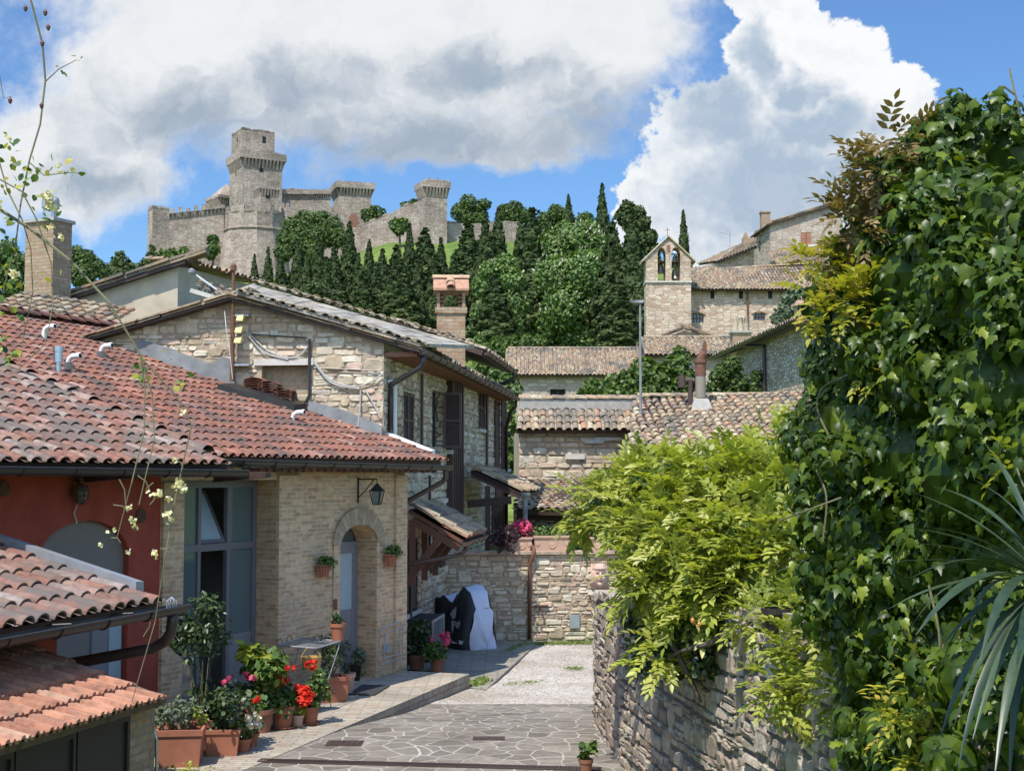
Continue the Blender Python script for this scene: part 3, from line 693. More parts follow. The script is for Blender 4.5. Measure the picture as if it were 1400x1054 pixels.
def potted(name, label, base, r, h, plants, m=None, cat='potted plant', group=None, square=None, rim=True, saucer=False, rot=0):
    """plants: list of dicts(kind, c(rel), rx, rz, n, size, mat, part, up)"""
    t_ = thing(name, label, cat, base, group); base = Vector(base); m = m or M['clay']
    mb = MB()
    if square:
        a, b = square; c, s_ = math.cos(rot), math.sin(rot)
        def rect(k, z, g=0): return [base + V((x * k + g * (1 if x > 0 else -1)) * c - (y * k + g * (1 if y > 0 else -1)) * s_, (x * k + g * (1 if x > 0 else -1)) * s_ + (y * k + g * (1 if y > 0 else -1)) * c, z) for x, y in ((-a / 2, -b / 2), (a / 2, -b / 2), (a / 2, b / 2), (-a / 2, b / 2))]
        rings = [rect(.86, 0), rect(.985, h * .84), rect(1.0, h * .84, .012), rect(1.0, h, .016), rect(1.0, h, -.022), rect(.98, h * .82, -.025)]
        mb.add([q for r_ in rings for q in r_], [(3, 2, 1, 0)] + [(4 * i + k, 4 * i + (k + 1) % 4, 4 * i + 4 + (k + 1) % 4, 4 * i + 4 + k) for i in range(5) for k in range(4)])
        sm = MB(); sm.poly(rect(.98, h * .86, -.025))
    else:
        prof = [(r * .70, 0), (r * .93, h * .80), (r * 1.04, h * .80), (r * 1.06, h), (r * .94, h), (r * .90, h * .84)] if rim else [(r * .75, 0), (r, h), (r * .93, h), (r * .9, h * .84)]
        mb.lathe(base, prof, 22); sm = MB(); sm.lathe(base, [(.001, h * .86), (r * .92, h * .86)], 16)
        if saucer: mb.lathe(base, [(r * .9, .002), (r * 1.2, .03), (r * 1.16, .032), (r * .9, .012)], 22)
    mb.build('pot', m, t_); sm.build('soil', M['soil'], t_)
    for k, q in enumerate(plants):
        c = base + V(*q['c']); bl = clump(c, q['rx'], q['rz'], q.get('b', 7), q.get('r0', q['rx'] * .6), seed=int(base.x * 977 + base.y * 131 + k) & 0xffff)
        p, d = on_blobs(bl, q['n'], shell=q.get('shell', (.4, 1.05)), clear=.5)
        p[:, 2] = np.maximum(p[:, 2], base.z + h * .5 if q.get('droop') is None else base.z - 2)
        if q.get('stems', True):
            st = MB(); root = base + V(0, 0, h * .8)
            for b_ in bl[:6]: st.tube([root, root.lerp(Vector(b_[:3]), .5) + V(R.uniform(-.02, .02), R.uniform(-.02, .02), .02), Vector(b_[:3])], [.009, .006, .003], 5)
            st.build('stem', M['twig'], t_)
        scatter(q.get('part', 'foliage'), q.get('kind', 'round'), p, rise(d, .6, .5), rise(d, q.get('up', -.1), .6), NP.uniform(.65, 1.25, len(p)) * q['size'], NP.random(len(p)), q['mat'], t_)
    return t_
def fl(c, rx, rz, n, size, m, b=7, r0=None):
    return dict(c=c, rx=rx, rz=rz, n=n, size=size, mat=m, part='flowers', kind='petal', b=b, r0=r0 or rx * .35, stems=False, shell=(.3, 1.0))
def chimney_stack(mb, fr_o, w, dpt, z0, z1, ang=0):
    c, s_ = math.cos(ang), math.sin(ang)
    return Fr(fr_o, (c, s_))
# ================================================================== GROUND
HP = [(-60, 8), (-5, 2.4), (0, 1.9), (14, .05), (16.5, -.42), (34.2, -.46), (34.9, .9), (46, 2.0), (60, 4), (82, 7.2), (95, 9), (120, 12.5), (160, 18), (200, 28), (235, 38), (262, 47.5), (280, 52), (300, 56.5), (315, 59), (340, 60), (390, 55), (470, 38), (620, 0), (1200, -40), (4000, -60)]
def smoothst(a, b, x):
    k = min(1, max(0, (x - a) / (b - a))); return k * k * (3 - 2 * k)
def terrain(x, y):
    z = HP[-1][1]
    for (a, za), (b, zb) in zip(HP, HP[1:]):
        if y <= b: z = za + (zb - za) * max(0, (y - a)) / (b - a); break
    if y > 60:
        m = 1 - .5 * smoothst(-90, -190, x) - .35 * smoothst(5, 70, x) - .3 * smoothst(70, 220, x)
        z -= smoothst(170, 215, y) * (9 * smoothst(-18, -52, x) + 16 * smoothst(-66, -84, x))
        k = smoothst(100, 170, y); base = min(z, 10 + .0 * y)
        z = z * (1 - k) + (base + (z - base) * m) * k + k * 1.2 * noise.noise(Vector((x * .03, y * .03, 0)))
    return z
mb = MB()
xs = [-2600, -900, -420, -260, -190] + [(-160 + 8 * i) for i in range(45)] + [260, 420, 900, 2600]
ys = [-60, -20, -5, 0, 7, 14, 16.5, 34.2, 34.9, 40, 46, 60, 82, 95, 108] + [120 + 8 * i for i in range(48)] + [560, 700, 1200, 4000]
mb.v = [(x, y, terrain(x, y)) for y in ys for x in xs]; nx = len(xs); mb.r = [.5] * len(mb.v)
mb.f = [(j * nx + i, j * nx + i + 1, (j + 1) * nx + i + 1, (j + 1) * nx + i) for j in range(len(ys) - 1) for i in range(nx - 1)]; mb.m = [0] * len(mb.f)
tag(mb.build('hill_ground', M['grass'], smooth=True), kind='structure')

ca, cb = PZ(375, 960, 0), PZ(555, 916, 0)
FA = Fr(ca, cb - ca); dA, nA = FA.d, FA.n; sE = FA.hs(553, 780)
def flag_z(y): return -.008 - .192 * smoothst(19.6, 23.2, y)
# flagstone yard, gravel and walkway follow the building line
def fp(s, o, z): return FA.p(s, z, o)
mb = MB(); gx = [0, 1.0, 2, 3, 4.5, 7]
rows = [-9, -7, -5.6, -4.4, -3, -1.6, -.4, .55]
wo_ = lambda s: 1.62
for i in range(len(rows) - 1):
    for j in range(len(gx) - 1):
        q = []
        for (s, g) in ((rows[i], gx[j]), (rows[i], gx[j + 1]), (rows[i + 1], gx[j + 1]), (rows[i + 1], gx[j])):
            w = FA.p(s, 0, 1.55 + g); q.append(w)
        mb.add([(w.x, w.y, flag_z(w.y)) for w in q], [(0, 1, 2, 3)])
# yard sheet laid as a plain rectangle so that its far edge is level in view
mb = MB(); yy = [10, 14, 17, 19.6, 20.3, 21, 21.7, 22.3, 22.8, PZ(650, 962, -.2).y]
for a, b in zip(yy, yy[1:]):
    mb.quad((-4.4, a, flag_z(a)), (4.6, a, flag_z(a)), (4.6, b, flag_z(b)), (-4.4, b, flag_z(b)))
tag(mb.build('flagstone_paving', M['flag']), kind='structure')
yg = yy[-1]
mb = MB(); n_ = 26
for i in range(n_):
    for j in range(30):
        def gz(i, j):
            x = -3.2 + 8 * i / n_; y = yg + .004 + (32.9 - yg) * j / 30
            return (x, y, flag_z(yg) - .006 - .10 * min(1, j / 10) + (.035 * noise.noise(Vector((x * .9, y * .9, 1))) if j > 0 else 0))
        mb.add([gz(i, j), gz(i + 1, j), gz(i + 1, j + 1), gz(i, j + 1)], [(0, 1, 2, 3)])
tag(mb.build('gravel_yard', M['gravel'], smooth=True), kind='structure')
# walkway: a low platform along the house, flush at its near end and a step high at its far end
mb = MB(); sW = FA.hs(640, 928, .2)
pe = PZ(642, 921, 0); s_end = (pe - FA.o).dot(FA.d); o_end = (pe - FA.o).dot(FA.n)
pn = PZ(395, 1026, 0); s_n = (pn - FA.o).dot(FA.d); o_n = (pn - FA.o).dot(FA.n)
o_near = o_n + (o_n - o_end) / (s_n - s_end) * (-12 - s_n)
def o_at(s): return o_n + (o_end - o_n) * (s - s_n) / (s_end - s_n)
ss = [-12, -9, -7.5, -6, -4.5, -3, -1.5, 0, 1, 2, 3, s_end]
for a, b in zip(ss, ss[1:]):
    mb.quad(fp(a, -.45, 0), fp(a, o_at(a), 0), fp(b, o_at(b), 0), fp(b, -.45, 0)) if False else mb.quad(fp(a, .0, 0), fp(a, o_at(a), 0), fp(b, o_at(b), 0), fp(b, .0, 0))
    mb.quad(fp(a, o_at(a), 0), fp(a, o_at(a), -.5), fp(b, o_at(b), -.5), fp(b, o_at(b), 0))
e1, e0 = fp(s_end, o_end, 0), fp(sE + .02, 0, 0)
mb.quad(e1, e1 - UP * .5, e0 - UP * .5, e0); mb.add([e0, e1, fp(s_end, 0, 0)], [(0, 1, 2)])
tag(mb.build('walkway', M['sett']), kind='structure')
mb = MB()   # far strip of worn setts between the houses and the gravel
a, b, c_, d_ = PZ(552, 930, -.27), PZ(664, 945, -.27), PZ(735, 880, -.29), PZ(600, 872, -.29)
mb.quad(a + UP * .03, b + UP * .03, c_ + UP * .03, d_ + UP * .03)
mb.quad(b + UP * .03, b - UP * .2, c_ - UP * .2, c_ + UP * .03)
tag(mb.build('sett_path', M['sett_old']), kind='structure')
mb = MB()   # threshold slab in front of the glazed wall
mb.quad(fp(-3.6, -1.0, .004), fp(-3.6, .0, .004), fp(0, .0, .004), fp(0, -1.0, .004)); tag(mb.build('doorstep_floor', M['concrete']), kind='structure')

# ================================================================== LOW HOUSE with brick front
HA = thing('brick_house', 'low house with red and buff front, long red tiled roof and dark gutter', 'house', FA.p(0, 0))
sP, sQ = FA.hs(218, 800), FA.hs(250, 800); s0A = FA.hs(-60, 800)
zH = FA.hit(300, 656)[1]
dl, dr = FA.hs(463, 820), FA.hs(513, 820); zc = FA.hit(490, 717)[1]; zs_ = FA.hit(490, 742)[1]
WT = 3.72
mb = MB()
wall_panel(mb, FA, sP, sE, -.3, WT, holes=[(sQ, -.001, 0, zH), (dl, dr, 0, zc)], reveal=.42)
ac = (dl + dr) / 2; aw = (dr - dl) / 2; na = 14
arc = [(ac - aw * math.cos(math.pi * k / na), zs_ + (zc - zs_) * math.sin(math.pi * k / na)) for k in range(na + 1)]
for k in range(na):     # masonry above the arch curve, and its soffit
    (a, za), (b, zb) = arc[k], arc[k + 1]
    mb.quad(FA.p(a, za, .001), FA.p(b, zb, .001), FA.p(b, zc + .001, .001), FA.p(a, zc + .001, .001))
    mb.quad(FA.p(b, zb, .001), FA.p(a, za, .001), FA.p(a, za, -.42), FA.p(b, zb, -.42))
mb.box(FA, sE - .02, sE + .0, -.4, WT, -8.2, -.002)                       # far end wall
mb.build('brick_wall', M['brick_buff'], HA)
for nm, a, b, c, d in (('pilaster', .002, FA.hs(409, 800), 3.6, .055), ('pilaster', FA.hs(538, 790), sE + .004, 3.6, .055), ('pilaster', sP + .01, sQ - .05, 3.5, .05), ('door_jamb', dr + .002, dr + .09, zs_, .03), ('door_jamb', dl - .20, dl - .002, zs_, .03)):
    mb = MB(); mb.box(FA, a, b, 0, c, -.02, d); mb.build(nm, M['brick_buff'], HA)
mb = MB(); nv = 17
zo = FA.hit(490, 694)[1]; aw2 = aw + .24
for k in range(nv):     # voussoirs of the door arch
    t0, t1 = math.pi * (k + .03) / nv, math.pi * (k + .97) / nv
    q = [(ac - (aw + .002) * math.cos(t0), zs_ + (zc - zs_ + .002) * math.sin(t0)), (ac - (aw + .002) * math.cos(t1), zs_ + (zc - zs_ + .002) * math.sin(t1)), (ac - aw2 * math.cos(t1), zs_ + (zo - zs_) * math.sin(t1)), (ac - aw2 * math.cos(t0), zs_ + (zo - zs_) * math.sin(t0))]
    mb.prism([FA.p(x, z, -.01) for x, z in q], FA.n * .065, R.random())
mb.build('door_arch', tinted('arch_bricks', [(0, (.34, .25, .165)), (.5, (.42, .32, .21)), (1, (.36, .24, .165))], mott=.35), HA)
# red painted part
aL, aR = FA.hs(52, 770), FA.hs(176, 770); azt = FA.hit(105, 712)[1]; azs = FA.hit(105, 765)[1]
mb = MB(); wall_panel(mb, FA, s0A - 6, sP, -.3, WT, holes=[(aL, aR, 0, azt)], reveal=.10)
acx, aww = (aL + aR) / 2, (aR - aL) / 2
arc2 = [(acx - aww * math.cos(math.pi * k / 18), azs + (azt - azs) * math.sin(math.pi * k / 18)) for k in range(19)]
for k in range(18):
    (a, za), (b, zb) = arc2[k], arc2[k + 1]
    mb.quad(FA.p(a, za, .001), FA.p(b, zb, .001), FA.p(b, azt + .001, .001), FA.p(a, azt + .001, .001)); mb.quad(FA.p(b, zb, .001), FA.p(a, za, .001), FA.p(a, za, -.1), FA.p(b, zb, -.1))
mb.build('red_wall', M['red_paint'], HA)
mb = MB(); mb.box(FA, aL, aR, 0, azt, -.14, -.10); mb.box(FA, aL, aR, azs - .62, azs - .56, -.11, -.085)
mb.build('arched_panel', M['arch_grey'], HA)
dd = MB(); a, b = FA.hs(131, 880), FA.hs(172, 880); dd.box(FA, a, b, 0, 1.9, -.11, -.075); dg = dd.build('side_door', M['door_grey'], HA)
dd = MB(); dd.box(FA, a + .55 * (b - a), b - .03, .1, 1.8, -.08, -.06); dd.build('pane', M['glass_frost'], dg)
for px, py in ((4, 668), (192, 705)):
    mb = MB(); s, z = FA.hit(px, py); mb.lathe(FA.p(s, z, -.01), [(.105, 0), (.105, .03), (.09, .032), (.085, .02), (.001, .02)], 22, ax=FA.n)
    for k in range(-4, 5): w = math.sqrt(max(.0, .082 ** 2 - (k * .019) ** 2)); mb.box(FA, s - w, s + w, z + k * .019 - .006, z + k * .019 + .006, .0, .028)
    mb.build('vent_grille', M['rust'], HA)
# inside of the room
FI = FA.off(-4.2); mb = MB(); mb.quad(FI.p(sP - 2, 0), FI.p(sE - .3, 0), FI.p(sE - .3, 3.6), FI.p(sP - 2, 3.6))
mb.quad(FA.p(sP - 2, 3.58, -4.2), FA.p(sE - .3, 3.58, -4.2), FA.p(sE - .3, 3.58, -.45), FA.p(sP - 2, 3.58, -.45)); mb.quad(FA.p(sP - 2, .01, -4.2), FA.p(sP - 2, .01, -1.0), FA.p(sE - .3, .01, -1.0), FA.p(sE - .3, .01, -4.2))
mb.quad(FA.p(.35, 0, -4.2), FA.p(.35, 0, -.6), FA.p(.35, 3.6, -.6), FA.p(.35, 3.6, -4.2)); mb.quad(FA.p(sP - 1, 0, -4.2), FA.p(sP - 1, 0, -.6), FA.p(sP - 1, 3.6, -.6), FA.p(sP - 1, 3.6, -4.2))
mb.build('inner_room', M['concrete'], HA)
# glazed screen
G = FA.off(-.42); hx = lambda px, py=800: G.hs(px, py)
g0, g1, g2, g3, g4 = sQ, hx(269), hx(309), hx(344.5), -.0
zt = G.hit(308, 746)[1]; zk = G.hit(308, 873)[1]; zt2 = zt + .05; GT = zH
gs = MB()
for a, b in ((g0 - .02, g0 + .05), (g1 - .035, g1 + .035), (g2 - .04, g2 + .04), (g3 - .05, g3 + .06)): gs.box(G, a, b, 0, GT, -.03, .04)
gs.box(G, g0 + .05, g1 - .035, zt - .06, zt2, -.028, .038); gs.box(G, g1 + .035, g2 - .04, zt - .06, zt2, -.028, .038); gs.box(G, g2 + .04, g3 - .05, zt - .06, zt2, -.028, .038)
gs.box(G, g0 - .02, g3 + .4, GT - .12, GT - .001, -.04, .05); gs.box(G, g0 + .05, g1 - .035, 0, .08, -.028, .038)
gw = gs.build('window_frame', M['frame_grey'], HA)
mb = MB()
for a, b, c, d in ((g0 + .05, g1 - .035, .08, zt - .06), (g0 + .05, g1 - .035, zt2, GT - .12), (g2 + .04, g3 - .05, zt2, GT - .12), (g2 + .04, g3 - .05, zk + .06, zt - .06)): mb.box(G, a, b, c, d, -.006, .006)
mb.build('pane', M['glass'], gw)
mb = MB(); mb.box(G, g2 + .04, g3 - .05, .01, zk, -.02, .02); mb.box(G, g2 + .04, g3 - .05, zk, zk + .06, -.025, .03); mb.build('door_panel', M['door_grey'], gw)
mb = MB(); hz0, hz1 = zt2 + .01, GT - .14; tp_ = .42
def hop(s, k, o): return G.p(s, hz0 + (hz1 - hz0) * k * .97, -tp_ * k + o)
for s_a, s_b, k0, k1 in ((g1 + .04, g1 + .10, 0, 1), (g2 - .10, g2 - .045, 0, 1), (g1 + .10, g2 - .10, 0, .07), (g1 + .10, g2 - .10, .93, 1)):
    mb.hexa([hop(s_a, k0, -.02), hop(s_a, k0, .02), hop(s_b, k0, .02), hop(s_b, k0, -.02)], [hop(s_a, k1, -.02), hop(s_a, k1, .02), hop(s_b, k1, .02), hop(s_b, k1, -.02)])
hp_ = mb.build('tilted_sash', M['frame_grey'], gw)
mb = MB(); mb.hexa([hop(g1 + .1, .07, -.005), hop(g1 + .1, .07, .005), hop(g2 - .1, .07, .005), hop(g2 - .1, .07, -.005)], [hop(g1 + .1, .93, -.005), hop(g1 + .1, .93, .005), hop(g2 - .1, .93, .005), hop(g2 - .1, .93, -.005)]); mb.build('sash_glass', M['glass_frost'], gw)
mb = MB(); mb.box(G, g1 + .05, g1 + .10, 0, zt - .07, -.75, -.05); mb.build('open_door_leaf', M['frame_grey'], gw)
mb = MB(); mb.quad(G.p(g1 - .4, .05, -1.3), G.p(g2 + .3, .05, -1.3), G.p(g2 + .3, 3.4, -1.3), G.p(g1 - .4, 3.4, -1.3)); mb.build('dim_room_sheet', M['cab'], gw)  # charcoal sheet standing in for the dim room behind the open doorway
# arched door
D = FA.off(-.40); mb = MB(); a, b = dl - .001, dr + .001; zd = D.hit(478, 740)[1]
mb.box(D, a, a + .07, 0, zd, -.03, .03); mb.box(D, b - .07, b, 0, zd, -.03, .03); mb.box(D, a + .07, b - .07, zd - .07, zd, -.03, .03); dfr = mb.build('door_frame', M['door_grey'], HA)
mb = MB(); z1g, z2g = D.hit(478, 832)[1], D.hit(478, 756)[1]; m0, m1 = a + .17, b - .17
mb.box(D, a + .07, m0, .02, zd - .07, -.02, .02); mb.box(D, m1, b - .07, .02, zd - .07, -.02, .02); mb.box(D, m0, m1, .02, z1g, -.015, .015); mb.box(D, m0, m1, z2g, zd - .07, -.02, .02)
mb.build('door_leaf', M['door_grey'], dfr)
mb = MB(); mb.box(D, m0, m1, z1g, z2g, -.008, .008); mb.build('pane', M['glass_frost'], dfr)
mb = MB(); mb.box(D, a, b, zd, zc, -.06, -.04); mb.build('fanlight', M['glass'], dfr)
mb = MB(); z = D.hit(466, 842)[1]; mb.tube([D.p(a + .12, z, .02), D.p(a + .12, z, .07), D.p(a + .24, z, .07)], .011, 8); mb.box(D, a + .09, a + .15, z - .1, z + .06, .018, .028); mb.build('handle', M['black'], dfr)
mb = MB(); s, z = FA.hit(456, 826); mb.box(FA, s - .05, s + .05, z - .09, z + .09, .03, .045); mb.build('doorbell_plate', M['rust'], HA)
mb = MB(); mb.box(FA, sE - .75, sE - .58, FA.hit(535, 886)[1] - .05, FA.hit(535, 886)[1] + .1, .05, .075); mb.build('wall_vent', M['plaque'], HA)
# roof, in two planes with a capped step between them
SL = .35; nin = -nA; slp = (nin + UP * SL).normalized(); run = 8.6
sB = FA.hs(318, 627, .95); sRE = FA.hs(609, 640, .5)
OR, OL = FA.p(sB, 3.86, .47), FA.p(s0A - 6, 3.74, .95)
LR = run / slp.dot(nin)
rf = MB(); coppi(rf, OR, dA, slp, sRE - sB, LR, pitch=.215, course=.36, jit=.35, r=.078, flat=.75); roofR = rf.build('roof', M['tile_red'], HA)
rf = MB(); coppi(rf, OL, dA, slp, sB - (s0A - 6) - .03, LR, pitch=.235, course=.38, jit=.6, r=.088, flat=.78)
tag(rf.build('roof', M['tile_red_near'], HA), 'lower lichened stretch of the red tiled roof')
rf = MB(); roof_deck(rf, OR - UP * .005 + slp * .06, dA, slp, sRE - sB, LR - .1, .12); roof_deck(rf, OL - UP * .005 + slp * .06, dA, slp, sB - (s0A - 6) - .01, LR - .1, .12)
rf.build('roof_deck', M['wood_dark'], HA)
cp = MB()
for k in range(19):      # half-round caps running up the step
    q0 = OR + slp * (k * .46 - .05) + UP * .04; q1 = q0 + slp * .52
    x = dA; ring = []
    for q, r_, l in ((q0, .15, .035), (q1, .12, 0)):
        for j in range(8): an = math.pi * j / 7; ring.append(q + x * math.cos(an) * r_ + UP * (math.sin(an) * r_ * .8 + l))
    cp.add(ring, [(j, j + 1, 9 + j, 8 + j) for j in range(7)], R.random())
cp.build('step_caps', M['tile_red_near'], HA)
cp = MB()
top0 = OL + slp * LR
for k in range(64):
    q0 = top0 + dA * (k * .42) + UP * .05; q1 = q0 + dA * .47; ring = []
    for q, r_, l in ((q0, .14, .03), (q1, .12, 0)):
        for j in range(8): an = math.pi * j / 7; ring.append(q + nin * math.cos(an) * r_ + UP * (math.sin(an) * r_ * .8 + l))
    if k * .42 < sRE - (s0A - 6): cp.add(ring, [(j, j + 1, 9 + j, 8 + j) for j in range(7)], R.random())
cp.build('ridge_caps', M['tile_red'], HA)
mb = MB(); a = OR + dA * (sRE - sB + .02); mb.hexa([a + slp * .3 + UP * .03, a + dA * .13 + slp * .3 + UP * .03, a + dA * .13 + slp * LR + UP * .03, a + slp * LR + UP * .03], [a + slp * .3 + UP * .12, a + dA * .13 + slp * .3 + UP * .12, a + dA * .13 + slp * LR + UP * .12, a + slp * LR + UP * .12])
mb.build('verge_flashing', M['white_metal'], HA)
g = MB(); gutter(g, FA.p(sB - .12, 3.835, .56), FA.p(sRE + .05, 3.775, .56), .085); g.build('gutter', M['metal_dark'], HA)
g = MB(); gutter(g, FA.p(s0A - 6, 3.725, 1.05), FA.p(sB + .14, 3.67, 1.05), .09); g.build('gutter', M['metal_dark'], HA)
mb = MB(); q = FA.p(sRE - .1, 3.70, .56); w1 = FA.p(sE + .16, 2.95, -.22)
mb.tube([q, q - UP * .14, q - UP * .22 - nA * .06, w1 + UP * .08, w1, w1 - UP * .2, FA.p(sE + .16, .0, -.22)], .05, 10); mb.build('downpipe', M['metal_brown'], HA)
mb = MB(); k = FA.hs(352, 650, .3)       # sawtooth row of tile ends below the gutter
while k < sRE - .1:
    mb.prism([FA.p(k, 3.72, -.02), FA.p(k + .15, 3.72, -.02), FA.p(k + .13, 3.655, -.02), FA.p(k + .02, 3.655, -.02)], nA * .36, R.random()); k += .20
mb.build('eave_tile_row', M['tile_red'], HA)
mb = MB()
for px in (104, 292):
    s = FA.hs(px, 650); mb.prism([FA.p(s, 3.70, -.02), FA.p(s, 3.64, .95), FA.p(s, 3.57, .95), FA.p(s, 3.50, -.02)], dA * .14)
mb.hexa([FA.p(s0A - 6, 3.80, -.1), FA.p(s0A - 6, 3.64, .97), FA.p(sB - .02, 3.64, .97), FA.p(sB - .02, 3.80, -.1)], [FA.p(s0A - 6, 3.83, -.1), FA.p(s0A - 6, 3.67, .97), FA.p(sB - .02, 3.67, .97), FA.p(sB - .02, 3.83, -.1)])
mb.build('rafter_ends', M['wood_dark'], HA)
def plane_hit(px, py, O, nrm):
    r = ray(px, py); return EYE + r * ((O - EYE).dot(nrm) / r.dot(nrm))
nR = dA.cross(slp).normalized()
def on_roof(px, py): return plane_hit(px, py, OR, nR)
def elbow_vent(px, py, r=.045, h=.15, m='pvc', dirv=V(.9, -.35, .1), base=True):
    q = on_roof(px, py); mb = MB(); u_ = dirv.normalized()
    mb.tube([q - UP * .05, q + UP * h, q + UP * (h + .07) + u_ * .03, q + UP * (h + .10) + u_ * .09, q + UP * (h + .09) + u_ * .24], r, 12, cap=False)
    mb.tube([q + UP * (h + .09) + u_ * .18, q + UP * (h + .09) + u_ * .245], r * 1.15, 12); vp = mb.build('vent_pipe', M[m], HA, smooth=True)
    mb = MB(); e_ = q + UP * (h + .09) + u_ * .246; mb.lathe(e_, [(r * .9, 0), (.001, .004)], 12, ax=u_); mb.build('mouth', M['black'], vp)
    if base: mb = MB(); mb.lathe(q, [(.22, -.02), (.12, .07), (r * 1.1, .16)], 14); mb.build('flashing_collar', M['rough_black'], vp, smooth=True)
elbow_vent(60, 466, base=False); elbow_vent(138, 492); elbow_vent(93, 508); elbow_vent(400, 578, r=.042, h=.08, base=False)
q = on_roof(79, 512); mb = MB(); mb.lathe(q, [(.05, -.05), (.05, .20), (.075, .20), (.075, .38), (.085, .38), (.085, .46), (.001, .48)], 16); fl_ = mb.build('flue', M['chrome'], HA, smooth=False)
mb = MB()
for k in range(10):      # dark strip raised along the step
    pass
q0, q1 = on_roof(-20, 500), on_roof(108, 548)
mb.hexa([q0 - UP * .02, q0 + dA * -.5 - UP * .02, q1 + dA * -.55 - UP * .02, q1 - UP * .02], [q0 + UP * .13, q0 - dA * .5 + UP * .05, q1 - dA * .55 + UP * .05, q1 + UP * .16]); mb.build('dark_roof_strip', M['rough_black'], HA)
mb = MB(); a, b = on_roof(297, 538), on_roof(402, 566); w_ = dA * .42
mb.hexa([a + UP * -.02, a + w_ - UP * .02, b + w_ - UP * .02, b - UP * .02], [a + UP * .18, a + w_ + UP * .22, b + w_ + UP * .22, b + UP * .18])
mb.build('roof_hatch', M['metal_dark'], HA)
# fittings on the front
t_ = thing('bulkhead_lamp', 'round caged bulkhead lamp hanging on the red wall', 'wall lamp', FA.p(*FA.hit(101, 672)))
s, z = FA.hit(101, 674); c0 = FA.p(s, z, .12)
mb = MB(); mb.lathe(c0 - FA.n * .13, [(.06, 0), (.06, .03), (.05, .04)], 14, ax=FA.n); mb.tube([c0 - FA.n * .12 + UP * .24, c0 + UP * .20, c0 + UP * .10], .035, 10); mb.build('base', M['rust'], t_)
mb = MB(); mb.lathe(c0 - UP * .14, [(.001, 0), (.06, .02), (.095, .09), (.1, .16), (.08, .24), (.03, .27)], 16); mb.build('globe', plain('smoky_lamp_glass', (.10, .085, .075), .2), t_, smooth=True)
mb = MB()
for k in range(8):
    an = k * math.pi / 4; mb.tube([c0 - UP * .14 + V(math.cos(an), math.sin(an), 0) * r_ + UP * h for r_, h in ((.02, -.01), (.068, .015), (.103, .09), (.108, .16), (.086, .245))], .006, 5)
for r_, h in ((.107, .10), (.11, .16)): mb.tube([c0 - UP * .14 + V(math.cos(j * .3927), math.sin(j * .3927), 0) * r_ + UP * h for j in range(17)], .006, 5)
mb.build('cage', M['rust'], t_)
mb = MB(); mb.tube([c0 - UP * .14 - FA.n * .05, FA.p(s - .01, z - .26, .02), FA.p(s + .05, z - .40, .015)], .012, 6); mb.build('cable', M['cable'], t_)
s, z = FA.hit(489, 672); t_ = thing('wall_lantern', 'black iron lantern on a bracket above the arched door', 'lantern', FA.p(s, z))
mb = MB(); q = FA.p(s, z + .22, .02); tip_ = q + FA.n * .38 + FA.d * .0
mb.bar(FA.p(s, z - .2, .01), FA.p(s, z + .25, .01), .03, .02); mb.tube([q, tip_], .011, 6); mb.tube([FA.p(s, z - .1, .02), FA.p(s, z + .02, .16), q + FA.n * .32], .009, 6); mb.tube([tip_, tip_ - UP * .1], .008, 6)
mb.build('bracket', M['black'], t_)
lc = tip_ - UP * .44; mb = MB()
for k in range(4):
    a0 = k * math.pi / 2 + .5; u_ = V(math.cos(a0), math.sin(a0), 0); mb.tube([lc + u_ * .075, lc + u_ * .14 + UP * .24], .011, 5)
    u2 = V(math.cos(a0 + math.pi / 2), math.sin(a0 + math.pi / 2), 0); mb.tube([lc + u_ * .075, lc + u2 * .075], .010, 5); mb.tube([lc + u_ * .14 + UP * .24, lc + u2 * .14 + UP * .24], .012, 5)
mb.lathe(lc, [(.17, .24), (.06, .33), (.03, .36), (.001, .37)], 4); mb.build('frame', M['black'], t_)
mb = MB(); mb.lathe(lc, [(.07, .0), (.13, .235)], 4); mb.build('glass', M['glass'], t_)

# ================================================================== SHED at the lower left
zg = P(0, 872, 12.7).z; ga = P(0, 872, 12.7); gb = PZ(250, 828, zg)
FS = Fr(ga, gb - ga); dS, nS = FS.d, FS.n; sS = (gb - ga).dot(dS)
SH = thing('tiled_shed', 'shed with grey clay tiles and dark gutter over a step of bright new orange tiles', 'shed', FS.p(sS, 0, -.5))
sl2 = (-nS + UP * .27).normalized(); OS = FS.p(-4, zg + .05, -.10)
mb = MB(); coppi(mb, OS, dS, sl2, 4 + sS - .28, 2.3, pitch=.255, course=.42, jit=.7, r=.10, flat=.8, seg=8, thick=.02); mb.build('roof', M['tile_red_near'], SH, smooth=False)
mb = MB(); roof_deck(mb, OS - UP * .01 + sl2 * .05, dS, sl2, 4 + sS - .30, 2.2, .10); mb.build('roof_deck', M['wood_dark'], SH)
mb = MB(); a = OS + dS * (4 + sS - .27) + sl2 * .35; b = OS + dS * (4 + sS - .27) + sl2 * 2.45
mb.hexa([a + UP * .02, a + dS * .16 + UP * .02, b + dS * .16 + UP * .02, b + UP * .02], [a + UP * .14, a + dS * .16 + UP * .13, b + dS * .16 + UP * .13, b + UP * .14]); mb.build('verge_flashing', M['steel'], SH)
mb = MB(); gutter(mb, FS.p(-4, zg - .01, 0), FS.p(sS, zg + .015, 0), .095)
for s in (.9, 2.0): mb.tube([FS.p(s - .02, zg + .02, -.12), FS.p(s + .06, zg + .03, .095)], .012, 6)
mb.build('gutter', M['metal_dark'], SH)
mb = MB(); q = FS.p(sS - .22, zg - .06, 0)
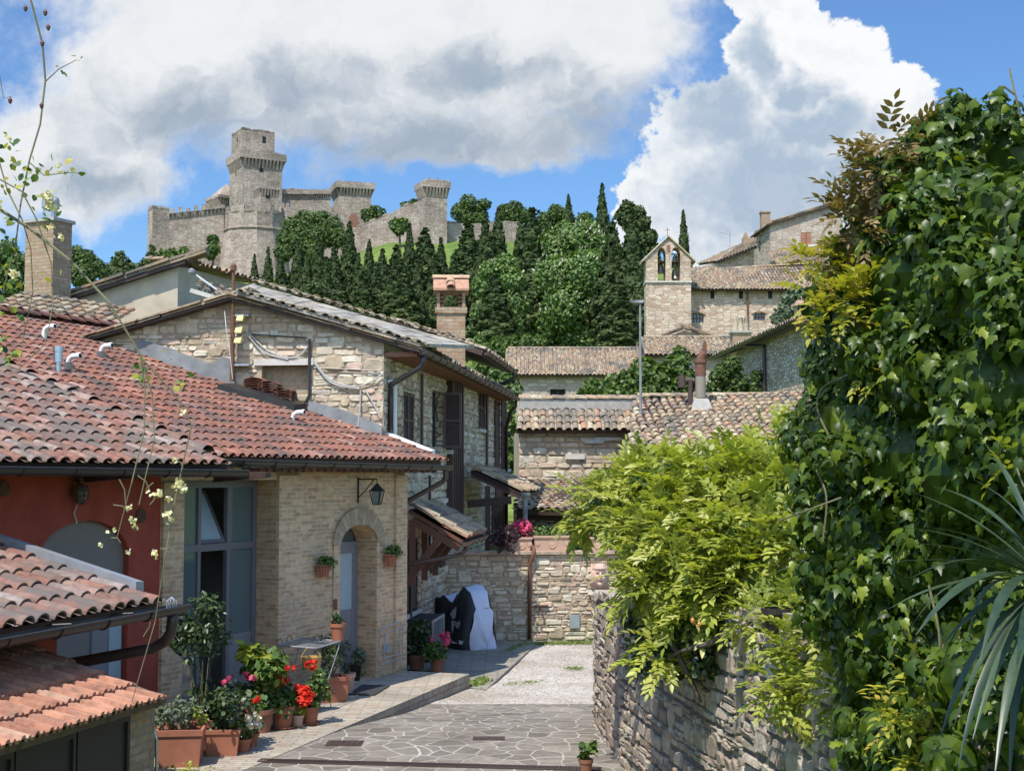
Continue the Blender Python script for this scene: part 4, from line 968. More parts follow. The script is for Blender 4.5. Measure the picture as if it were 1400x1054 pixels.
mb.tube([q, q - UP * .10, q - UP * .22 - nS * .02, q - UP * .32 - nS * .10, q - UP * .40 - nS * .25, FS.p(sS - 1.0, zg - .62, -1.15)], .062, 12); mb.build('downpipe', M['metal_brown'], SH, smooth=True)
mb = MB(); q = FS.p(sS - .25, zg + .02, 0)
for k in range(8): an = k * math.pi / 4; mb.tube([q + V(math.cos(an) * .05, math.sin(an) * .05, -.03), q + V(math.cos(an) * .06, math.sin(an) * .06, .05), q + V(0, 0, .10)], .005, 5)
mb.build('leaf_strainer', M['steel'], SH)
z2 = P(0, 1030, 11.45).z; la, lb = P(0, 1030, 11.45), PZ(236, 957, z2)
F2 = Fr(la, lb - la); s2 = (lb - la).dot(F2.d); sl3 = (-F2.n + UP * .30).normalized(); OL2 = F2.p(-4, z2 + .03, 0)
mb = MB()
def flat_tiles(mb, O, e, sl, Wd, Ln, pitch=.20, course=.36):
    nm = e.cross(sl).normalized(); nm = nm if nm.z > 0 else -nm
    prof = [(0, .012), (.012, .045), (.05, .05), (.065, .02), (.10, .012), (.115, .035), (.135, .035), (.15, .012), (.20, .012)]
    for i in range(int(Wd / pitch)):
        for j in range(int(math.ceil(Ln / course))):
            v0, v1 = j * course - .03, (j + 1) * course + .03; vs = []; dj = R.uniform(-.008, .008)
            for vv, up in ((v0 + dj, .045), (v1, 0)):
                for x, y in prof: vs.append(O + e * (i * pitch + x) + sl * vv + nm * (y + up))
            for x, y in prof: vs.append(O + e * (i * pitch + x) + sl * (v0 + dj) + nm * (y + .012))
            n = len(prof); mb.add(vs, [(k, k + 1, n + k + 1, n + k) for k in range(n - 1)] + [(k + 1, k, 2 * n + k, 2 * n + k + 1) for k in range(n - 1)], R.random())
flat_tiles(mb, OL2, F2.d, sl3, 4 + s2, 1.95); tag(mb.build('lower_roof', M['tile_new'], SH), 'lower roof of new bright orange tiles')
mb = MB(); roof_deck(mb, OL2 - UP * .005 + sl3 * .03, F2.d, sl3, 4 + s2 - .05, 1.95, .07); mb.build('lower_deck', M['tile_red_near'], SH)
FD = F2.off(-.22); mb = MB(); sd = FD.hs(180, 1000)
mb.box(FD, sd, FD.hs(214, 1000), -.5, z2 + .05, -1.1, -.02); mb.build('brick_pillar', M['brick_stack'], SH)
mb = MB(); ed = [-4, -2.9, -1.9]
for k in range(60): 
    if ed[-1] < sd - .9: ed.append(ed[-1] + .92)
ed = [sd - .93 * k for k in range(5)][::-1]
for a, b in zip(ed, ed[1:]):
    mb.box(FD, a + .012, b - .012, -.4, z2 - .08, -.06, -.03)
    for p_, q_ in ((a + .012, a + .06), (b - .06, b - .012)): mb.box(FD, p_, q_, -.4, z2 - .08, -.03, -.008)
    mb.box(FD, a + .06, b - .06, z2 - .14, z2 - .08, -.03, -.008)
mb.box(FD, ed[0], ed[-1], z2 - .08, z2 - .0, -.06, .0)
mb.build('cabinet_door', M['cab'], SH)
mb = MB(); mb.box(FD, -4, sd - .02, -.5, z2 - .02, -1.1, -.065); mb.box(FS, -4, FS.hs(78, 870, -1.0), -.4, zg + .02, -2.2, -1.0); mb.build('shed_body', M['red_paint'], SH)
# ================================================================== STONE GABLE HOUSE
CB = P(525, 477, 26.75); dB = V(.13, .99, 0).normalized()
FB = Fr(CB, (.9915, -.13)); FBs = Fr(CB, dB)
HB = thing('stone_house', 'stone gable house with brown shutters, dark gutter and tall brick chimney', 'house', (CB.x, CB.y, 0))
pl, pa, pr = FB.hit(150, 458), FB.hit(320, 409), FB.hit(528, 470)
def gtop(s):
    a, b = (pl, pa) if s < pa[0] else (pa, pr)
    return a[1] + (b[1] - a[1]) * (s - a[0]) / (b[0] - a[0])
nb0, nb1 = FB.hit(358, 500), FB.hit(422, 533)
niche = (nb0[0], nb1[0], nb1[1], nb0[1])
mb = MB(); wall_panel(mb, FB, pl[0] - 3, 0, 0, [(pl[0] - 3, pl[1] - 1.0), pl, pa, (0, gtop(0))], holes=[niche], reveal=.25)
mb.box(FB, niche[0], niche[1], niche[2], niche[3], -.30, -.25); mb.build('gable_mortar', M['mortar'], HB)
mb = MB()
def ins(s, z, a, b): return z + b < gtop(s) - .03 and not (niche[0] - .02 < s + a and s - a < niche[1] + .02 and niche[2] - .02 < z + b and z - b < niche[3] + .02)
stones(mb, FB, pl[0] + .1, 0, 3.6, pa[1], ins, hr=(.085, .20), wr=(.10, .40), depth=.022, gap=.006, big=.30, bigk=1.75, skip=.08)
mb.build('gable_stones', M['stone'], HB)
mb = MB(); mb.box(FB, niche[0] - .15, niche[1] + .1, niche[3], niche[3] + .13, -.2, .05); mb.build('niche_lintel', M['palestone'], HB)
# side wall along the lane
H_ = []
def sv(px, o=0): return FBs.hs(px, 560, o)
def zz(px, py, o=0): return FBs.hit(px, py, o)[1]
w1 = (sv(552), sv(567), zz(559, 612), zz(559, 537)); w2 = (sv(591), sv(606), zz(600, 612), zz(600, 535)); w3 = (sv(654), sv(664), zz(659, 587), zz(659, 527))
w4 = (sv(553.5), sv(573), zz(562, 836), zz(562, 738)); w5 = (sv(598), sv(606), zz(602, 776), zz(602, 745))
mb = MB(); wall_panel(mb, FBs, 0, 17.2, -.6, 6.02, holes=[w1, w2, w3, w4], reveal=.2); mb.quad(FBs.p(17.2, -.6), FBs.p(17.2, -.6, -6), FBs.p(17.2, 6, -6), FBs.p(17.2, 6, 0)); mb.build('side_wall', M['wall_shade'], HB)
mb = MB()
stones(mb, FBs, .02, .55, 3.2, 5.9, hr=(.14, .26), wr=(.3, .5), depth=.012); stones(mb, FBs, 1.0, 17, .1, 5.9, lambda s, z, a, b: not any(h[0] - .05 < s + a and s - a < h[1] + .05 and h[2] - .05 < z + b and z - b < h[3] + .05 for h in (w1, w2, w3, w4)), hr=(.12, .25), wr=(.2, .5), depth=.018)
mb.build('side_stones', M['stone'], HB)
for h, nm in ((w1, 'window'), (w3, 'window'), (w4, 'window')):
    mb = MB(); mb.box(FBs, h[0], h[1], h[2], h[3], -.22, -.19); wn = mb.build(nm, M['black'], HB)
    shutter('shutter', FBs, h[0] + .02, (h[0] + h[1]) / 2, h[2] + .02, h[3] - .02, -.06, M['shutter'], wn); shutter('shutter', FBs, (h[0] + h[1]) / 2 + .01, h[1] - .02, h[2] + .02, h[3] - .02, -.06, M['shutter'], wn)
    mb = MB(); mb.box(FBs, h[0] - .06, h[1] + .06, h[2] - .09, h[2] + .0, -.18, .07); mb.build('sill', M['palestone'], wn)
mb = MB(); mb.box(FBs, w2[0], w2[1], w2[2], w2[3], -.22, -.19); wn = mb.build('window', M['black'], HB)
FO = Fr(FBs.p(w2[1], 0, .02), FB.d * .93 + dB * .36, -dB); shutter('shutter', FO, .0, .42, w2[2], w2[3], 0, M['shutter'], wn, label='shutter standing open at a right angle')
# dark boarded bay running down the wall
ba, bb = sv(610), sv(626)
mb = MB(); mb.box(FBs, ba, bb, zz(618, 708), zz(618, 512), -.05, .16)
for k in range(1, 6): s = ba + (bb - ba) * k / 6; mb.box(FBs, s - .02, s + .02, zz(618, 706), zz(618, 514), .15, .185)
mb.build('boarded_bay', M['wood_dark'], HB)
for px, t0, t1, r_, m in ((577, 511, 610, .035, 'metal_brown'), (666, 530, 640, .04, 'metal_brown'), (563, 735, 845, .03, 'metal_dark'), (588, 650, 760, .03, 'cable_dark')):
    mb = MB(); s = sv(px, .08); mb.tube([FBs.p(s, FBs.hit(px, t0, .08)[1], .08), FBs.p(s, FBs.hit(px, t1, .08)[1], .08)], r_, 8); mb.build('wall_pipe', M[m], HB)
mb = MB(); q = FB.p(.30, FB.hit(536, 528)[1], .02); q = FBs.p(.55, FBs.hit(541, 540)[1], .09); mb.tube([q + UP * .22 - FB.d * .22 - dB * .35, q + UP * .22, q + UP * .1, V(q.x, q.y, 3.9)], .055, 10); mb.build('vent_pipe', M['pvc'], HB)
for px0, px1, t0, t1, o in ((675, 681, 548, 640, .3), (684, 690, 545, 646, .3), (671, 681, 690, 722, .2), (676, 690, 655, 722, .25)):
    a, b = sv(px0), sv(px1); shutter('shutter', FBs, a, b, zz(680, t1), zz(680, t0), .02, M['shutter'], HB)
for px0, px1, t0, t1 in ((587, 597, 755, 780), (600, 606, 752, 777)):
    shutter('small_shutter', FBs, sv(px0), sv(px1), zz(596, t1), zz(596, t0), .02, M['shutter'], HB)
mb = MB()
for px, py in ((600, 684), (612, 618), (690, 643)): s, z = FBs.hit(px, py); mb.box(FBs, s - .35, s + .35, z - .05, z + .05, -.05, .16)
mb.build('stone_ledge', M['palestone'], HB)
# verges: thick overlapping slabs running up both slopes of the gable
def verge(mb, a, b, dep, step=.46, th=.055, layers=2):
    a, b = Vector(a), Vector(b); L_ = (b - a).length; t_ = (b - a).normalized(); k = 0
    while k < L_:
        for l in range(layers):
            q = a + t_ * (k + R.uniform(-.05, .05)) + UP * (l * (th + .012)); w = step * R.uniform(.9, 1.25); o = R.uniform(-.02, .05) + .05 * l
            lo = [q + dep * o * -1, q + t_ * w - dep * o + UP * .012, q + t_ * w + dep * .55 + UP * .012, q + dep * .55]
            mb.hexa([lo[0], lo[3], lo[2], lo[1]], [p + UP * th * R.uniform(.8, 1.15) for p in (lo[0], lo[3], lo[2], lo[1])], R.random())
        k += step
mb = MB(); dep = -FB.n; off = FB.n * .26
A_, Bp, Cp = FB.p(*pl) + off, FB.p(*pa) + off, P(574, 478, 26.55)
verge(mb, A_ - (Bp - A_) * .25, Bp, dep, th=.04); verge(mb, Cp, Bp, dep, th=.04); mb.build('verge', M['tile_old'], HB)
ds = MB()
for a, b in ((A_ - (Bp - A_) * .25, Bp), (Bp, Cp)): ds.hexa([a - UP * .05, a - UP * .05 + dep * .3, b - UP * .05 + dep * .3, b - UP * .05], [a - UP * .01, a - UP * .01 + dep * .3, b - UP * .01 + dep * .3, b - UP * .01])
ds.build('verge_board', M['wood_dark'], HB)
# roof behind the verge: grey slabs edged with old tiles
f0, f1 = P(322, 398, 26.6), P(576, 470, 26.6); k0, k1 = P(347, 388, 29.2), P(650, 473, 29.6)
mb = MB(); N_ = 22
for i in range(N_):
    for j in range(3):
        a, b = i / N_, (i + .97) / N_; c, d = j / 3, (j + .98) / 3
        q = [f0.lerp(f1, a).lerp(k0.lerp(k1, a), c), f0.lerp(f1, b).lerp(k0.lerp(k1, b), c), f0.lerp(f1, b).lerp(k0.lerp(k1, b), d), f0.lerp(f1, a).lerp(k0.lerp(k1, a), d)]
        u_ = UP * R.uniform(0, .02); mb.hexa([p - UP * .06 for p in q], [p + u_ for p in q], R.random())
mb.build('slab_roof', M['lead'], HB)
mb = MB(); e_ = (f1 - f0); coppi(mb, f0 - UP * .02, e_, ((k0 + k1) - (f0 + f1)), e_.length, .42, pitch=.21, course=.42, r=.082, jit=2.6, flat=.55); mb.build('edge_tiles', M['tile_cream'], HB); mb = MB()
e2 = k1 - k0; coppi(mb, k0 - ((k0 + k1) - (f0 + f1)).normalized() * .25 + UP * .03, e2, ((k0 + k1) - (f0 + f1)), e2.length, .45, pitch=.24, course=.42, r=.085, jit=2.2, flat=.5); mb.build('edge_tiles', M['tile_cream'], HB)
# eaves over the lane
ea, eb = P(577, 479, 26.6), PZ(716, 549, P(577, 479, 26.6).z); eb = ea + (eb - ea).normalized() * 16.5
de = (eb - ea).normalized(); FE = Fr(ea, de); zE = ea.z
mb = MB(); gutter(mb, ea, eb, .085); mb.build('gutter', M['metal_dark'], HB)
sle = (-FE.n + UP * .33).normalized(); oe = ea - FE.n * .08 + UP * .06
mb = MB(); coppi(mb, oe, de, sle, 16.4, .75, pitch=.22, course=.36, r=.085, jit=2); mb.build('eave_tiles', M['tile_old'], HB)
mb = MB(); roof_deck(mb, oe - UP * .03 + sle * .05, de, sle, 16.4, 3.2, .10); mb.build('roof_deck', M['wood_dark'], HB)
mb = MB(); k = .1
while k < 16.3:
    mb.hexa(*[[FE.p(k, zE + h0 + dh, o) for k, o in ((k, -.12), (k, -.75), (k + .12, -.75), (k + .12, -.12))] for h0, dh in ((-.11, 0), (-.02, 0))], R.random()); k += .23
mb.build('eave_corbels', M['clay_dark'], HB)
mb = MB(); q = ea + de * .12 - UP * .06; c1 = FBs.p(.32, 0, .07)
mb.tube([q, q - UP * .16, q - UP * .26 - FE.n * .05 , V(c1.x, c1.y, FB.hit(537, 528)[1]) + UP * .05, V(c1.x, c1.y, FB.hit(537, 545)[1]), V(c1.x, c1.y, 3.8)], .055, 10); mb.build('downpipe', M['metal_dark'], HB, smooth=True)
mb = MB(); q = eb - de * .12 - UP * .06; mb.tube([q, q - UP * .2, q - UP * .35 - FE.n * .15, FBs.p(16.9, zE - .9, .1), FBs.p(16.9, 2, .1)], .05, 10); mb.build('downpipe', M['metal_dark'], HB, smooth=True)
# raised roof behind the chimney
r0 = P(664, 481, 36.0); r1 = PZ(703, 507, r0.z); dr_ = (r1 - r0).normalized(); FR = Fr(r0, dr_); rl = (r1 - r0).length; slr = (-FR.n + UP * .34).normalized()
mb = MB(); roof_deck(mb, r0 - FR.n * .05 + UP * .03 - dr_ * .1, dr_, slr, rl, 2.6, .14); mb.build('raised_roof_deck', M['wood_dark'], HB)
mb = MB(); coppi(mb, r0 - FR.n * .06 + UP * .04 - dr_ * .1, dr_, slr, rl, 2.5, pitch=.23, course=.38, r=.09, jit=2); mb.build('raised_roof', M['tile_old'], HB)
mb = MB(); gutter(mb, r0, r1, .09); mb.build('gutter', M['metal_brown'], HB)
mb = MB(); q = r1 - dr_ * .15 - UP * .06; mb.tube([q, q - UP * .12, q - UP * .22 - FR.n * .05, q - UP * .55 - FR.n * .9], .05, 10); mb.build('downpipe', M['metal_dark'], HB, smooth=True)
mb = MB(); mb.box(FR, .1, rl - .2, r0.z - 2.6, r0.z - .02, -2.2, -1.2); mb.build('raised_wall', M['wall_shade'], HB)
# chimney
KC = P(597, 470, 31.3); FK = Fr(KC, (.99, .05)); w = FK.hs(636, 470); z0, z1, z2_, z3 = 6.85, FK.hit(600, 428)[1], FK.hit(600, 420)[1], FK.hit(600, 398)[1]
mb = MB(); mb.box(FK, 0, w, z0 - .8, z1, -.66, 0); mb.box(FK, -.04, w + .04, z1, z2_, -.70, .04)
for a, b in ((0, .07), (w - .07, w)):
    mb.box(FK, a, b, z2_, z3, -.66, -.50); mb.box(FK, a, b, z2_, z3, -.16, 0)
st = mb.build('chimney', M['brick_stack'], HB)
mb = MB()
for k in range(4):
    z = z2_ + (z3 - z2_) * (k + .5) / 4
    for a, b in ((.07, .16), (w - .16, w - .07)): mb = MB(); mb.box(FK, a, b, z - .03, z + .03, -.60, -.05); mb.build('chimney_louvre', M['clay_dark'], st)
mb = MB(); zt_ = FK.hit(600, 376)[1]; mid = -.33
for o0, o1 in ((.14, mid), (-.80, mid)):
    a = [FK.p(-.08, z3, o0), FK.p(w + .08, z3, o0), FK.p(w + .08, zt_ - .06, o1), FK.p(-.08, zt_ - .06, o1)]; mb.hexa([a[0], a[3], a[2], a[1]], [p + UP * .05 for p in (a[0], a[3], a[2], a[1])], R.random())
slk = (FK.p(0, zt_ - .06, mid) - FK.p(0, z3, .14)).normalized()
coppi(mb, FK.p(w / 2 - .11, z3 + .05, .14), FK.d, slk, .22, .46, pitch=.22, course=.24, r=.10, pan=False)
ring = []
for s in (-.1, w * .5, w + .1):
    for j in range(8): an = math.pi * j / 7; ring.append(FK.p(s, zt_ - .03 + math.sin(an) * .08, mid + math.cos(an) * .10))
mb.add(ring, [(i * 8 + j, i * 8 + j + 1, i * 8 + 9 + j, i * 8 + 8 + j) for i in range(2) for j in range(7)], .5)
mb.build('chimney_cap', M['cap_tile'], st)
# lower porch roof over the house door
pa_, pb_ = P(636, 741, 27.6), None; zp = pa_.z; pb_ = PZ(667, 730, zp); dp = (pb_ - pa_).normalized(); FP = Fr(pa_, dp); lp = 3.2
wallx = P(556, 699, 27.2); slo = (wallx - pa_); slo = (slo - dp * slo.dot(dp)); spl = slo.length; slo = slo.normalized()
PO = thing('porch_roof', 'lower tiled porch roof on brown timber brackets beside the brick house', 'porch roof', FP.p(0, 0))
mb = MB(); coppi(mb, pa_ - FP.n * .06 + UP * .10, dp, slo, lp, spl, pitch=.22, course=.36, r=.085, jit=2); mb.build('roof', M['tile_old'], PO)
mb = MB(); flat_tiles(mb, pa_ - FP.n * .02 + UP * .05, dp, slo, lp, .5, .2, .5); mb.build('eave_tiles', M['tile_new'], PO)
mb = MB(); roof_deck(mb, pa_ - FP.n * .04 + UP * .03, dp, slo, lp, spl, .07); mb.build('boarding', M['wood_red'], PO)
mb = MB()
for k in (.08, 1.6, 3.05):
    q = pa_ + dp * k - UP * .12 - FP.n * .12; wq = q + slo * (spl - .15); mb.bar(q, wq, .11, .15); lowq = V(wq.x, wq.y, q.z - .55); mb.bar(lowq, q.lerp(wq, .42) - UP * .02, .10, .13); mb.bar(lowq - UP * .2, V(wq.x, wq.y, wq.z), .12, .12)
mb.build('bracket', M['wood_red'], PO)
mb = MB(); gutter(mb, pa_ - dp * .05, pa_ + dp * lp, .085); mb.build('gutter', M['metal_brown'], PO)
mb = MB(); q = pa_ + dp * .1 - UP * .08; e_ = P(553, 772, 27.0); mb.tube([q, q - UP * .08, q - UP * .16 - FP.n * .08, q - UP * .2 - FP.n * .22, e_], .045, 10); mb.build('downpipe', M['metal_brown'], PO, smooth=True)
mb = MB(); verge(mb, pa_ - dp * .03 + UP * .12 - FP.n * .05, pa_ - dp * .03 + UP * .12 + slo * spl, dp, step=.4, th=.05, layers=1); mb.build('verge', M['tile_old'], PO)
# upper porch
ua = P(716, 675, 35.2); zu = ua.z; du = dB; FU = Fr(ua, du); uw = P(634, 642, 34.2); su = uw - ua; su = su - du * su.dot(du); ul = su.length; su = su.normalized(); lu = 3.4
PU = thing('porch_roof', 'upper tiled porch roof over the terrace, propped on a slim grey post', 'porch roof', FU.p(0, 0))
mb = MB(); coppi(mb, ua + UP * .06, du, su, lu, ul, pitch=.22, course=.36, r=.085, jit=2.2); mb.build('roof', M['tile_old'], PU)
mb = MB(); roof_deck(mb, ua + UP * .0, du, su, lu, ul, .09); mb.build('boarding', M['wood_dark'], PU)
mb = MB(); verge(mb, ua + UP * .05, ua + UP * .05 + su * ul, du, step=.4, th=.06, layers=1); mb.build('verge', M['tile_old'], PU)
mb = MB(); q = ua + su * .1 - UP * .15; mb.bar(q - UP * .15 + su * .25, V((q + su * ul).x, (q + su * ul).y, q.z - .15), .14, .2); mb.bar(ua + du * .05 + su * .1 - UP * .1, ua + du * .05 + su * ul - UP * .1, .1, .14)
mb.bar(V((q + su * ul * .62).x, (q + su * ul * .62).y, 1.0), V((q + su * ul * .62).x, (q + su * ul * .62).y, zu + .2), .13, .13); mb.build('beam', M['wood_dark'], PU)
mb = MB(); q = P(718, 680, 34.4); mb.tube([V(q.x, q.y, .95), V(q.x, q.y, zu - .02)], .06, 10); mb.lathe(V(q.x, q.y, zu - .1), [(.08, 0), (.14, .08), (.14, .14)], 12); mb.build('post', M['flash'], PU)

# utility mast with insulators, floodlight and cables on the gable
mb = MB(); s, z = FB.hit(323, 434); s2_, zb_ = FB.hit(323, 522)
UM = thing('utility_mast', 'rusty utility mast with three yellow insulators clamped to the stone gable', 'utility pole', FB.p(s, zb_, .2))
mb.tube([FB.p(s, zb_, .2), FB.p(s, FB.hit(323, 432)[1], .2)], .045, 10); mb.tube([FB.p(s, FB.hit(323, 430)[1], .2), FB.p(s, FB.hit(323, 372)[1], .2)], .032, 8); mb.lathe(FB.p(s, FB.hit(323, 372)[1], .2), [(.06, 0), (.06, .1), (.03, .14)], 10)
mb.build('pole', M['rust'], UM)
for px, py in ((333, 436), (331, 452), (330, 466)):
    mb = MB(); a, b = FB.hit(px, py); mb.hexa([FB.p(a - .07, b - .06, .14), FB.p(a - .07, b - .06, .26), FB.p(a + .06, b - .07, .26), FB.p(a + .06, b - .07, .14)], [FB.p(a - .05, b + .03, .15), FB.p(a - .05, b + .03, .25), FB.p(a + .09, b + .05, .25), FB.p(a + .09, b + .05, .15)]); mb.build('insulator', M['yellow'], UM)
mb = MB()
for py in (433, 500): a, b = FB.hit(323, py); mb.box(FB, a - .03, a + .32, b - .02, b + .02, -.05, .21)
mb.build('arm', M['steel'], UM)
def curvy(p, n=5):
    out = []; q = [p[0] * 2 - p[1]] + p + [p[-1] * 2 - p[-2]]
    for i in range(1, len(q) - 2):
        for k in range(n): t_ = k / n; out.append(.5 * (2 * q[i] + (q[i + 1] - q[i - 1]) * t_ + (2 * q[i - 1] - 5 * q[i] + 4 * q[i + 1] - q[i + 2]) * t_ ** 2 + (3 * q[i] - q[i - 1] - 3 * q[i + 1] + q[i + 2]) * t_ ** 3))
    return out + [p[-1]]
def sag(a, b, drop, n=12): return [a.lerp(b, k / n) - UP * drop * 4 * (k / n) * (1 - k / n) for k in range(n + 1)]
CB_ = thing('wall_cables', 'bundle of loose grey cables looped across the stone gable', 'cables', FB.p(*FB.hit(400, 490)))
mb = MB()
for pts in (((337, 452), (365, 478), (392, 489), (410, 487), (424, 472)), ((429, 492), (452, 519), (485, 529), (508, 522), (524, 512)), ((337, 455), (362, 482), (395, 492)), ((430, 496), (455, 524), (492, 532)), ((494, 533), (493, 560), (490, 584)), ((500, 533), (512, 553), (521, 572))):
    mb.tube(curvy([FB.p(*FB.hit(*p), .06) for p in pts]), .015, 6)
mb.build('cable', M['cable'], CB_)
mb = MB(); mb.tube([FB.p(*FB.hit(424, 464), .06), FB.p(*FB.hit(424, 540), .06), FB.p(*FB.hit(418, 552), .06)], .03, 6)
for py in (462, 507): mb.tube([FB.p(*FB.hit(338, py - 5), .05), FB.p(*FB.hit(420, py), .05)], .012, 5) if py == 462 else mb.tube([FB.p(*FB.hit(430, py - 4), .05), FB.p(*FB.hit(520, py), .05)], .012, 5)
mb.build('conduit', M['metal_dark'], CB_)
mb = MB(); verts = [FB.hit(182, 462), FB.hit(230, 474), FB.hit(290, 500), FB.hit(316, 505), FB.hit(318, 520), FB.hit(190, 470)]
mb.prism([FB.p(s, z, .04) for s, z in (FB.hit(190, 464), FB.hit(240, 478), FB.hit(288, 499), FB.hit(306, 488), FB.hit(322, 492), FB.hit(322, 545), FB.hit(185, 545))], FB.n * .03); mb.build('wall_flashing', M['flash'], HB); mb = MB(); mb.prism([FB.p(s, z, .04) for s, z in (FB.hit(423, 548), FB.hit(470, 560), FB.hit(523, 582), FB.hit(524, 660), FB.hit(423, 660))], FB.n * .03); mb.build('wall_flashing', M['flash'], HB)
TS = thing('tile_stack', 'spare clay tiles stacked on the red roof against the stone gable', 'roof tiles', FB.p(*FB.hit(375, 545), .5))
for i, (px, py, n) in enumerate(((352, 528, 5), (372, 536, 6), (390, 545, 6))):
    mb = MB()
    for k in range(n):
        a, b = FB.hit(px, py); q = FB.p(a - .2, b + k * .045 - .14, .38 + .02 * (k % 2)); coppi(mb, q, FB.d, (FB.d * .0 + UP * .1 + -FB.n), .5, .4, pitch=.5, course=.4, r=.2, flat=.35, pan=False, jit=0)
    mb.build('tile_pile', M['tile_red'], TS)

# ================================================================== PLASTER HOUSE behind on the left
YG = 34.5; c0 = P(243, 400, YG); FG = Fr(c0, (1, .06)); FGs = Fr(c0, (.30, .95))
HG = thing('plaster_house', 'grey plastered house with old tile verge and square brick chimney on the left', 'house', (c0.x, c0.y, terrain(c0.x, c0.y)))
a, b = FG.hit(-40, 445), FG.hit(243, 362)
mb = MB(); wall_panel(mb, FG, a[0], 0, .5, [a, (0, b[1])]); mb.build('wall', M['plaster'], HG)
mb = MB(); p1, p2, p3, p4, p5 = (FG.hit(*q) for q in ((75, 418), (100, 414), (165, 443), (180, 466), (60, 440))); mb.prism([FG.p(s, z, -.01) for s, z in (FG.hit(78, 418), FG.hit(104, 415), FG.hit(130, 424), FG.hit(168, 441), FG.hit(172, 470), FG.hit(70, 470))], FG.n * .022); mb.build('fresh_patch', M['white_plaster'], HG)
sr = FGs.hs(345, 400); mb = MB(); wall_panel(mb, FGs, 0, sr, .5, b[1] - .02); mb.build('return_wall', M['plaster'], HG)
q0, q1 = FG.p(*FG.hit(-40, 447), .22), FG.p(FG.hit(255, 353)[0], FG.hit(255, 353)[1], .22)
mb = MB(); verge(mb, q0 - UP * .07, q1 - UP * .07, -FG.n, step=.5, th=.07); mb.build('verge', M['tile_old'], HG)
mb = MB(); mb.hexa([q0 - UP * .16, q1 - UP * .16, q1 - UP * .16 - FG.n * 2.5, q0 - UP * .16 - FG.n * 2.5], [q0 - UP * .08, q1 - UP * .08, q1 - UP * .08 - FG.n * 2.5, q0 - UP * .08 - FG.n * 2.5]); mb.build('roof_deck', M['wood_dark'], HG)
mb = MB(); coppi(mb, FGs.p(-.1, b[1] + .02, .28), FGs.d, (-FGs.n * 1 + UP * .12), sr + .2, 1.2, pitch=.22, course=.36, r=.088, jit=2); mb.build('eave_tiles', M['tile_old'], HG)
mb = MB(); a1, b1 = FG.hit(262, 394), FG.hit(322, 414); FGo = FG.off(.02)
x0, x1 = P(262, 398, 32.6), P(322, 416, 32.6); mb.bar(x0, x1, .3, .10); mb.build('eave_beam', M['palestone'], HG)
mb = MB(); coppi(mb, x0 + UP * .05, (x1 - x0), V(-.1, 1, .32), (x1 - x0).length, 1.2, pitch=.24, course=.36, r=.09, jit=2); mb.build('lean_to_tiles', M['tile_old'], HG)
mb = MB(); s = P(262, 372, 33.2); mb.lathe(P(262, 371, 33.0), [(.001, -.06), (.08, -.04), (.09, .03), (.001, .08)], 12); mb.tube([P(265, 374, 33.1), P(300, 399, 32.6), P(306, 403, 32.5)], .03, 8); fl0 = mb.build('floodlight', M['steel'], HG)
mb = MB(); mb.tube([P(304, 402, 32.4), P(307, 425, 27), P(309, 447, 26.5), P(314, 480, 26.4), P(318, 518, 26.3)], .008, 6); mb.build('floodlight_cable', M['cable'], HG)
# its chimney
KG = P(72, 360, 33.5); FQ = Fr(KG, (.93, -.36), None); FQ = Fr(P(34, 360, 33.7), P(72, 360, 33.3) - P(34, 360, 33.7))
wq = FQ.hs(72, 360); z0 = 6.0; z1 = FQ.hit(50, 304)[1]
mb = MB(); mb.box(FQ, 0, wq, z0, z1, -.62, 0); ch = mb.build('chimney', M['brick_stack'], HG)
mb = MB(); mb.box(FQ, -.06, wq + .06, z1, z1 + .08, -.68, .06); mb.build('chimney_slab', M['concrete'], ch)
mb = MB(); mb.lathe(FQ.p(wq / 2 + .05, z1 + .08, -.3), [(.17, 0), (.17, .30), (.21, .30), (.21, .50), (.19, .56), (.03, .62)], 16); mb.build('chimney_cowl', M['steel'], ch)
# low slab roof in front of the plaster wall
h0, h1 = P(-30, 425, 31.2), P(140, 452, 30.6)
mb = MB(); coppi(mb, h0, h1 - h0, V(.1, 1, .30), (h1 - h0).length, 2.4, pitch=.25, course=.40, r=.095, jit=2.5); mb.build('low_roof', M['tile_old'], HG)
mb = MB(); verge(mb, h0 - UP * .12 - V(0, .05, 0), h1 - UP * .12 - V(0, .05, 0), V(0, 1, 0), step=.5, th=.06); mb.build('low_verge', M['tile_old'], HG)
mb = MB(); hq = Fr(h0, h1 - h0); mb.box(hq, 0, (h1 - h0).length, 3, min(h0.z, h1.z) - .13, -2.4, -.1); mb.build('low_wall', M['wall_far'], HG)
mb = MB(); q = P(142, 449, 30.4); mb.hexa([q + V(x, y, -.1) for x, y in ((-.4, -.3), (.5, -.3), (.5, .4), (-.4, .4))], [q + V(x, y, .04) for x, y in ((-.4, -.3), (.5, -.3), (.5, .4), (-.4, .4))]); mb.build('lead_valley', M['flash'], HG)

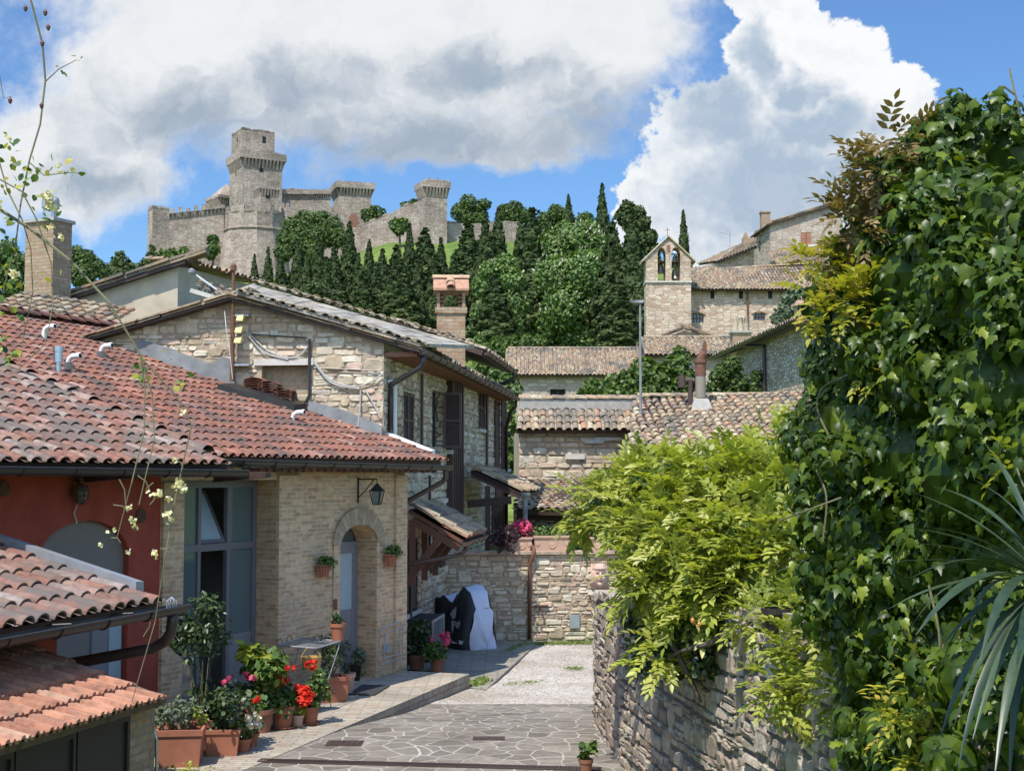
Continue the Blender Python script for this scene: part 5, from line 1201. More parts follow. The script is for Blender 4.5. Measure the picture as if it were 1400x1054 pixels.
# ================================================================== TERRACE WALL
ta, tb = PZ(600, 876, -.32), PZ(842, 872, -.32); tb = ta + (tb - ta).normalized() * 9.5
FT = Fr(ta, tb - ta); zT = FT.hit(700, 755)[1]
TW = thing('terrace_wall', 'sunlit rubble stone terrace wall with a terracotta coping behind the gravel', 'wall', FT.p(0, -.4))
mb = MB(); mb.box(FT, -.05, 9.5, -.6, zT - .05, -.5, 0); mb.build('mortar_body', M['mortar'], TW)
mb = MB(); stones(mb, FT, -.05, 9.5, -.35, zT - .06, hr=(.07, .20), wr=(.10, .38), depth=.028, gap=.009, big=.3, bigk=1.6, skip=.05); mb.build('stones', M['stone'], TW)
mb = MB(); s = -.1
while s < 9.4: w = R.uniform(.35, .6); mb.box(FT, s, s + w - .01, zT - .05, zT + .015 + R.uniform(0, .01), -.5, .09, R.random()); s += w
mb.build('coping', tinted('worn_coping', [(0, (.42, .30, .22)), (.5, (.48, .37, .28)), (1, (.38, .27, .20))], mott=.4), TW)
mb = MB(); s = FT.hs(724, 790, .07); zt0 = FT.hit(727, 750, .07)[1]; mb.tube([FT.p(s + .10, zt0 + .05, .0), FT.p(s + .10, zt0 - .06, .14), FT.p(s + .08, zt0 - .2, .12), FT.p(s, zt0 - .36, .07), FT.p(s, zt0 - .5, .07), FT.p(s, -.3, .07)], .048, 10); mb.build('drainpipe', M['rust'], TW, smooth=True)
mb = MB(); s, z = FT.hit(785, 849); mb.box(FT, s - .12, s + .12, z - .16, z + .16, .03, .07); mb.build('meter_plate', M['plaque'], TW)
mb = MB(); s, z = FT.hit(742, 830); mb.hexa([FT.p(s - .22, z + .02, .0), FT.p(s - .22, z + .02, .1), FT.p(s + .12, z + .02, .1), FT.p(s + .12, z + .02, 0)], [FT.p(s - .22, z + .06, .0), FT.p(s - .22, z + .06, .1), FT.p(s + .12, z + .06, .1), FT.p(s + .12, z + .06, 0)]); mb.tube([FT.p(s - .05, z - .05, .03), FT.p(s - .05, z - .06, .14), FT.p(s - .05, z - .14, .15)], .02, 8); mb.build('water_tap', M['metal_brown'], TW)
# carved fountain
s, z = FT.hit(819, 787); WF = thing('wall_fountain', 'pink carved mask over a pale stone fountain basin on the terrace wall', 'fountain', FT.p(s, z - 1.4))
q = FT.p(s, z, .08); n_ = FT.n; d_ = FT.d
mb = MB(); rows_ = 14; cols_ = 16; vs = []
def face(u, v):       # u across -1..1, v up -1..1: a bearded mask in relief
    r2 = u * u * 1.25 + v * v * .9; h = .16 * math.sqrt(max(0, 1 - min(1, r2)))
    g = lambda a, b, sx, sy: math.exp(-((u - a) / sx) ** 2 - ((v - b) / sy) ** 2)
    h += .085 * g(0, -.02, .13, .26) - .05 * g(.34, .18, .16, .11) - .05 * g(-.34, .18, .16, .11) + .035 * g(.35, .36, .22, .08) + .035 * g(-.35, .36, .22, .08)
    h += .03 * g(.42, -.15, .2, .2) + .03 * g(-.42, -.15, .2, .2) - .06 * g(0, -.42, .22, .07) + .03 * g(0, -.33, .26, .06) + .05 * g(0, -.68, .3, .18)
    return h + (.06 + .012 * math.sin(u * 22) if v > .55 else 0)
for j in range(rows_ * 2 + 1):
    for i in range(cols_ * 2 + 1):
        u, v = -1 + i / cols_, -1 + j / rows_; vs.append(q + d_ * u * .20 * math.sqrt(max(.12, 1 - .55 * v * v if v < .5 else .85)) + UP * v * .30 + n_ * (face(u, v) - .06))
W2 = cols_ * 2 + 1; mb.add(vs, [(j * W2 + i, j * W2 + i + 1, (j + 1) * W2 + i + 1, (j + 1) * W2 + i) for j in range(rows_ * 2) for i in range(cols_ * 2)]); mb.box(FT, s - .2, s + .2, z - .3, z + .3, -.02, .07)
mb.build('mask', M['pinkstone'], WF, smooth=True)
mb = MB(); s, zb_ = FT.hit(826, 808); zb2 = FT.hit(826, 829)[1]; vs = []; prof = [(.58, 0), (.60, -.07), (.54, -.13), (.44, -.28), (.24, -.36), (.02, -.38)]
for r_, h in prof:
    for k in range(13): an = math.pi * k / 12; vs.append(FT.p(s + .18 + math.cos(an) * r_, zb_ + h, math.sin(an) * r_ * .8))
for k in range(13): an = math.pi * k / 12; vs.append(FT.p(s + .18 + math.cos(an) * .5, zb_, math.sin(an) * .5 * .8))
for k in range(13): an = math.pi * k / 12; vs.append(FT.p(s + .18 + math.cos(an) * .4, zb_ - .16, math.sin(an) * .4 * .8))
mb.add(vs, [(j * 13 + k, j * 13 + k + 1, (j + 1) * 13 + k + 1, (j + 1) * 13 + k) for j in range(5) for k in range(12)] + [(k + 1, k, 78 + k, 78 + k + 1) for k in range(12)] + [(78 + k, 78 + k + 1, 91 + k + 1, 91 + k) for k in range(12)])
mb.box(FT, s - .42, s + .78, zb_ - .02, zb_ + .03, .0, .03); mb.build('basin', M['palestone'], WF, smooth=False)
mb = MB(); mb.box(FT, s - .02, s + .38, -.3, zb_ - .32, 0, .22); mb.build('pedestal', M['palestone'], WF)
# planters on the coping
def planter_box(px0, px1, py0, py1, label, plants):
    a, za = FT.hit(px0, py1, -.12); b, zb_ = FT.hit(px1, py0, -.12); t_ = thing('planter_box', label, 'planter', FT.p((a + b) / 2, zT + .03, -.25), 'terracotta planters on the terrace wall')
    mb = MB(); h = zb_ - zT; lo, hi = zT + .022, zT + h
    mb.hexa([FT.p(a + .04, lo, -.40), FT.p(a + .04, lo, -.12), FT.p(b - .04, lo, -.12), FT.p(b - .04, lo, -.40)], [FT.p(a, hi - .05, -.43), FT.p(a, hi - .05, -.09), FT.p(b, hi - .05, -.09), FT.p(b, hi - .05, -.43)])
    mb.box(FT, a - .02, b + .02, hi - .05, hi, -.45, -.065)
    c = (a + b) / 2; mb.lathe(FT.p(c, (lo + hi) / 2 - .02, -.115), [(.10, 0), (.10, .015), (.085, .02), (.07, .008), (.04, .02), (.001, .022)], 16, ax=FT.n)
    for k in (-1, 1): mb.lathe(FT.p(c + k * (b - a) * .40, (lo + hi) / 2, -.115), [(.06, 0), (.055, .02), (.001, .022)], 12, ax=FT.n)
    mb.build('trough', M['clay_pale'], t_)
    for kind, m, sz, n, zo, rr in plants:
        k = max(3, int((b - a) / .2)); bl = [((FT.p(a + (b - a) * (i + .5) / k, 0, -.26)).x + R.uniform(-.04, .04), FT.p(a + (b - a) * (i + .5) / k, 0, -.26).y, hi + zo + R.uniform(-.04, .08), rr * R.uniform(.7, 1.3)) for i in range(k)]
        p, d = on_blobs(bl, n, shell=(.2, 1.05), clear=.3); scatter('flowers' if kind == 'petal' else 'foliage', kind, p, rise(d, .5, .5), rise(d, 0, .7), NP.uniform(.7, 1.3, len(p)) * sz, NP.random(len(p)), m, t_)
planter_box(730, 780, 732, 752, 'pale terracotta trough with a rosette and low green leaves', [('round', L['pot_green'], .07, 500, .03, .14)])
planter_box(798, 836, 734, 752, 'terracotta trough half hidden by the hanging wisteria', [('round', L['bush'], .07, 350, .03, .13)])
planter_box(700, 727, 734, 750, 'trough of bright pink flowers beside the slim grey post', [('round', L['pot_green'], .07, 350, .08, .17), ('petal', L['pink_fl'], .055, 420, .18, .20)])
t_ = thing('shrub', 'dark purple shrub on the terrace next to the pink flowers', 'shrub', P(683, 752, 32.9))
c = P(682, 735, 32.9); bl = clump(c, .32, .22, 8, .2, seed=3); p, d = on_blobs(bl, 900, shell=(.3, 1.1), clear=.4); scatter('foliage', 'lance', p, rise(d, .4, .6), rise(d, .2, .6), NP.uniform(.07, .12, len(p)), NP.random(len(p)), L['purple'], t_)
mb = MB(); [mb.tube([V(c.x, c.y, zT + .0), Vector(b_[:3])], .012, 5) for b_ in bl]; mb.build('stem', M['bark'], t_)
mb = MB(); mb.hexa([FT.p(-3, .2, -.52), FT.p(10, .2, -.52), V(9, 46, .2), V(-4.5, 46, .2)], [FT.p(-3, 1.0, -.52), FT.p(10, 1.0, -.52), V(9, 46, 1.02), V(-4.5, 46, 1.02)]); tag(mb.build('terrace_floor', M['sett_old']), kind='structure')
# ================================================================== HOUSES BEYOND
def front(Y, ang=0, px=700):
    q = P(px, 600, Y); return Fr(q, (math.cos(ang), math.sin(ang)))
def body(mb, fr, s0, s1, z0, z1, dep, holes=(), reveal=.25):
    wall_panel(mb, fr, s0, s1, z0, z1, holes=holes, reveal=reveal)
    mb.quad(fr.p(s1, z0), fr.p(s1, z0, -dep), fr.p(s1, z1, -dep), fr.p(s1, z1)); mb.quad(fr.p(s0, z0, -dep), fr.p(s0, z0), fr.p(s0, z1), fr.p(s0, z1, -dep)); mb.quad(fr.p(s1, z0, -dep), fr.p(s0, z0, -dep), fr.p(s0, z1, -dep), fr.p(s1, z1, -dep))
def roof_quad(parent, e0, e1, t0, t1, m, pitch=.23, course=.38, seg=4, jit=1.6, name='roof', r=None, caps=True, deck=True, over=.05):
    """tiles over the quad eave e0-e1, top t0-t1 (top may be narrower or wider: clipped)"""
    e0, e1, t0, t1 = map(Vector, (e0, e1, t0, t1)); e = (e1 - e0); Wd = e.length; e = e / Wd
    sl = ((t0 + t1) - (e0 + e1)); sl = (sl - e * sl.dot(e)); Ln = sl.length / 2; sl = sl.normalized()
    l0, l1 = (t0 - e0).dot(e), (t1 - e1).dot(e)
    o = min(0, l0); Wt = Wd - o + max(0, l1)
    def shp(u, v): u = u + o; k = v / Ln; return l0 * k - .12 < u < Wd + l1 * k + .12
    mb = MB(); coppi(mb, e0 + e * o, e, sl, Wt, Ln, pitch, course, seg, jit, r, shape=shp if (abs(l0) > .2 or abs(l1) > .2) else None)
    if caps:
        k = 0; L_ = (t1 - t0).length; x = (t1 - t0).normalized(); y = x.cross(UP).normalized()
        while k < L_:
            ring = [t0 + x * kk + y * math.cos(math.pi * j / 6) * .12 + UP * (math.sin(math.pi * j / 6) * .11 + .02 + u_) for kk, u_ in ((k, .02), (min(k + .44, L_), 0)) for j in range(7)]
            mb.add(ring, [(j, j + 1, 8 + j, 7 + j) for j in range(6)], R.random()); k += .42
    rf = mb.build(name, m, parent)
    if deck:
        mb = MB(); nm = e.cross(sl); nm = nm if nm.z > 0 else -nm; c = [q - nm * .01 for q in (e0, e1, t1, t0)]; mb.hexa([q - nm * .12 for q in c], c); mb.build('roof_deck', M['wood_dark'], parent)
    return rf

# --- house with pale coursed front and parapet (behind the terrace)
YD = 46; FD_ = front(YD, .03); a, b = FD_.hs(709, 640), FD_.hs(876, 640); zt = FD_.hit(780, 588)[1]
HD = thing('stone_house', 'pale coursed stone house with a tile eave and pebbled parapet above it', 'house', FD_.p(a, terrain(FD_.p(a, 0).x, YD)))
mb = MB(); body(mb, FD_, a, b, 1, zt, 5); mb.build('wall_body', M['mortar'], HD)
mb = MB(); stones(mb, FD_, a, b, 1.9, zt, hr=(.16, .30), wr=(.25, .62), depth=.03, gap=.011, rr=(.3, .98)); mb.build('wall_stones', M['stone'], HD)
for px, py, w, h in ((812, 604, .32, .05), (831, 600, .45, .05), (786, 624, .32, .09)):
    mb = MB(); s, z = FD_.hit(px, py); mb.box(FD_, s - w, s + w, z - h, z + h, -.02, .12); mb.build('stone_ledge', M['palestone'], HD)
eL, eR = P(706, 588, YD - .35), P(874, 588, YD - .25); tL, tR = P(711, 562, YD + .7), P(874, 562, YD + .7)
roof_quad(HD, eL, eR, tL, tR, M['tile_old'], seg=6, jit=2, pitch=.26, course=.40, caps=False)
mb = MB(); FDp = front(YD + .75, .03); mb.box(FDp, FDp.hs(711, 550), FDp.hs(876, 550), 4, FDp.hit(780, 546)[1], -.3, 0); mb.build('parapet', M['render_grit'], HD)
mb = MB(); a_, b_ = FDp.p(FDp.hs(709, 548), FDp.hit(780, 546)[1] + .02, -.15), FDp.p(FDp.hs(878, 548), FDp.hit(780, 546)[1] + .02, -.15); k = 0
while k < (b_ - a_).length - .3:
    q0 = a_ + FDp.d * k; q1 = q0 + FDp.d * .4; mb.add([q + FDp.n * math.cos(math.pi * j / 6) * .2 + UP * (math.sin(math.pi * j / 6) * .13 + u_) for q, u_ in ((q0, .025), (q1, 0)) for j in range(7)], [(j, j + 1, 8 + j, 7 + j) for j in range(6)], R.random()); k += .38
mb.build('parapet_tiles', M['tile_old'], HD)
# --- its lean-to with sagging orange tiles
LT = thing('lean_to', 'lean-to of old orange barrel tiles against the pale stone house', 'lean-to', P(760, 740, 41))
roof_quad(LT, P(706, 697, 40.2), P(812, 700, 39.2), P(716, 684, 44.5), P(858, 634, 45.6), M['tile_old'], seg=6, jit=2.4, pitch=.25, course=.38, caps=False)
mb = MB(); FL_ = front(43.5); a, b = FL_.hs(702, 700), FL_.hs(860, 700); body(mb, FL_, a, b, 1, 2.75, .3); mb.build('wall', M['wall_shade'], LT)
mb = MB(); mb.bar(P(708, 706, 40.6), P(806, 708, 39.8), .18, .2)
for px in (712, 762, 806): q = P(px, 705, 40.4); mb.bar(V(q.x, q.y, .9), q, .16, .16)
mb.build('post', M['wood_dark'], LT)
# --- house with the big barrel-tile roof
HE = thing('stone_house', 'stone house under a broad roof of mottled barrel tiles with a brown flue pipe', 'house', P(960, 700, 44))
e0, e1, t0, t1 = P(866, 618, 41.6), P(1120, 606, 41.9), P(871, 543, 46.2), P(1120, 541, 46.4)
roof_quad(HE, e0, e1, t0, t1, M['tile_old'], seg=7, jit=1.8, pitch=.262, course=.36, r=.108)
mb = MB(); fe = Fr(e0, e1 - e0).off(-.35); body(mb, fe, .25, (e1 - e0).length - .2, 1, e0.z - .08, 4); mb.build('wall', M['wall_far'], HE)
mb = MB(); mb.box(fe, -.1, .5, e0.z - .12, e0.z - .0, -.1, .5); mb.build('eave_block', M['metal_dark'], HE)
q = P(958, 545, 45.2); mb = MB(); mb.lathe(q - UP * .45, [(.60, -.25), (.48, .1), (.32, .42), (.26, .44)], 4); mb.build('flue_base', M['concrete'], HE)
mb = MB(); mb.lathe(q + UP * .02, [(.17, 0), (.17, .72)], 14); mb.build('flue_pipe', plain('grey_brown_flue', (.24, .20, .16), .7), HE)
mb = MB(); h = .74; mb.lathe(q + UP * h, [(.17, 0), (.18, .0), (.18, .42), (.21, .42), (.21, .50), (.16, .52)], 14); mb.tube([q + UP * (h + .5), q + UP * (h + .66) + V(.06, 0, 0), q + UP * (h + .74) + V(.14, 0, 0)], .15, 12); mb.prism([q + UP * (h + .70) + V(.02, -.02, 0), q + UP * (h + .72) + V(.22, -.02, 0), q + UP * (h + 1.12) + V(.20, -.02, 0), q + UP * (h + 1.16) + V(.12, -.02, 0)], V(0, .04, 0)); mb.build('flue_cowl', M['rust'], HE)
q = P(944, 545, 45.3); mb = MB(); mb.tube([q - UP * .2, q + UP * .62], .085, 10); mb.tube([q + UP * .6 - V(.26, 0, 0), q + UP * .6 + V(.1, 0, 0)], .085, 10); mb.lathe(q + UP * .6 - V(.27, 0, 0), [(.13, -.22), (.13, .16)], 10); mb.build('tee_pipe', M['metal_brown'], HE)
# --- street lamp
q = P(876, 560, 44.5); z0 = terrain(q.x, q.y); zt = P(876, 413, 44.5).z
SLp = thing('street_lamp', 'tall grey street lamp with a flat head beside the church', 'street lamp', (q.x, q.y, z0)); mb = MB(); mb.tube([V(q.x, q.y, z0), V(q.x, q.y, z0 + 3), V(q.x, q.y, zt)], [.06, .05, .035], 10); mb.build('pole', M['flash'], SLp)
mb = MB(); mb.hexa([V(q.x - .32, q.y - .08, zt - .02), V(q.x + .10, q.y - .08, zt - .03), V(q.x + .10, q.y + .08, zt - .03), V(q.x - .32, q.y + .08, zt - .02)], [V(q.x - .34, q.y - .10, zt + .05), V(q.x + .12, q.y - .06, zt + .07), V(q.x + .12, q.y + .06, zt + .07), V(q.x - .34, q.y + .10, zt + .05)]); mb.build('lamp_head', M['flash'], SLp)
# --- long house F
YF = 82; FF = front(YF); a, b = FF.hs(697, 540), FF.hs(905, 540); zt = FF.hit(780, 514)[1]; c = (FF.hs(752, 540), FF.hs(773, 540), FF.hit(760, 550)[1], FF.hit(760, 532)[1])
HF = thing('stone_house', 'long low stone house with one dark window and a plain tiled roof below the cypresses', 'house', FF.p(a, terrain(FF.p(a, 0).x, YF)))
mb = MB(); body(mb, FF, a, b, 4, zt, 7, holes=[c]); mb.build('wall', M['wall_far'], HF)
mb = MB(); mb.box(FF, c[0], c[1], c[2], c[3], -.3, -.25); wn = mb.build('window', M['black'], HF); mb = MB(); m_ = (c[0] + c[1]) / 2; mb.box(FF, m_ - .03, m_ + .03, c[2], c[3], -.25, -.2); mb.box(FF, c[0], c[0] + .06, c[2], c[3], -.25, -.2); mb.box(FF, c[1] - .06, c[1], c[2], c[3], -.25, -.2); mb.build('window_frame', M['wood_dark'], wn)
roof_quad(HF, FF.p(a - .3, zt + .02, .45), FF.p(b, zt + .02, .45), P(695, 477, YF + 3.6), P(908, 477, YF + 3.6), M['tile_old'], seg=3, pitch=.245, course=.40)
# --- church
YC = 96; FC = front(YC); z = lambda py, px=915: FC.hit(px, py)[1]; x = lambda px, py=420: FC.hs(px, py)
CHU = thing('church', 'stone church with an open bell gable holding two bells and a long tiled nave', 'church', FC.p(x(885), terrain(FC.p(x(885), 0).x, YC)))
holes = []; mb = MB()
bh = [(x(899.5), x(910.5), z(384), z(347)), (x(918.5), x(930.5), z(384), z(347))]
la, lb = x(883.5), x(945); apex = (x(914.5), z(325)); sh = z(357)
th = 1.4
wall_panel(mb, FC, la, lb, 4, sh, holes=[(h[0], h[1], h[2], sh) for h in bh], reveal=th)
# gable above the shoulders with two round arch heads
cuts = sorted({la - .25, lb + .25, apex[0], *[h[0] for h in bh], *[h[1] for h in bh]})
def gz_(s): return apex[1] - (apex[1] - sh + .1) * abs(s - apex[0]) / ((lb - la) / 2 + .25)
def arch_z(s):
    for h in bh:
        if h[0] <= s <= h[1]: c = (h[0] + h[1]) / 2; r_ = (h[1] - h[0]) / 2; return max(sh, h[3] + r_ * .2) + math.sqrt(max(0, r_ * r_ - (s - c) ** 2)) * 1.25
    return sh
fine_ = sorted({*cuts, *[h[0] + (h[1] - h[0]) * k / 8 for h in bh for k in range(9)]})
for a, b in zip(fine_, fine_[1:]):
    m_ = (a + b) / 2; inside_ = any(h[0] < m_ < h[1] for h in bh); za, zb = (arch_z(a + 1e-6) if inside_ else sh), (arch_z(b - 1e-6) if inside_ else sh)
    ga_, gb_ = max(za, gz_(a)), max(zb, gz_(b))
    for o in (0, -th):
        q = [FC.p(a, za, o), FC.p(b, zb, o), FC.p(b, gb_, o), FC.p(a, ga_, o)]; mb.add(q if o == 0 else q[::-1], [(0, 1, 2, 3)])
    mb.quad(FC.p(a, za, 0), FC.p(b, zb, 0), FC.p(b, zb, -th), FC.p(a, za, -th)) if inside_ or m_ < la or m_ > lb else None
    mb.quad(FC.p(a, ga_, 0), FC.p(b, gb_, 0), FC.p(b, gb_, -th), FC.p(a, ga_, -th))
mb.quad(FC.p(lb, 4), FC.p(lb, 4, -th), FC.p(lb, sh, -th), FC.p(lb, sh)); mb.quad(FC.p(la, 4, -th), FC.p(la, 4), FC.p(la, sh), FC.p(la, sh, -th))
for s0_, s1_, z0_, z1_ in ((la, bh[0][0], bh[0][2], sh), (bh[0][1], bh[1][0], bh[0][2], sh), (bh[1][1], lb, bh[0][2], sh), (la, lb, 4, bh[0][2])): mb.quad(FC.p(s1_, z0_, -th), FC.p(s0_, z0_, -th), FC.p(s0_, z1_, -th), FC.p(s1_, z1_, -th))
mb.build('bell_gable', M['wall_pink'], CHU)
mb = MB(); mb.box(FC, x(912), x(917), z(345), z(335), -.3, .02); mb.build('gable_niche', M['clay_dark'], CHU)
mb = MB(); mb.box(FC, la - .06, lb + .06, z(386.5), z(384.5), -th - .05, .10); mb.build('string_course', M['palestone'], CHU)
mb = MB()
for sg in (-1, 1):
    a = FC.p(apex[0], apex[1] + .05, .15); b = FC.p(apex[0] + sg * ((lb - la) / 2 + .32), sh - .08, .12); mb.hexa([a, b, b - FC.n * (th + .3), a - FC.n * (th + .3)], [q + UP * .12 for q in (a, b, b - FC.n * (th + .3), a - FC.n * (th + .3))], R.random())
mb.build('gable_capping', M['tile_cream'], CHU)
for i, (h, zb) in enumerate(((bh[0], 372), (bh[1], 362), (bh[1], 380))):
    c = FC.p((h[0] + h[1]) / 2, z(zb), -th / 2); mb = MB(); k = .30 if i != 1 else .26
    mb.lathe(c, [(k * 1.0, 0), (k * .95, .06), (k * .72, .20), (k * .6, .5), (k * .45, .68), (.05, .74), (.04, .85)], 14); mb.tube([FC.p(h[0], z(zb) + .84, -th / 2), FC.p(h[1], z(zb) + .84, -th / 2)], .05, 6); mb.build('bell', M['bronze'], CHU)
mb = MB(); q = FC.p(apex[0], apex[1] + .2, -.5); mb.tube([q, q + UP * .6], .02, 5); mb.tube([q + UP * .42 - FC.d * .17, q + UP * .42 + FC.d * .17], .02, 5); mb.build('cross', M['rust'], CHU)
YN = 97.5; FN = front(YN); ze = FN.hit(1000, 398)[1]; a, b = FN.hs(944, 420), FN.hs(1106, 420)
wl = [(FN.hs(944.5, 435), FN.hs(962, 435), FN.hit(950, 441)[1], FN.hit(950, 429)[1]), (FN.hs(1030, 435), FN.hs(1046, 435), FN.hit(1035, 438)[1], FN.hit(1035, 428)[1])]
mb = MB(); body(mb, FN, a, b, 4, ze, 8, holes=wl); mb.build('nave_wall', M['wall_pink'], CHU)
for h in wl:
    mb = MB(); mb.box(FN, *h, -.3, -.25); wn = mb.build('window', M['glass'], CHU); mb = MB()
    for k in range(5): s = h[0] + (h[1] - h[0]) * k / 4; mb.box(FN, s - .03, s + .03, h[2], h[3], -.24, -.19)
    mb.box(FN, h[0], h[1], (h[2] + h[3]) / 2 - .03, (h[2] + h[3]) / 2 + .03, -.235, -.195); mb.build('window_grille', M['rust'], wn)
    mb = MB(); c = (h[0] + h[1]) / 2; w = (h[1] - h[0]) / 2
    for k in range(9):
        t0_, t1_ = math.pi * (.15 + .7 * k / 9), math.pi * (.15 + .7 * (k + .94) / 9); mb.prism([FN.p(c - math.cos(t) * w * r_ * 1.15, h[3] - .45 * w + math.sin(t) * w * r_ * .62, -.02) for t, r_ in ((t0_, 1), (t1_, 1), (t1_, 1.28), (t0_, 1.28))], FN.n * .1)
    mb.build('window_arch', M['brick_stack'], wn)
for px in (974, 1013, 1053): mb = MB(); s, zz_ = FN.hit(px, 403); mb.box(FN, s - .14, s + .14, zz_ - .28, zz_ + .25, -.1, .012); mb.build('vent_slot', M['black'], CHU)
mb = MB(); s = FN.hs(1022, 430); mb.tube([FN.p(s, ze - .1, .1), FN.p(s, 6, .1)], .07, 8); mb.build('downpipe', M['rust'], CHU); mb = MB(); s = FN.hs(1069, 430); mb.tube([FN.p(s, ze - .1, .1), FN.p(s, 6, .1)], .06, 8); mb.build('downpipe', M['rust'], CHU)
roof_quad(CHU, FN.p(a - .1, ze + .05, .5), FN.p(b, ze + .05, .5), P(945, 371, YN + 4), P(1112, 361, YN + 5.2), M['tile_old'], seg=3, pitch=.245, course=.42)
# --- small gabled house in front of the church
YS = 80; FG_ = front(YS); HS = thing('stone_house', 'small gabled stone house with barrel tiles directly below the bell gable', 'house', FG_.p(FG_.hs(890, 480), terrain(14, YS)))
p_ = [FG_.hit(*q) for q in ((893, 466), (946, 444), (1003, 466))]
mb = MB(); wall_panel(mb, FG_.off(-3.2), p_[0][0] - .5, p_[2][0] + .5, 4, [(p_[0][0] - .5, p_[0][1]), p_[1], (p_[2][0] + .5, p_[2][1])], back=4); mb.build('gable_wall', M['wall_pink'], HS)
mb = MB(); g_ = FG_.off(-2.9); A1, A2, A3 = g_.p(p_[0][0] - .7, p_[0][1] - .05), g_.p(p_[1][0], p_[1][1] + .1), g_.p(p_[2][0] + .7, p_[2][1] - .05); verge(mb, A1, A2, V(0, 1, 0), step=.5, th=.09); verge(mb, A3, A2, V(0, 1, 0), step=.5, th=.09); mb.build('verge', M['tile_old'], HS)
zt = FG_.hit(930, 487)[1]; a, b = FG_.hs(880, 490), FG_.hs(1010, 490); mb = MB(); body(mb, FG_, a + .2, b, 4, zt, 3); mb.build('wall', M['wall_far'], HS)
roof_quad(HS, FG_.p(a, zt + .03, .4), FG_.p(b, zt + .03, .4), P(880, 462, YS + 2.8), P(1010, 462, YS + 2.8), M['tile_old'], seg=4, pitch=.27, course=.42)
q = P(1013, 465, 77); mb = MB(); fq = Fr(P(1002, 465, 77), (1, 0)); w = fq.hs(1027, 465); mb.box(fq, 0, w, fq.hit(1010, 500)[1], fq.hit(1010, 455)[1], -1, 0); chs = mb.build('chimney', M['brick_stack'], HS); mb = MB(); zz_ = fq.hit(1010, 455)[1]; mb.box(fq, -.1, w + .1, zz_, zz_ + .12, -1.1, .1); mb.build('chimney_slab', M['concrete'], chs)
mb = MB()
for k in range(3): c = fq.p(w * (.2 + .3 * k), zz_ + .12, -.4); mb.lathe(c, [(.17, 0), (.12, .75), (.10, .78)], 10)
mb.build('chimney_pots', M['tile_old'], chs)
# --- house on the right seen along its side
k0, k1 = P(975, 487, 66), P(1104, 430, 49.5); FK_ = Fr(k0, k1 - k0, None); FK_.n = -FK_.n if FK_.n.x > 0 else FK_.n; lk = (k1 - k0).dot(FK_.d)
HK = thing('stone_house', 'shaded stone house beside the ivy with a dark downpipe and rising tiled eave', 'house', FK_.p(0, 4))
kz0, kz1 = k0.z, k1.z; fk = FK_.off(-.45); wn_ = (fk.hs(1025, 510), fk.hs(1036, 510), fk.hit(1030, 520)[1], fk.hit(1030, 508)[1])
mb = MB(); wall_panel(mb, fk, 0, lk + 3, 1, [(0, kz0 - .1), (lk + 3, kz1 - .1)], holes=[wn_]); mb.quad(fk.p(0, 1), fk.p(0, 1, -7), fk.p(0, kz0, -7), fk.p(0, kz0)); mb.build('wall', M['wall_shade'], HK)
mb = MB(); mb.box(fk, *wn_, -.25, -.2); mb.build('window', M['black'], HK)
mb = MB(); coppi(mb, k0 - UP * .02, (k1 - k0), (-FK_.n + UP * .32), (k1 - k0).length + 3, 1.6, pitch=.25, course=.4, r=.095, jit=1.8); mb.build('eave_tiles', M['tile_old'], HK)
mb = MB(); e_ = (k1 - k0).normalized(); roof_deck(mb, k0 - UP * .04, e_, (-FK_.n + UP * .32).normalized(), (k1 - k0).length + 3, 5, .12); mb.build('roof_deck', M['wood_dark'], HK)
mb = MB(); gutter(mb, k0 + FK_.n * .1 - UP * .06, k1 + FK_.n * .1 - UP * .06 + e_ * 2.8, .11); mb.build('gutter', M['metal_dark'], HK)
mb = MB(); s = fk.hs(1048, 490); s3 = fk.hs(1032, 470); zk_ = fk.hit(1048, 478)[1]; mb.tube([FK_.p(s3, kz0 + (kz1 - kz0) * s3 / lk - .15, .1), fk.p(s, zk_ + .15, .1), fk.p(s, zk_, .1), fk.p(s, 3, .1)], .07, 8); mb.build('downpipe', M['metal_dark'], HK)
q = P(1102, 425, 50); fq = Fr(P(1090, 425, 52), (1, 0)); mb = MB(); w = fq.hs(1112, 425); mb.box(fq, 0, w, fq.hit(1100, 445)[1], fq.hit(1100, 418)[1], -.6, 0); zz_ = fq.hit(1100, 418)[1]; mb.box(fq, -.1, w + .1, zz_, zz_ + .1, -.7, .1); mb.prism([fq.p(0, zz_ + .1, 0), fq.p(w, zz_ + .1, 0), fq.p(w / 2, zz_ + .55, 0)], -fq.n * .6); mb.build('chimney', M['clay_pale'], HK)
# --- upper houses on the skyline
YU = 125; FU_ = front(YU, -.12, 1052); x0, x1 = FU_.hs(1053, 330), FU_.hs(1150, 330); za, zb = FU_.hit(1052, 308)[1], FU_.hit(1150, 277)[1]
wn_ = (FU_.hs(1095, 326), FU_.hs(1109, 326), FU_.hit(1100, 335)[1], FU_.hit(1100, 318)[1])
HU = thing('stone_house', 'tall pale stone house on the skyline with a russet shuttered window', 'house', FU_.p(x0, terrain(FU_.p(0, 0).x, YU)))
mb = MB(); wall_panel(mb, FU_, x0, x1, 8, [(x0, za), (x1, zb)], holes=[wn_]); mb.build('front_wall', M['wall_far'], HU)
fs_ = Fr(FU_.p(x0, 0), (.75, 1.0)); fs_ = Fr(FU_.p(x0, 0), P(1031, 330, YU + 5) - FU_.p(x0, 330)); fs_.n = -fs_.n if fs_.n.x > 0 else fs_.n
ls = fs_.hs(1031, 330); w2_ = (fs_.hs(1040, 345), fs_.hs(1036.5, 345), fs_.hit(1039, 344)[1], fs_.hit(1039, 329)[1])
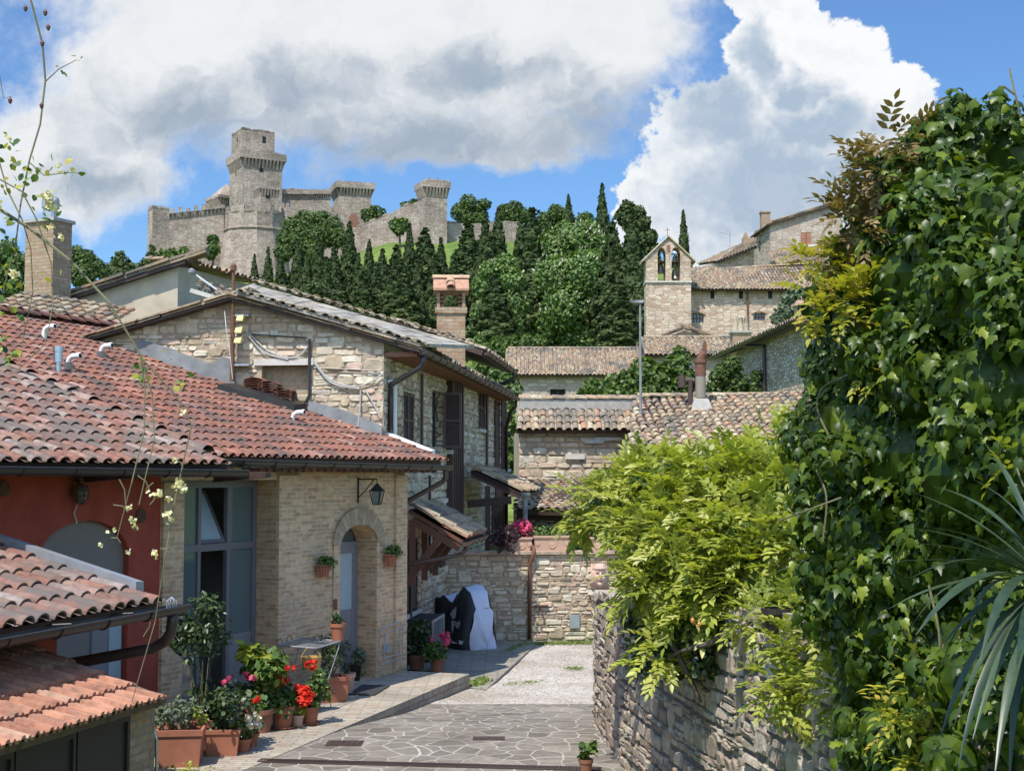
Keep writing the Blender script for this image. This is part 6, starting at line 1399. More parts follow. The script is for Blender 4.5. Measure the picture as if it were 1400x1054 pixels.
mb = MB(); wall_panel(mb, fs_, 0, ls, 8, za + .3, holes=[w2_]); mb.build('shaded_wall', M['wall_shade'], HU)
mb = MB(); mb.box(fs_, *w2_, -.3, -.2); mb.build('window', M['black'], HU)
mb = MB(); mb.box(FU_, *wn_, -.25, -.2); wq_ = mb.build('window', M['black'], HU); m_ = (wn_[0] + wn_[1]) / 2; shutter('shutter', FU_, wn_[0], m_ - .02, wn_[2], wn_[3], -.05, M['shutter_lit'], wq_, slats=9); shutter('shutter', FU_, m_ + .02, wn_[1], wn_[2], wn_[3], -.05, M['shutter_lit'], wq_, slats=9)
mb = MB(); mb.box(FU_, wn_[0] - .1, wn_[1] + 2.2, wn_[2] - .2, wn_[2], -.1, .12); mb.build('sill', M['palestone'], wq_)
g0_, g1_ = FU_.p(x0 - .3, za + .02, .35), FU_.p(x1, zb + .02, .35); mb = MB(); verge(mb, g0_, g1_, -FU_.n, step=.5, th=.10); mb.build('verge', M['tile_old'], HU)
mb = MB(); q = [g0_, g1_, g1_ - FU_.n * 8, fs_.p(ls, za - .2, .4)]; mb.hexa([p - UP * .14 for p in q], [p - UP * .01 for p in q]); mb.build('roof_deck', M['wood_dark'], HU)
fq = Fr(P(1041, 300, YU + 2), (1, 0)); w = fq.hs(1053, 300); mb = MB(); mb.box(fq, 0, w, za - .5, fq.hit(1047, 291)[1], -.8, 0); mb.box(fq, -.08, w + .08, fq.hit(1047, 291)[1], fq.hit(1047, 289)[1], -.88, .08); mb.build('chimney', M['brick_stack'], HU)
roof_quad(HU, P(1062, 362, YU - 6), P(1125, 362, YU - 6), P(1052, 344, YU - .5), P(1125, 344, YU - .5), M['tile_old'], name='lower_roof', seg=3, pitch=.27, course=.45, caps=False)
YM = 112; FM_ = front(YM, .10, 950); a, b = FM_.hs(979, 355), FM_.hs(1031, 355); zt = FM_.hit(1000, 347)[1]
HM = thing('stone_house', 'pinkish stone house with a hipped tiled roof just right of the bell gable', 'house', FM_.p(a, terrain(FM_.p(a, 0).x, YM)))
mb = MB(); p0, p1 = FM_.hit(979, 357), FM_.hit(1031, 338); wall_panel(mb, FM_, p0[0], p1[0], 8, [(p0[0], p0[1]), (p1[0], p1[1])]); a2 = FM_.hs(955, 362); mb.quad(FM_.p(a2, 8, -4), FM_.p(p0[0], 8), FM_.p(p0[0], p0[1]), FM_.p(a2, p0[1] - .4, -4)); mb.build('wall', M['wall_pink'], HM)
roof_quad(HM, P(955, 361, YM + 3), P(982, 357, YM - .4), P(1012, 335, YM + 6), P(1014, 334, YM + 6), M['tile_old'], seg=3, pitch=.27, course=.42, caps=False); roof_quad(HM, P(980, 358, YM - .4), P(1034, 337, YM - .3), P(1014, 333, YM + 5), P(1034, 327, YM + 5), M['tile_old'], seg=3, pitch=.27, course=.42, caps=False)
fq = Fr(P(1016, 330, YM + 3), (1, 0)); w = fq.hs(1029, 330); mb = MB(); mb.box(fq, 0, w, 16, fq.hit(1020, 325)[1], -.7, 0); mb.prism([fq.p(0, fq.hit(1020, 325)[1], 0), fq.p(w * .6, fq.hit(1020, 325)[1], 0), fq.p(w * .3, fq.hit(1020, 317)[1], 0)], -fq.n * .7); mb.build('chimney', M['brick_stack'], HM)
q = P(998, 335, YM + 4); mb = MB(); mb.tube([q - UP * .5, q + UP * 1.3], .03, 5)
for h, l in ((.9, .9), (1.15, .5)): mb.tube([q + UP * h + V(-l, 0, .2 * l), q + UP * h + V(l * .4, 0, -.1 * l)], .02, 4)
for k in range(5): mb.tube([q + UP * (.9 + .2 * .9 * (k / 4)) + V(-.9 * k / 4, -.3, 0), q + UP * (.9 + .2 * .9 * (k / 4)) + V(-.9 * k / 4, .3, 0)], .015, 4)
mb.build('aerial', M['steel'], HM)

# ================================================================== CASTLE on the hill
def rot_tower(mb, pxl, pxc, pxr, yt, yb, Y, crown=None):
    """square tower seen on its corner: left edge, near corner, right edge (pixels of the towers width at distance Y)"""
    wl_, wr_ = (pxc - pxl) / F * Y, (pxr - pxc) / F * Y; a = math.hypot(wl_, wr_) ; th_ = math.atan2(wl_, wr_)
    c = P(pxc, (yt + yb) / 2, Y); d1 = V(math.cos(th_), math.sin(th_), 0); d2 = V(-math.sin(th_), math.cos(th_), 0)
    zt_, zb_ = P(pxc, yt, Y).z, P(pxc, yb, Y).z
    lo = [V(c.x, c.y, zb_), V(c.x, c.y, zb_) + d1 * a, V(c.x, c.y, zb_) + d1 * a + d2 * a, V(c.x, c.y, zb_) + d2 * a]
    mb.hexa(lo, [V(q.x, q.y, zt_) for q in lo]); return c, d1, d2, a, zt_, zb_
def corbels(mb, c, d1, d2, a, z, h, out, n, par=.9):
    """machicolation: brackets all round under a parapet"""
    for o, d, m_ in ((c, d1, -d2), (c + d1 * a, d2, d1), (c + d2 * a, d1, d2), (c, d2, -d1)):
        for k in range(n):
            q = o + d * (a * (k + .5) / n); w = a / n * .28
            mb.hexa([V(*(q + d * s * w + m_ * (-.1)).xy, z - h) for s in (-1, 1)] + [V(*(q + d * s * w + m_ * .1).xy, z - h) for s in (1, -1)], [V(*(q + d * s * w + m_ * (-.1)).xy, z) for s in (-1, 1)] + [V(*(q + d * s * w + m_ * out).xy, z) for s in (1, -1)])
    b = c - d1 * out - d2 * out; L_ = a + 2 * out; lo = [V(q.x, q.y, z) for q in (b, b + d1 * L_, b + d1 * L_ + d2 * L_, b + d2 * L_)]
    mb.hexa(lo, [q + UP * par for q in lo])
CA = thing('castle', 'medieval hilltop castle with a tall square keep, round bastion and curtain walls', 'castle', P(340, 350, 280))
S = M['wall_castle']
def hole(c, d, s, z, w, h, n_, parent):
    mb = MB(); q = c + d * s; mb.hexa([V(*(q + n_ * .02).xy, z), V(*(q + d * w + n_ * .02).xy, z), V(*(q + d * w + n_ * -.2).xy, z), V(*(q + n_ * -.2).xy, z)], [V(*(q + n_ * .02).xy, z + h), V(*(q + d * w + n_ * .02).xy, z + h), V(*(q + d * w - n_ * .2).xy, z + h), V(*(q - n_ * .2).xy, z + h)]); mb.build('window', M['black'], parent)
def ragged(mb, a, b, z, h, n, dep):
    """broken top of a wall"""
    for k in range(n):
        q0, q1 = a.lerp(b, k / n), a.lerp(b, (k + 1) / n); hh = h * R.uniform(.1, 1)
        lo = [V(q0.x, q0.y, z), V(q1.x, q1.y, z), V(q1.x + dep.x, q1.y + dep.y, z), V(q0.x + dep.x, q0.y + dep.y, z)]; mb.hexa([q - UP * .3 for q in lo], [q + UP * hh for q in lo])
YK = 300
mb = MB(); c, d1, d2, a, zt_, zb_ = rot_tower(mb, 303, 331, 381, 216, 380, YK); corbels(mb, c, d1, d2, a, zt_, 1.9, .75, 11, 1.6)
# tall tower over the keep
c2, e1_, e2_, a2, z2t, z2b = rot_tower(mb, 308, 331, 372, 176, 216, YK + .3); ragged(mb, c2, c2 + e1_ * a2, z2t, .4, 12, e2_ * 1.0); ragged(mb, c2, c2 + e2_ * a2, z2t, .4, 9, e1_ * 1.0); ragged(mb, c2 + e2_ * a2 - e2_, c2 + e2_ * a2 - e2_ + e1_ * a2, z2t, .5, 9, e2_)
q = P(379, 210, YK + 3); fq = Fr(P(371, 210, YK + 4), (1, .3)); mb.box(fq, 0, fq.hs(384, 210), P(379, 222, YK).z, P(379, 203, YK).z, -4, 0)
kp = mb.build('keep', S, CA)
hole(c2, e1_, a2 * .62, P(351, 192, YK).z, .8, 1.5, -e2_, kp); hole(c, d1, a * .42, P(350, 233, YK).z, .9, 1.9, -d2, kp); hole(c, d1, a * .62, P(360, 253, YK).z, .5, .6, -d2, kp); hole(c, d2, a * .5, P(315, 236, YK).z, .5, 1.2, -d1, kp); hole(c2, e2_, a2 * .4, P(320, 190, YK).z, .5, 1.0, -e1_, kp)
for k in (.35, .72): hole(c, d2, a * k, P(315, 275, YK).z, .4, .6, -d1, kp)
# round bastion with sloping foot and string course
mb = MB(); q = P(340, 320, 280); rb = 43 / F * 280; zq = lambda py, Y=280: P(340, py, Y).z
cb_ = V(q.x, q.y + rb, 0); mb.lathe(cb_, [(rb * 1.22, zq(380)), (rb * 1.10, zq(340)), (rb * 1.0, zq(312)), (rb * 1.04, zq(311)), (rb * 1.04, zq(309)), (rb * 1.0, zq(308)), (rb * .99, zq(288)), (rb * .9, zq(288)), (.01, zq(289))], 12); bs = mb.build('bastion', S, CA)
mb = MB(); k_ = 0
for k in range(36):
    an = k * math.pi / 18 ; an2 = (k + 1) * math.pi / 18
    if R.random() < .8:
        h = R.uniform(.2, 1.8) ; ps = [cb_ + V(math.cos(t_) * rb * r_, math.sin(t_) * rb * r_, zq(288.5)) for t_, r_ in ((an, .9), (an, .985), (an2, .985), (an2, .9))]; mb.hexa(ps, [p + UP * h for p in ps])
mb.build('broken_parapet', S, bs)
mb = MB(); c3, f1_, f2_, a3, z3t, z3b = rot_tower(mb, 343, 356, 378, 258, 300, 286); corbels(mb, c3, f1_, f2_, a3, z3t, 1.3, .4, 6, .7); tr = mb.build('turret', S, CA); hole(c3, f1_, a3 * .3, P(364, 271, 286).z, .9, 1.6, -f2_, tr)
# left curtain wall with corner tower
mb = MB(); wl0, wl1 = P(222, 330, 281), P(306, 330, 284); fw_ = Fr(wl0, wl1 - wl0); L_ = (wl1 - wl0).dot(fw_.d); zt0, zt1 = P(222, 293, 281).z, P(306, 284, 284).z
mb.hexa([fw_.p(0, 30, 0), fw_.p(L_, 30, 0), fw_.p(L_, 30, -2.5), fw_.p(0, 30, -2.5)], [fw_.p(0, zt0, 0), fw_.p(L_, zt1, 0), fw_.p(L_, zt1, -2.5), fw_.p(0, zt0, -2.5)])
for k in range(16):
    s = L_ * (k + .3) / 16; w = L_ / 16 * .5; z_ = zt0 + (zt1 - zt0) * s / L_
    mb.hexa([fw_.p(s, z_ - 1.5, .0), fw_.p(s + w, z_ - 1.5, .0), fw_.p(s + w, z_ - 1.5, -.3), fw_.p(s, z_ - 1.5, -.3)], [fw_.p(s, z_ - .1, .55), fw_.p(s + w, z_ - .1, .55), fw_.p(s + w, z_ - .1, -.3), fw_.p(s, z_ - .1, -.3)])
    if R.random() < .75: h = R.uniform(.2, 1.3); mb.hexa([fw_.p(s - w * .4, z_ - .1, .56), fw_.p(s + w * 1.6, z_ - .1, .56), fw_.p(s + w * 1.6, z_ - .1, -1.0), fw_.p(s - w * .4, z_ - .1, -1.0)], [fw_.p(s - w * .4, z_ + h, .56), fw_.p(s + w * 1.6, z_ + h * .8, .56), fw_.p(s + w * 1.6, z_ + h * .8, -1.0), fw_.p(s - w * .4, z_ + h, -1.0)])
mb.build('curtain_wall', S, CA)
mb = MB(); c4, g1_, g2_, a4, z4t, z4b = rot_tower(mb, 196, 208, 228, 284, 380, 272); ragged(mb, c4, c4 + g1_ * a4, z4t, 1.0, 7, g2_); ragged(mb, c4, c4 + g2_ * a4, z4t, 1.0, 5, g1_); mb.build('corner_tower', S, CA)
# hall behind on the left
mb = MB(); c5, h1_, h2_, a5, z5t, z5b = rot_tower(mb, 277, 300, 330, 270, 310, 310); corbels(mb, c5, h1_, h2_, a5, z5t, 1.5, .5, 12, .6); b_ = [c5, c5 + h1_ * a5, c5 + h1_ * a5 + h2_ * a5, c5 + h2_ * a5]; ap = sum(b_, V(0, 0, 0)) / 4; mb.add([V(q.x, q.y, z5t + .6) for q in b_] + [V(ap.x, ap.y, z5t + 4)], [(0, 1, 4), (1, 2, 4), (2, 3, 4), (3, 0, 4)]); mb.build('hall', S, CA)
# right curtain and gate tower
mb = MB(); a_, b_ = P(384, 290, 313), P(452, 290, 317); fw_ = Fr(a_, b_ - a_); L_ = (b_ - a_).dot(fw_.d)
prof = [(0, 259), (.25, 257.5), (.5, 259), (1, 260)]
for (k0_, y0), (k1_, y1) in zip(prof, prof[1:]):
    Ya, Yb = 313 + 4 * k0_, 313 + 4 * k1_; mb.hexa([fw_.p(L_ * k0_, 40, 0), fw_.p(L_ * k1_, 40, 0), fw_.p(L_ * k1_, 40, -2.5), fw_.p(L_ * k0_, 40, -2.5)], [fw_.p(L_ * k0_, P(400, y0, Ya).z, 0), fw_.p(L_ * k1_, P(400, y1, Yb).z, 0), fw_.p(L_ * k1_, P(400, y1, Yb).z, -2.5), fw_.p(L_ * k0_, P(400, y0, Ya).z, -2.5)])
for k in range(22):
    s = L_ * (k + .3) / 22; w = L_ / 22 * .45; z_ = P(420, 266, 313 + 4 * k / 22).z; mb.hexa([fw_.p(s, z_ - 1.3, .0), fw_.p(s + w, z_ - 1.3, 0), fw_.p(s + w, z_ - 1.3, -.2), fw_.p(s, z_ - 1.3, -.2)], [fw_.p(s, z_, .5), fw_.p(s + w, z_, .5), fw_.p(s + w, z_, -.2), fw_.p(s, z_, -.2)])
za_, zb_ = P(384, 266, 313).z, P(452, 266, 317).z; mb.hexa([fw_.p(0, za_, .52), fw_.p(L_, zb_, .52), fw_.p(L_, zb_, .0), fw_.p(0, za_, .0)], [fw_.p(0, za_ + 1.1, .52), fw_.p(L_, zb_ + 1.1, .52), fw_.p(L_, zb_ + 1.1, .0), fw_.p(0, za_ + 1.1, .0)])
mb.build('curtain_wall', S, CA)
mb = MB(); a_, b_ = P(384, 300, 304), P(458, 300, 308); fw_ = Fr(a_, b_ - a_); L_ = (b_ - a_).dot(fw_.d); z0_, z1_ = P(384, 283, 304).z, P(458, 289, 308).z; mb.hexa([fw_.p(0, 40, 0), fw_.p(L_, 40, 0), fw_.p(L_, 40, -1.5), fw_.p(0, 40, -1.5)], [fw_.p(0, z0_, 0), fw_.p(L_, z1_, 0), fw_.p(L_, z1_, -1.5), fw_.p(0, z0_, -1.5)])
for k in range(12): s = L_ * (k + .2) / 12; zz_ = z0_ + (z1_ - z0_) * (k + .5) / 12; mb.box(fw_, s, s + L_ / 12 * .55, zz_ - .2, zz_ + 1.0, -1.0, -.05)
mb.build('outer_wall', S, CA)
mb = MB(); c6, i1, i2, a6, z6t, z6b = rot_tower(mb, 449, 463, 506, 257, 385, 318); corbels(mb, c6, i1, i2, a6, z6t, 1.6, .8, 10, 1.5); gt = mb.build('gate_tower', S, CA)
mb = MB(); q = c6 + i1 * a6 * .32 - i2 * .03; r_ = a6 * .14; zb_ = P(478, 309, 318).z
mb.prism([V(*(q + i1 * (r_ - r_ * math.cos(t_))).xy, zb_ + 2.0 + math.sin(t_) * r_) for t_ in [math.pi * k / 10 for k in range(11)]] + [V(*(q + i1 * 2 * r_).xy, zb_), V(*q.xy, zb_)], i2 * .3); mb.build('gate_arch', M['clay_dark'], gt)
# outer town wall with its tower
TWR = thing('fortress_wall', 'outer fortress wall climbing the grassy slope to a lone battlemented tower', 'fortress wall', P(590, 335, 262))
mb = MB(); c7, j1, j2, a7, z7t, z7b = rot_tower(mb, 569, 581, 611, 256, 360, 258); corbels(mb, c7, j1, j2, a7, z7t, 1.7, .55, 7, 1.2)
for k in range(9): q = c7 + j1 * (a7 * k / 8) - j2 * .5; mb.hexa([V(q.x - .25, q.y, z7t + 1.2), V(q.x + .25, q.y, z7t + 1.2), V(q.x + .25, q.y + .6, z7t + 1.2), V(q.x - .25, q.y + .6, z7t + 1.2)], [V(q.x - .25, q.y, z7t + 1.5), V(q.x + .25, q.y, z7t + 1.5), V(q.x + .25, q.y + .6, z7t + 1.5), V(q.x - .25, q.y + .6, z7t + 1.5)])
mb.build('tower', S, TWR)
def wall_run(pts, dep, nm):
    mb = MB()
    for (p0, y0, Y0), (p1, y1, Y1) in zip(pts, pts[1:]):
        a_, b_ = P(p0, y0, Y0), P(p1, y1, Y1); v = V(0, dep, 0); lo = [V(a_.x, a_.y, 30), V(b_.x, b_.y, 30), V(b_.x, b_.y, 30) + v, V(a_.x, a_.y, 30) + v]; mb.hexa(lo, [a_, b_, b_ + v, a_ + v])
        n = max(2, int((b_ - a_).length / 1.5))
        for k in range(n):
            if R.random() < .55: q0, q1 = a_.lerp(b_, k / n), a_.lerp(b_, (k + .9) / n); h = R.uniform(.1, .45); mb.hexa([q0 - UP * .2, q1 - UP * .2, q1 - UP * .2 + v * .9, q0 - UP * .2 + v * .9], [q0 + UP * h, q1 + UP * h, q1 + UP * h + v * .9, q0 + UP * h + v * .9])
    mb.build(nm, S, TWR)
wall_run([(480, 313, 275), (505, 304, 272), (532, 293, 268), (552, 282, 265), (574, 275, 261)], 1.2, 'sloping_wall')
wall_run([(611, 304, 262), (640, 306, 264), (675, 304, 266), (714, 304, 268)], 1.2, 'level_wall')
mb = MB(); a_ = P(592, 248, 260)
for k in (-.8, .8): mb.tube([a_ + V(k, 1, -.3), a_ + V(k, 1, .7)], .05, 5); mb.lathe(a_ + V(k, 1, .7), [(.15, 0), (.2, .3), (.001, .4)], 8)
mb.build('floodlight', M['steel'], TWR)
RU = thing('ruin', 'small ruined stone tower on the skyline behind the chestnut tree', 'ruin', P(770, 300, 255)); mb = MB(); rot_tower(mb, 752, 762, 781, 283, 330, 255); mb.build('ruin_wall', S, RU)

# ================================================================== TREES on the hill
PROT = [cyp_parts(k) for k in range(1, 5)]
cyl = [  # photo x, top y, half width in px at the foot, distance, words
 (348, 346, 9, 190, 'short cypress at the far left end of the grove'), (367, 337, 10, 185, 'narrow cypress second in from the left end of the grove'), (384, 346, 12, 180, 'squat cypress below the round bastion'), (408, 328, 15, 182, 'dark cypress in front of the pale bushes under the castle'), (436, 324, 15, 178, 'cypress under the right curtain wall of the castle'), (457, 336, 17, 176, 'bushy cypress left of the tall slim one below the gate tower'),
 (478, 301, 15, 188, 'tall slim cypress standing below the gate tower'), (505, 326, 12, 182, 'thin pointed cypress against the grassy meadow'), (523, 339, 15, 176, 'cypress with a low tip in the middle of the meadow'), (543, 334, 21, 178, 'wide round-topped cypress below the meadow'), (560, 304, 11, 190, 'slim cypress reaching up to the foot of the sloping fortress wall'), (581, 310, 25, 182, 'broad cypress directly below the lone tower'), (603, 324, 12, 186, 'narrow cypress at the right foot of the lone tower'),
 (465, 385, 24, 162, 'low dense cypress in the front row above the slab roof'), (500, 380, 24, 160, 'front row cypress left of the brick chimney and above the slabs'), (550, 358, 26, 158, 'front cypress with a broad base just left of the brick chimney'), (428, 388, 24, 164, 'low front cypress at the left of the slab roof'), (395, 382, 20, 168, 'small front cypress near the slab roof ridge'),
 (640, 303, 27, 176, 'broad cypress right of the lone tower and above the brick chimney'), (664, 294, 17, 186, 'pointed cypress in front of the level fortress wall'), (681, 282, 15, 188, 'tall slim cypress crossing the level fortress wall'), (712, 292, 14, 178, 'half hidden cypress behind the tallest central one'), (728, 282, 31, 152, 'largest central cypress left of the flowering chestnut'), (777, 264, 13, 215, 'small cypress on the skyline left of the tallest spire'), (823, 249, 14, 205, 'tallest cypress spire on the skyline above the chestnut'),
 (838, 302, 27, 140, 'wide dark cypress right of the chestnut'), (864, 284, 25, 138, 'dense cypress next to the bell gable'), (934, 285, 14, 150, 'lone cypress rising behind the bell gable'), (676, 374, 30, 128, 'low wide cypress in front of the chestnut branches'), (755, 400, 20, 150, 'low cypress tucked under the chestnut on its left'), (846, 380, 30, 122, 'low cypress at the foot of the wide dark pair'),
 (420, 345, 13, 172, 'cypress between the dark one and the oak thicket, lower than both'), (446, 350, 13, 170, 'short cypress wedged under the right end of the oak thicket'), (490, 345, 13, 171, 'cypress leaning on the right side of the tall slim one'), (514, 356, 14, 168, 'low pointed cypress just under the thin meadow cypress'), (534, 366, 14, 165, 'small cypress in front of the wide round-topped one'), (571, 345, 15, 170, 'cypress left of the broad one under the lone tower'), (594, 352, 15, 168, 'cypress right above the cap of the brick chimney'), (620, 345, 15, 168, 'cypress between the brick chimney and the broad right-hand cypress'), (655, 340, 15, 170, 'mid-sized cypress left of the pale chestnut branches')]
for i, (px, yt, hw, Y, w) in enumerate(cyl):
    q = P(px, yt, Y); z0 = terrain(q.x, q.y); make_cypress('cypress_tree', w, 'cypress trees on the castle hill', q.x, q.y, z0, q.z - z0, hw / F * Y * 1.2, PROT[i % 4]).rotation_euler = (0, 0, R.uniform(0, 6.28))
def tree_px(name, label, blobs_, Y, n, size, m, base_px, group=None, **kw):
    """crown clumps given as (photo x, y, radius px, depth offset)"""
    bl = [(*P(x, y, Y + dz), r / F * Y) for x, y, r, dz in blobs_]; q = P(base_px, 500, Y); return broad_tree(name, label, (q.x, q.y, terrain(q.x, q.y)), bl, n, size, m, group, **kw)
def blobfill(px0, px1, py0, py1, r, n, dz, seed):
    rr = random.Random(seed); return [(px0 + (px1 - px0) * rr.random(), py0 + (py1 - py0) * rr.random(), r * rr.uniform(.7, 1.25), rr.uniform(-dz, dz)) for _ in range(n)]
tree_px('chestnut_tree', 'big chestnut tree covered in cream blossom candles between the cypresses', [(790, 330, 26, 0), (768, 345, 26, 1), (815, 345, 24, 0), (760, 380, 30, -2), (800, 375, 34, -3), (822, 395, 26, -1), (775, 420, 34, -3), (815, 435, 32, -2), (758, 445, 26, -1), (795, 460, 30, -2), (805, 318, 16, 1), (772, 318, 16, 1), (750, 330, 14, 1)], 150, 17000, .36, L['chest'], 790, blooms=650, kind='round', trunk_r=.6)
tree_px('chestnut_tree', 'smaller chestnut showing pale green branches right of the brick chimney', [(672, 372, 16, 0), (690, 365, 18, 0), (700, 385, 18, -1), (660, 392, 15, 0), (700, 420, 22, -1), (668, 430, 22, -2), (690, 450, 24, -2), (655, 455, 16, -1)], 135, 7500, .33, L['chest'], 680, blooms=170, trunk_r=.4)
tree_px('oak_tree', 'leafy oak on the skyline right of the lone castle tower', [(640, 278, 12, 0), (628, 290, 12, 0), (652, 288, 13, 1), (662, 280, 8, 0), (638, 297, 13, 0), (656, 299, 12, 0)], 285, 4200, .5, L['oak'], 640, trunk_r=.5, core_s=.5)
tree_px('oak_tree', 'pair of hazy oak crowns above the level fortress wall', [(690, 290, 11, 0), (704, 287, 12, 0), (700, 298, 12, 0), (716, 295, 10, 0)], 290, 3600, .5, L['oak'], 700, trunk_r=.5, core_s=.5)
tree_px('oak_tree', 'round oak on the skyline left of the tallest spire', [(745, 300, 10, 0), (760, 292, 12, 0), (775, 302, 12, 0), (800, 302, 12, 0), (748, 312, 12, 0)], 225, 4200, .4, L['oak'], 765, trunk_r=.4)
tree_px('cedar_tree', 'ragged dark cedar behind the cypresses next to the bell gable', [(858, 285, 9, 0), (872, 292, 10, 0), (850, 296, 9, 0), (878, 306, 11, 0), (862, 305, 12, 0), (888, 325, 10, 0), (876, 330, 13, 0), (894, 342, 8, 0), (872, 350, 15, 0), (890, 358, 12, 0), (882, 385, 16, 0)], 160, 5200, .45, L['cyp'], 868, kind='tuft', trunk_r=.4, core_s=.55, up=-.3)
tree_px('oak_tree', 'bright green oak thicket under the right curtain wall', [(400, 312, 15, 0), (418, 305, 17, 0), (440, 303, 15, 1), (455, 310, 14, 0), (392, 330, 14, -2), (412, 328, 18, -2), (435, 325, 18, -2), (460, 325, 15, -1), (425, 345, 17, -4), (388, 345, 13, -3)], 268, 11000, .5, L['oak'], 425, trunk_r=.4)
tree_px('oak_tree', 'small round tree by the arch of the gate tower', [(502, 293, 8, 0), (512, 290, 9, 0), (521, 294, 8, 0), (508, 300, 9, 0)], 300, 900, .7, L['oak'], 510, trunk_r=.3)
tree_px('bush', 'yellow-green bush growing against the sloping fortress wall', [(540, 307, 8, 0), (552, 306, 8, 0), (546, 313, 8, 0)], 258, 800, .6, L['bush'], 546, trunk_r=.2, cat='bush')
tree_px('bush', 'small bush on the crest beside the lone tower', [(556, 283, 7, 0), (565, 279, 6, 0)], 285, 500, .7, L['oak'], 560, trunk_r=.2, cat='bush')
tree_px('bush', 'dark bush clinging to the left foot of the round bastion', [(291, 328, 7, 0), (293, 340, 7, -1), (288, 348, 7, -1)], 258, 700, .6, L['oak'], 291, trunk_r=.2, cat='bush')
tree_px('bush', 'low green bushes below the left curtain wall', [(222, 352, 9, 0), (236, 348, 8, 0), (252, 346, 8, 0), (208, 356, 8, 0), (262, 352, 8, 0)], 255, 1300, .6, L['bush'], 235, trunk_r=.2, cat='bush')
tree_px('pine_tree', 'dark conical pine left of the castle above the plaster house', [(165, 350, 6, 0), (165, 360, 11, 0), (155, 370, 11, 0), (176, 370, 11, 0), (165, 378, 14, 0)], 180, 1500, .5, L['cyp'], 165, kind='tuft', trunk_r=.2, up=-.3)
tree_px('pine_tree', 'small dark pine at the foot of the left castle tower', [(208, 340, 4, 0), (208, 350, 7, 0), (200, 360, 7, 0), (190, 366, 6, 0)], 235, 700, .5, L['cyp'], 206, kind='tuft', trunk_r=.2, up=-.3)
tree_px('oak_tree', 'mid green tree just right of the square brick chimney', [(105, 348, 12, 0), (118, 356, 14, 0), (100, 366, 14, 0), (132, 366, 12, 0), (114, 378, 16, -1), (142, 374, 9, 0)], 140, 5200, .28, L['oak'], 115, trunk_r=.3)
tree_px('oak_tree', 'dark tree left of the square brick chimney at the photo edge', [(10, 345, 16, 0), (24, 360, 16, 0), (5, 375, 18, 0), (22, 390, 18, 0), (-15, 360, 20, 0), (-10, 390, 20, 0)], 120, 5000, .28, L['oak'], 10, trunk_r=.3)
tree_px('fir_tree', 'pale green fir with flat drooping branches beside the brick chimney', [(655, 462, 6, 0), (652, 475, 12, 0), (660, 484, 14, 0), (640, 482, 10, 0)], 104, 1500, .35, L['chest'], 655, kind='lance', trunk_r=.15, core_s=.45)
tree_px('cedar_tree', 'spreading cedar with flat layered branches above the long low house', [(680, 468, 8, 0), (700, 466, 7, 0), (720, 465, 7, -1), (738, 467, 7, 0), (690, 478, 8, 0), (712, 477, 8, 0), (668, 480, 9, 0)], 100, 2600, .32, L['bush'], 690, kind='lance', trunk_r=.2, core_s=.5)
tree_px('thicket', 'dark evergreen thicket filling the grove behind the grey slab roof', blobfill(335, 470, 400, 435, 15, 22, 3, 5), 168, 9000, .34, L['cyp'], 400, kind='tuft', trunk_r=.2, cat='thicket', up=-.3)
tree_px('thicket', 'dark evergreen thicket between the slab roof and the brick chimney', blobfill(460, 610, 412, 445, 15, 24, 3, 6), 164, 10000, .34, L['cyp'], 530, kind='tuft', trunk_r=.2, cat='thicket', up=-.3)
# shrubs between the roofs
tree_px('shrub', 'leafy shrub in front of the long low house wall', [(812, 532, 14, 0), (800, 540, 9, 0), (826, 538, 12, 0), (838, 520, 8, 1), (790, 548, 6, 0)], 62, 1300, .20, L['bush'], 815, trunk_r=.06, cat='shrub', core_s=.5)
tree_px('shrub', 'big bay shrub right of the street lamp', [(860, 520, 16, 0), (850, 535, 14, 0), (880, 505, 16, 0), (900, 515, 18, 0), (925, 500, 16, 0), (890, 535, 18, 0), (935, 520, 18, 0), (870, 548, 14, -1), (915, 540, 18, 0), (930, 485, 11, 0)], 60, 5200, .20, L['bush'], 895, trunk_r=.08, cat='shrub')
tree_px('shrub', 'wispy shrub at the foot of the shaded stone house', [(985, 515, 14, 0), (1000, 500, 12, 0), (1012, 525, 13, 0), (975, 535, 13, 0), (1000, 538, 13, 0), (1030, 535, 11, 0), (1035, 515, 8, 0)], 58, 2200, .18, L['oak'], 1000, trunk_r=.06, cat='shrub', core_s=.45)
tree_px('shrub', 'tall green hedge glimpsed between the gutter and the pale stone house', [(700, 580, 12, 0), (702, 605, 13, 0), (698, 630, 13, 0), (703, 655, 12, 0), (699, 680, 12, 0), (701, 705, 12, 0), (696, 560, 8, 0), (690, 518, 13, 0), (702, 535, 12, 0), (676, 506, 12, 0), (700, 512, 8, 0), (660, 500, 11, 0)], 52, 2600, .16, L['bush'], 700, trunk_r=.06, cat='hedge')
tree_px('shrub', 'grey-green shrub against the church wall behind the shaded house', [(1078, 408, 9, 0), (1088, 400, 10, 0), (1072, 425, 10, 0), (1090, 420, 12, 0), (1062, 436, 7, 0)], 88, 1300, .24, L['sage'], 1080, trunk_r=.06, cat='shrub')
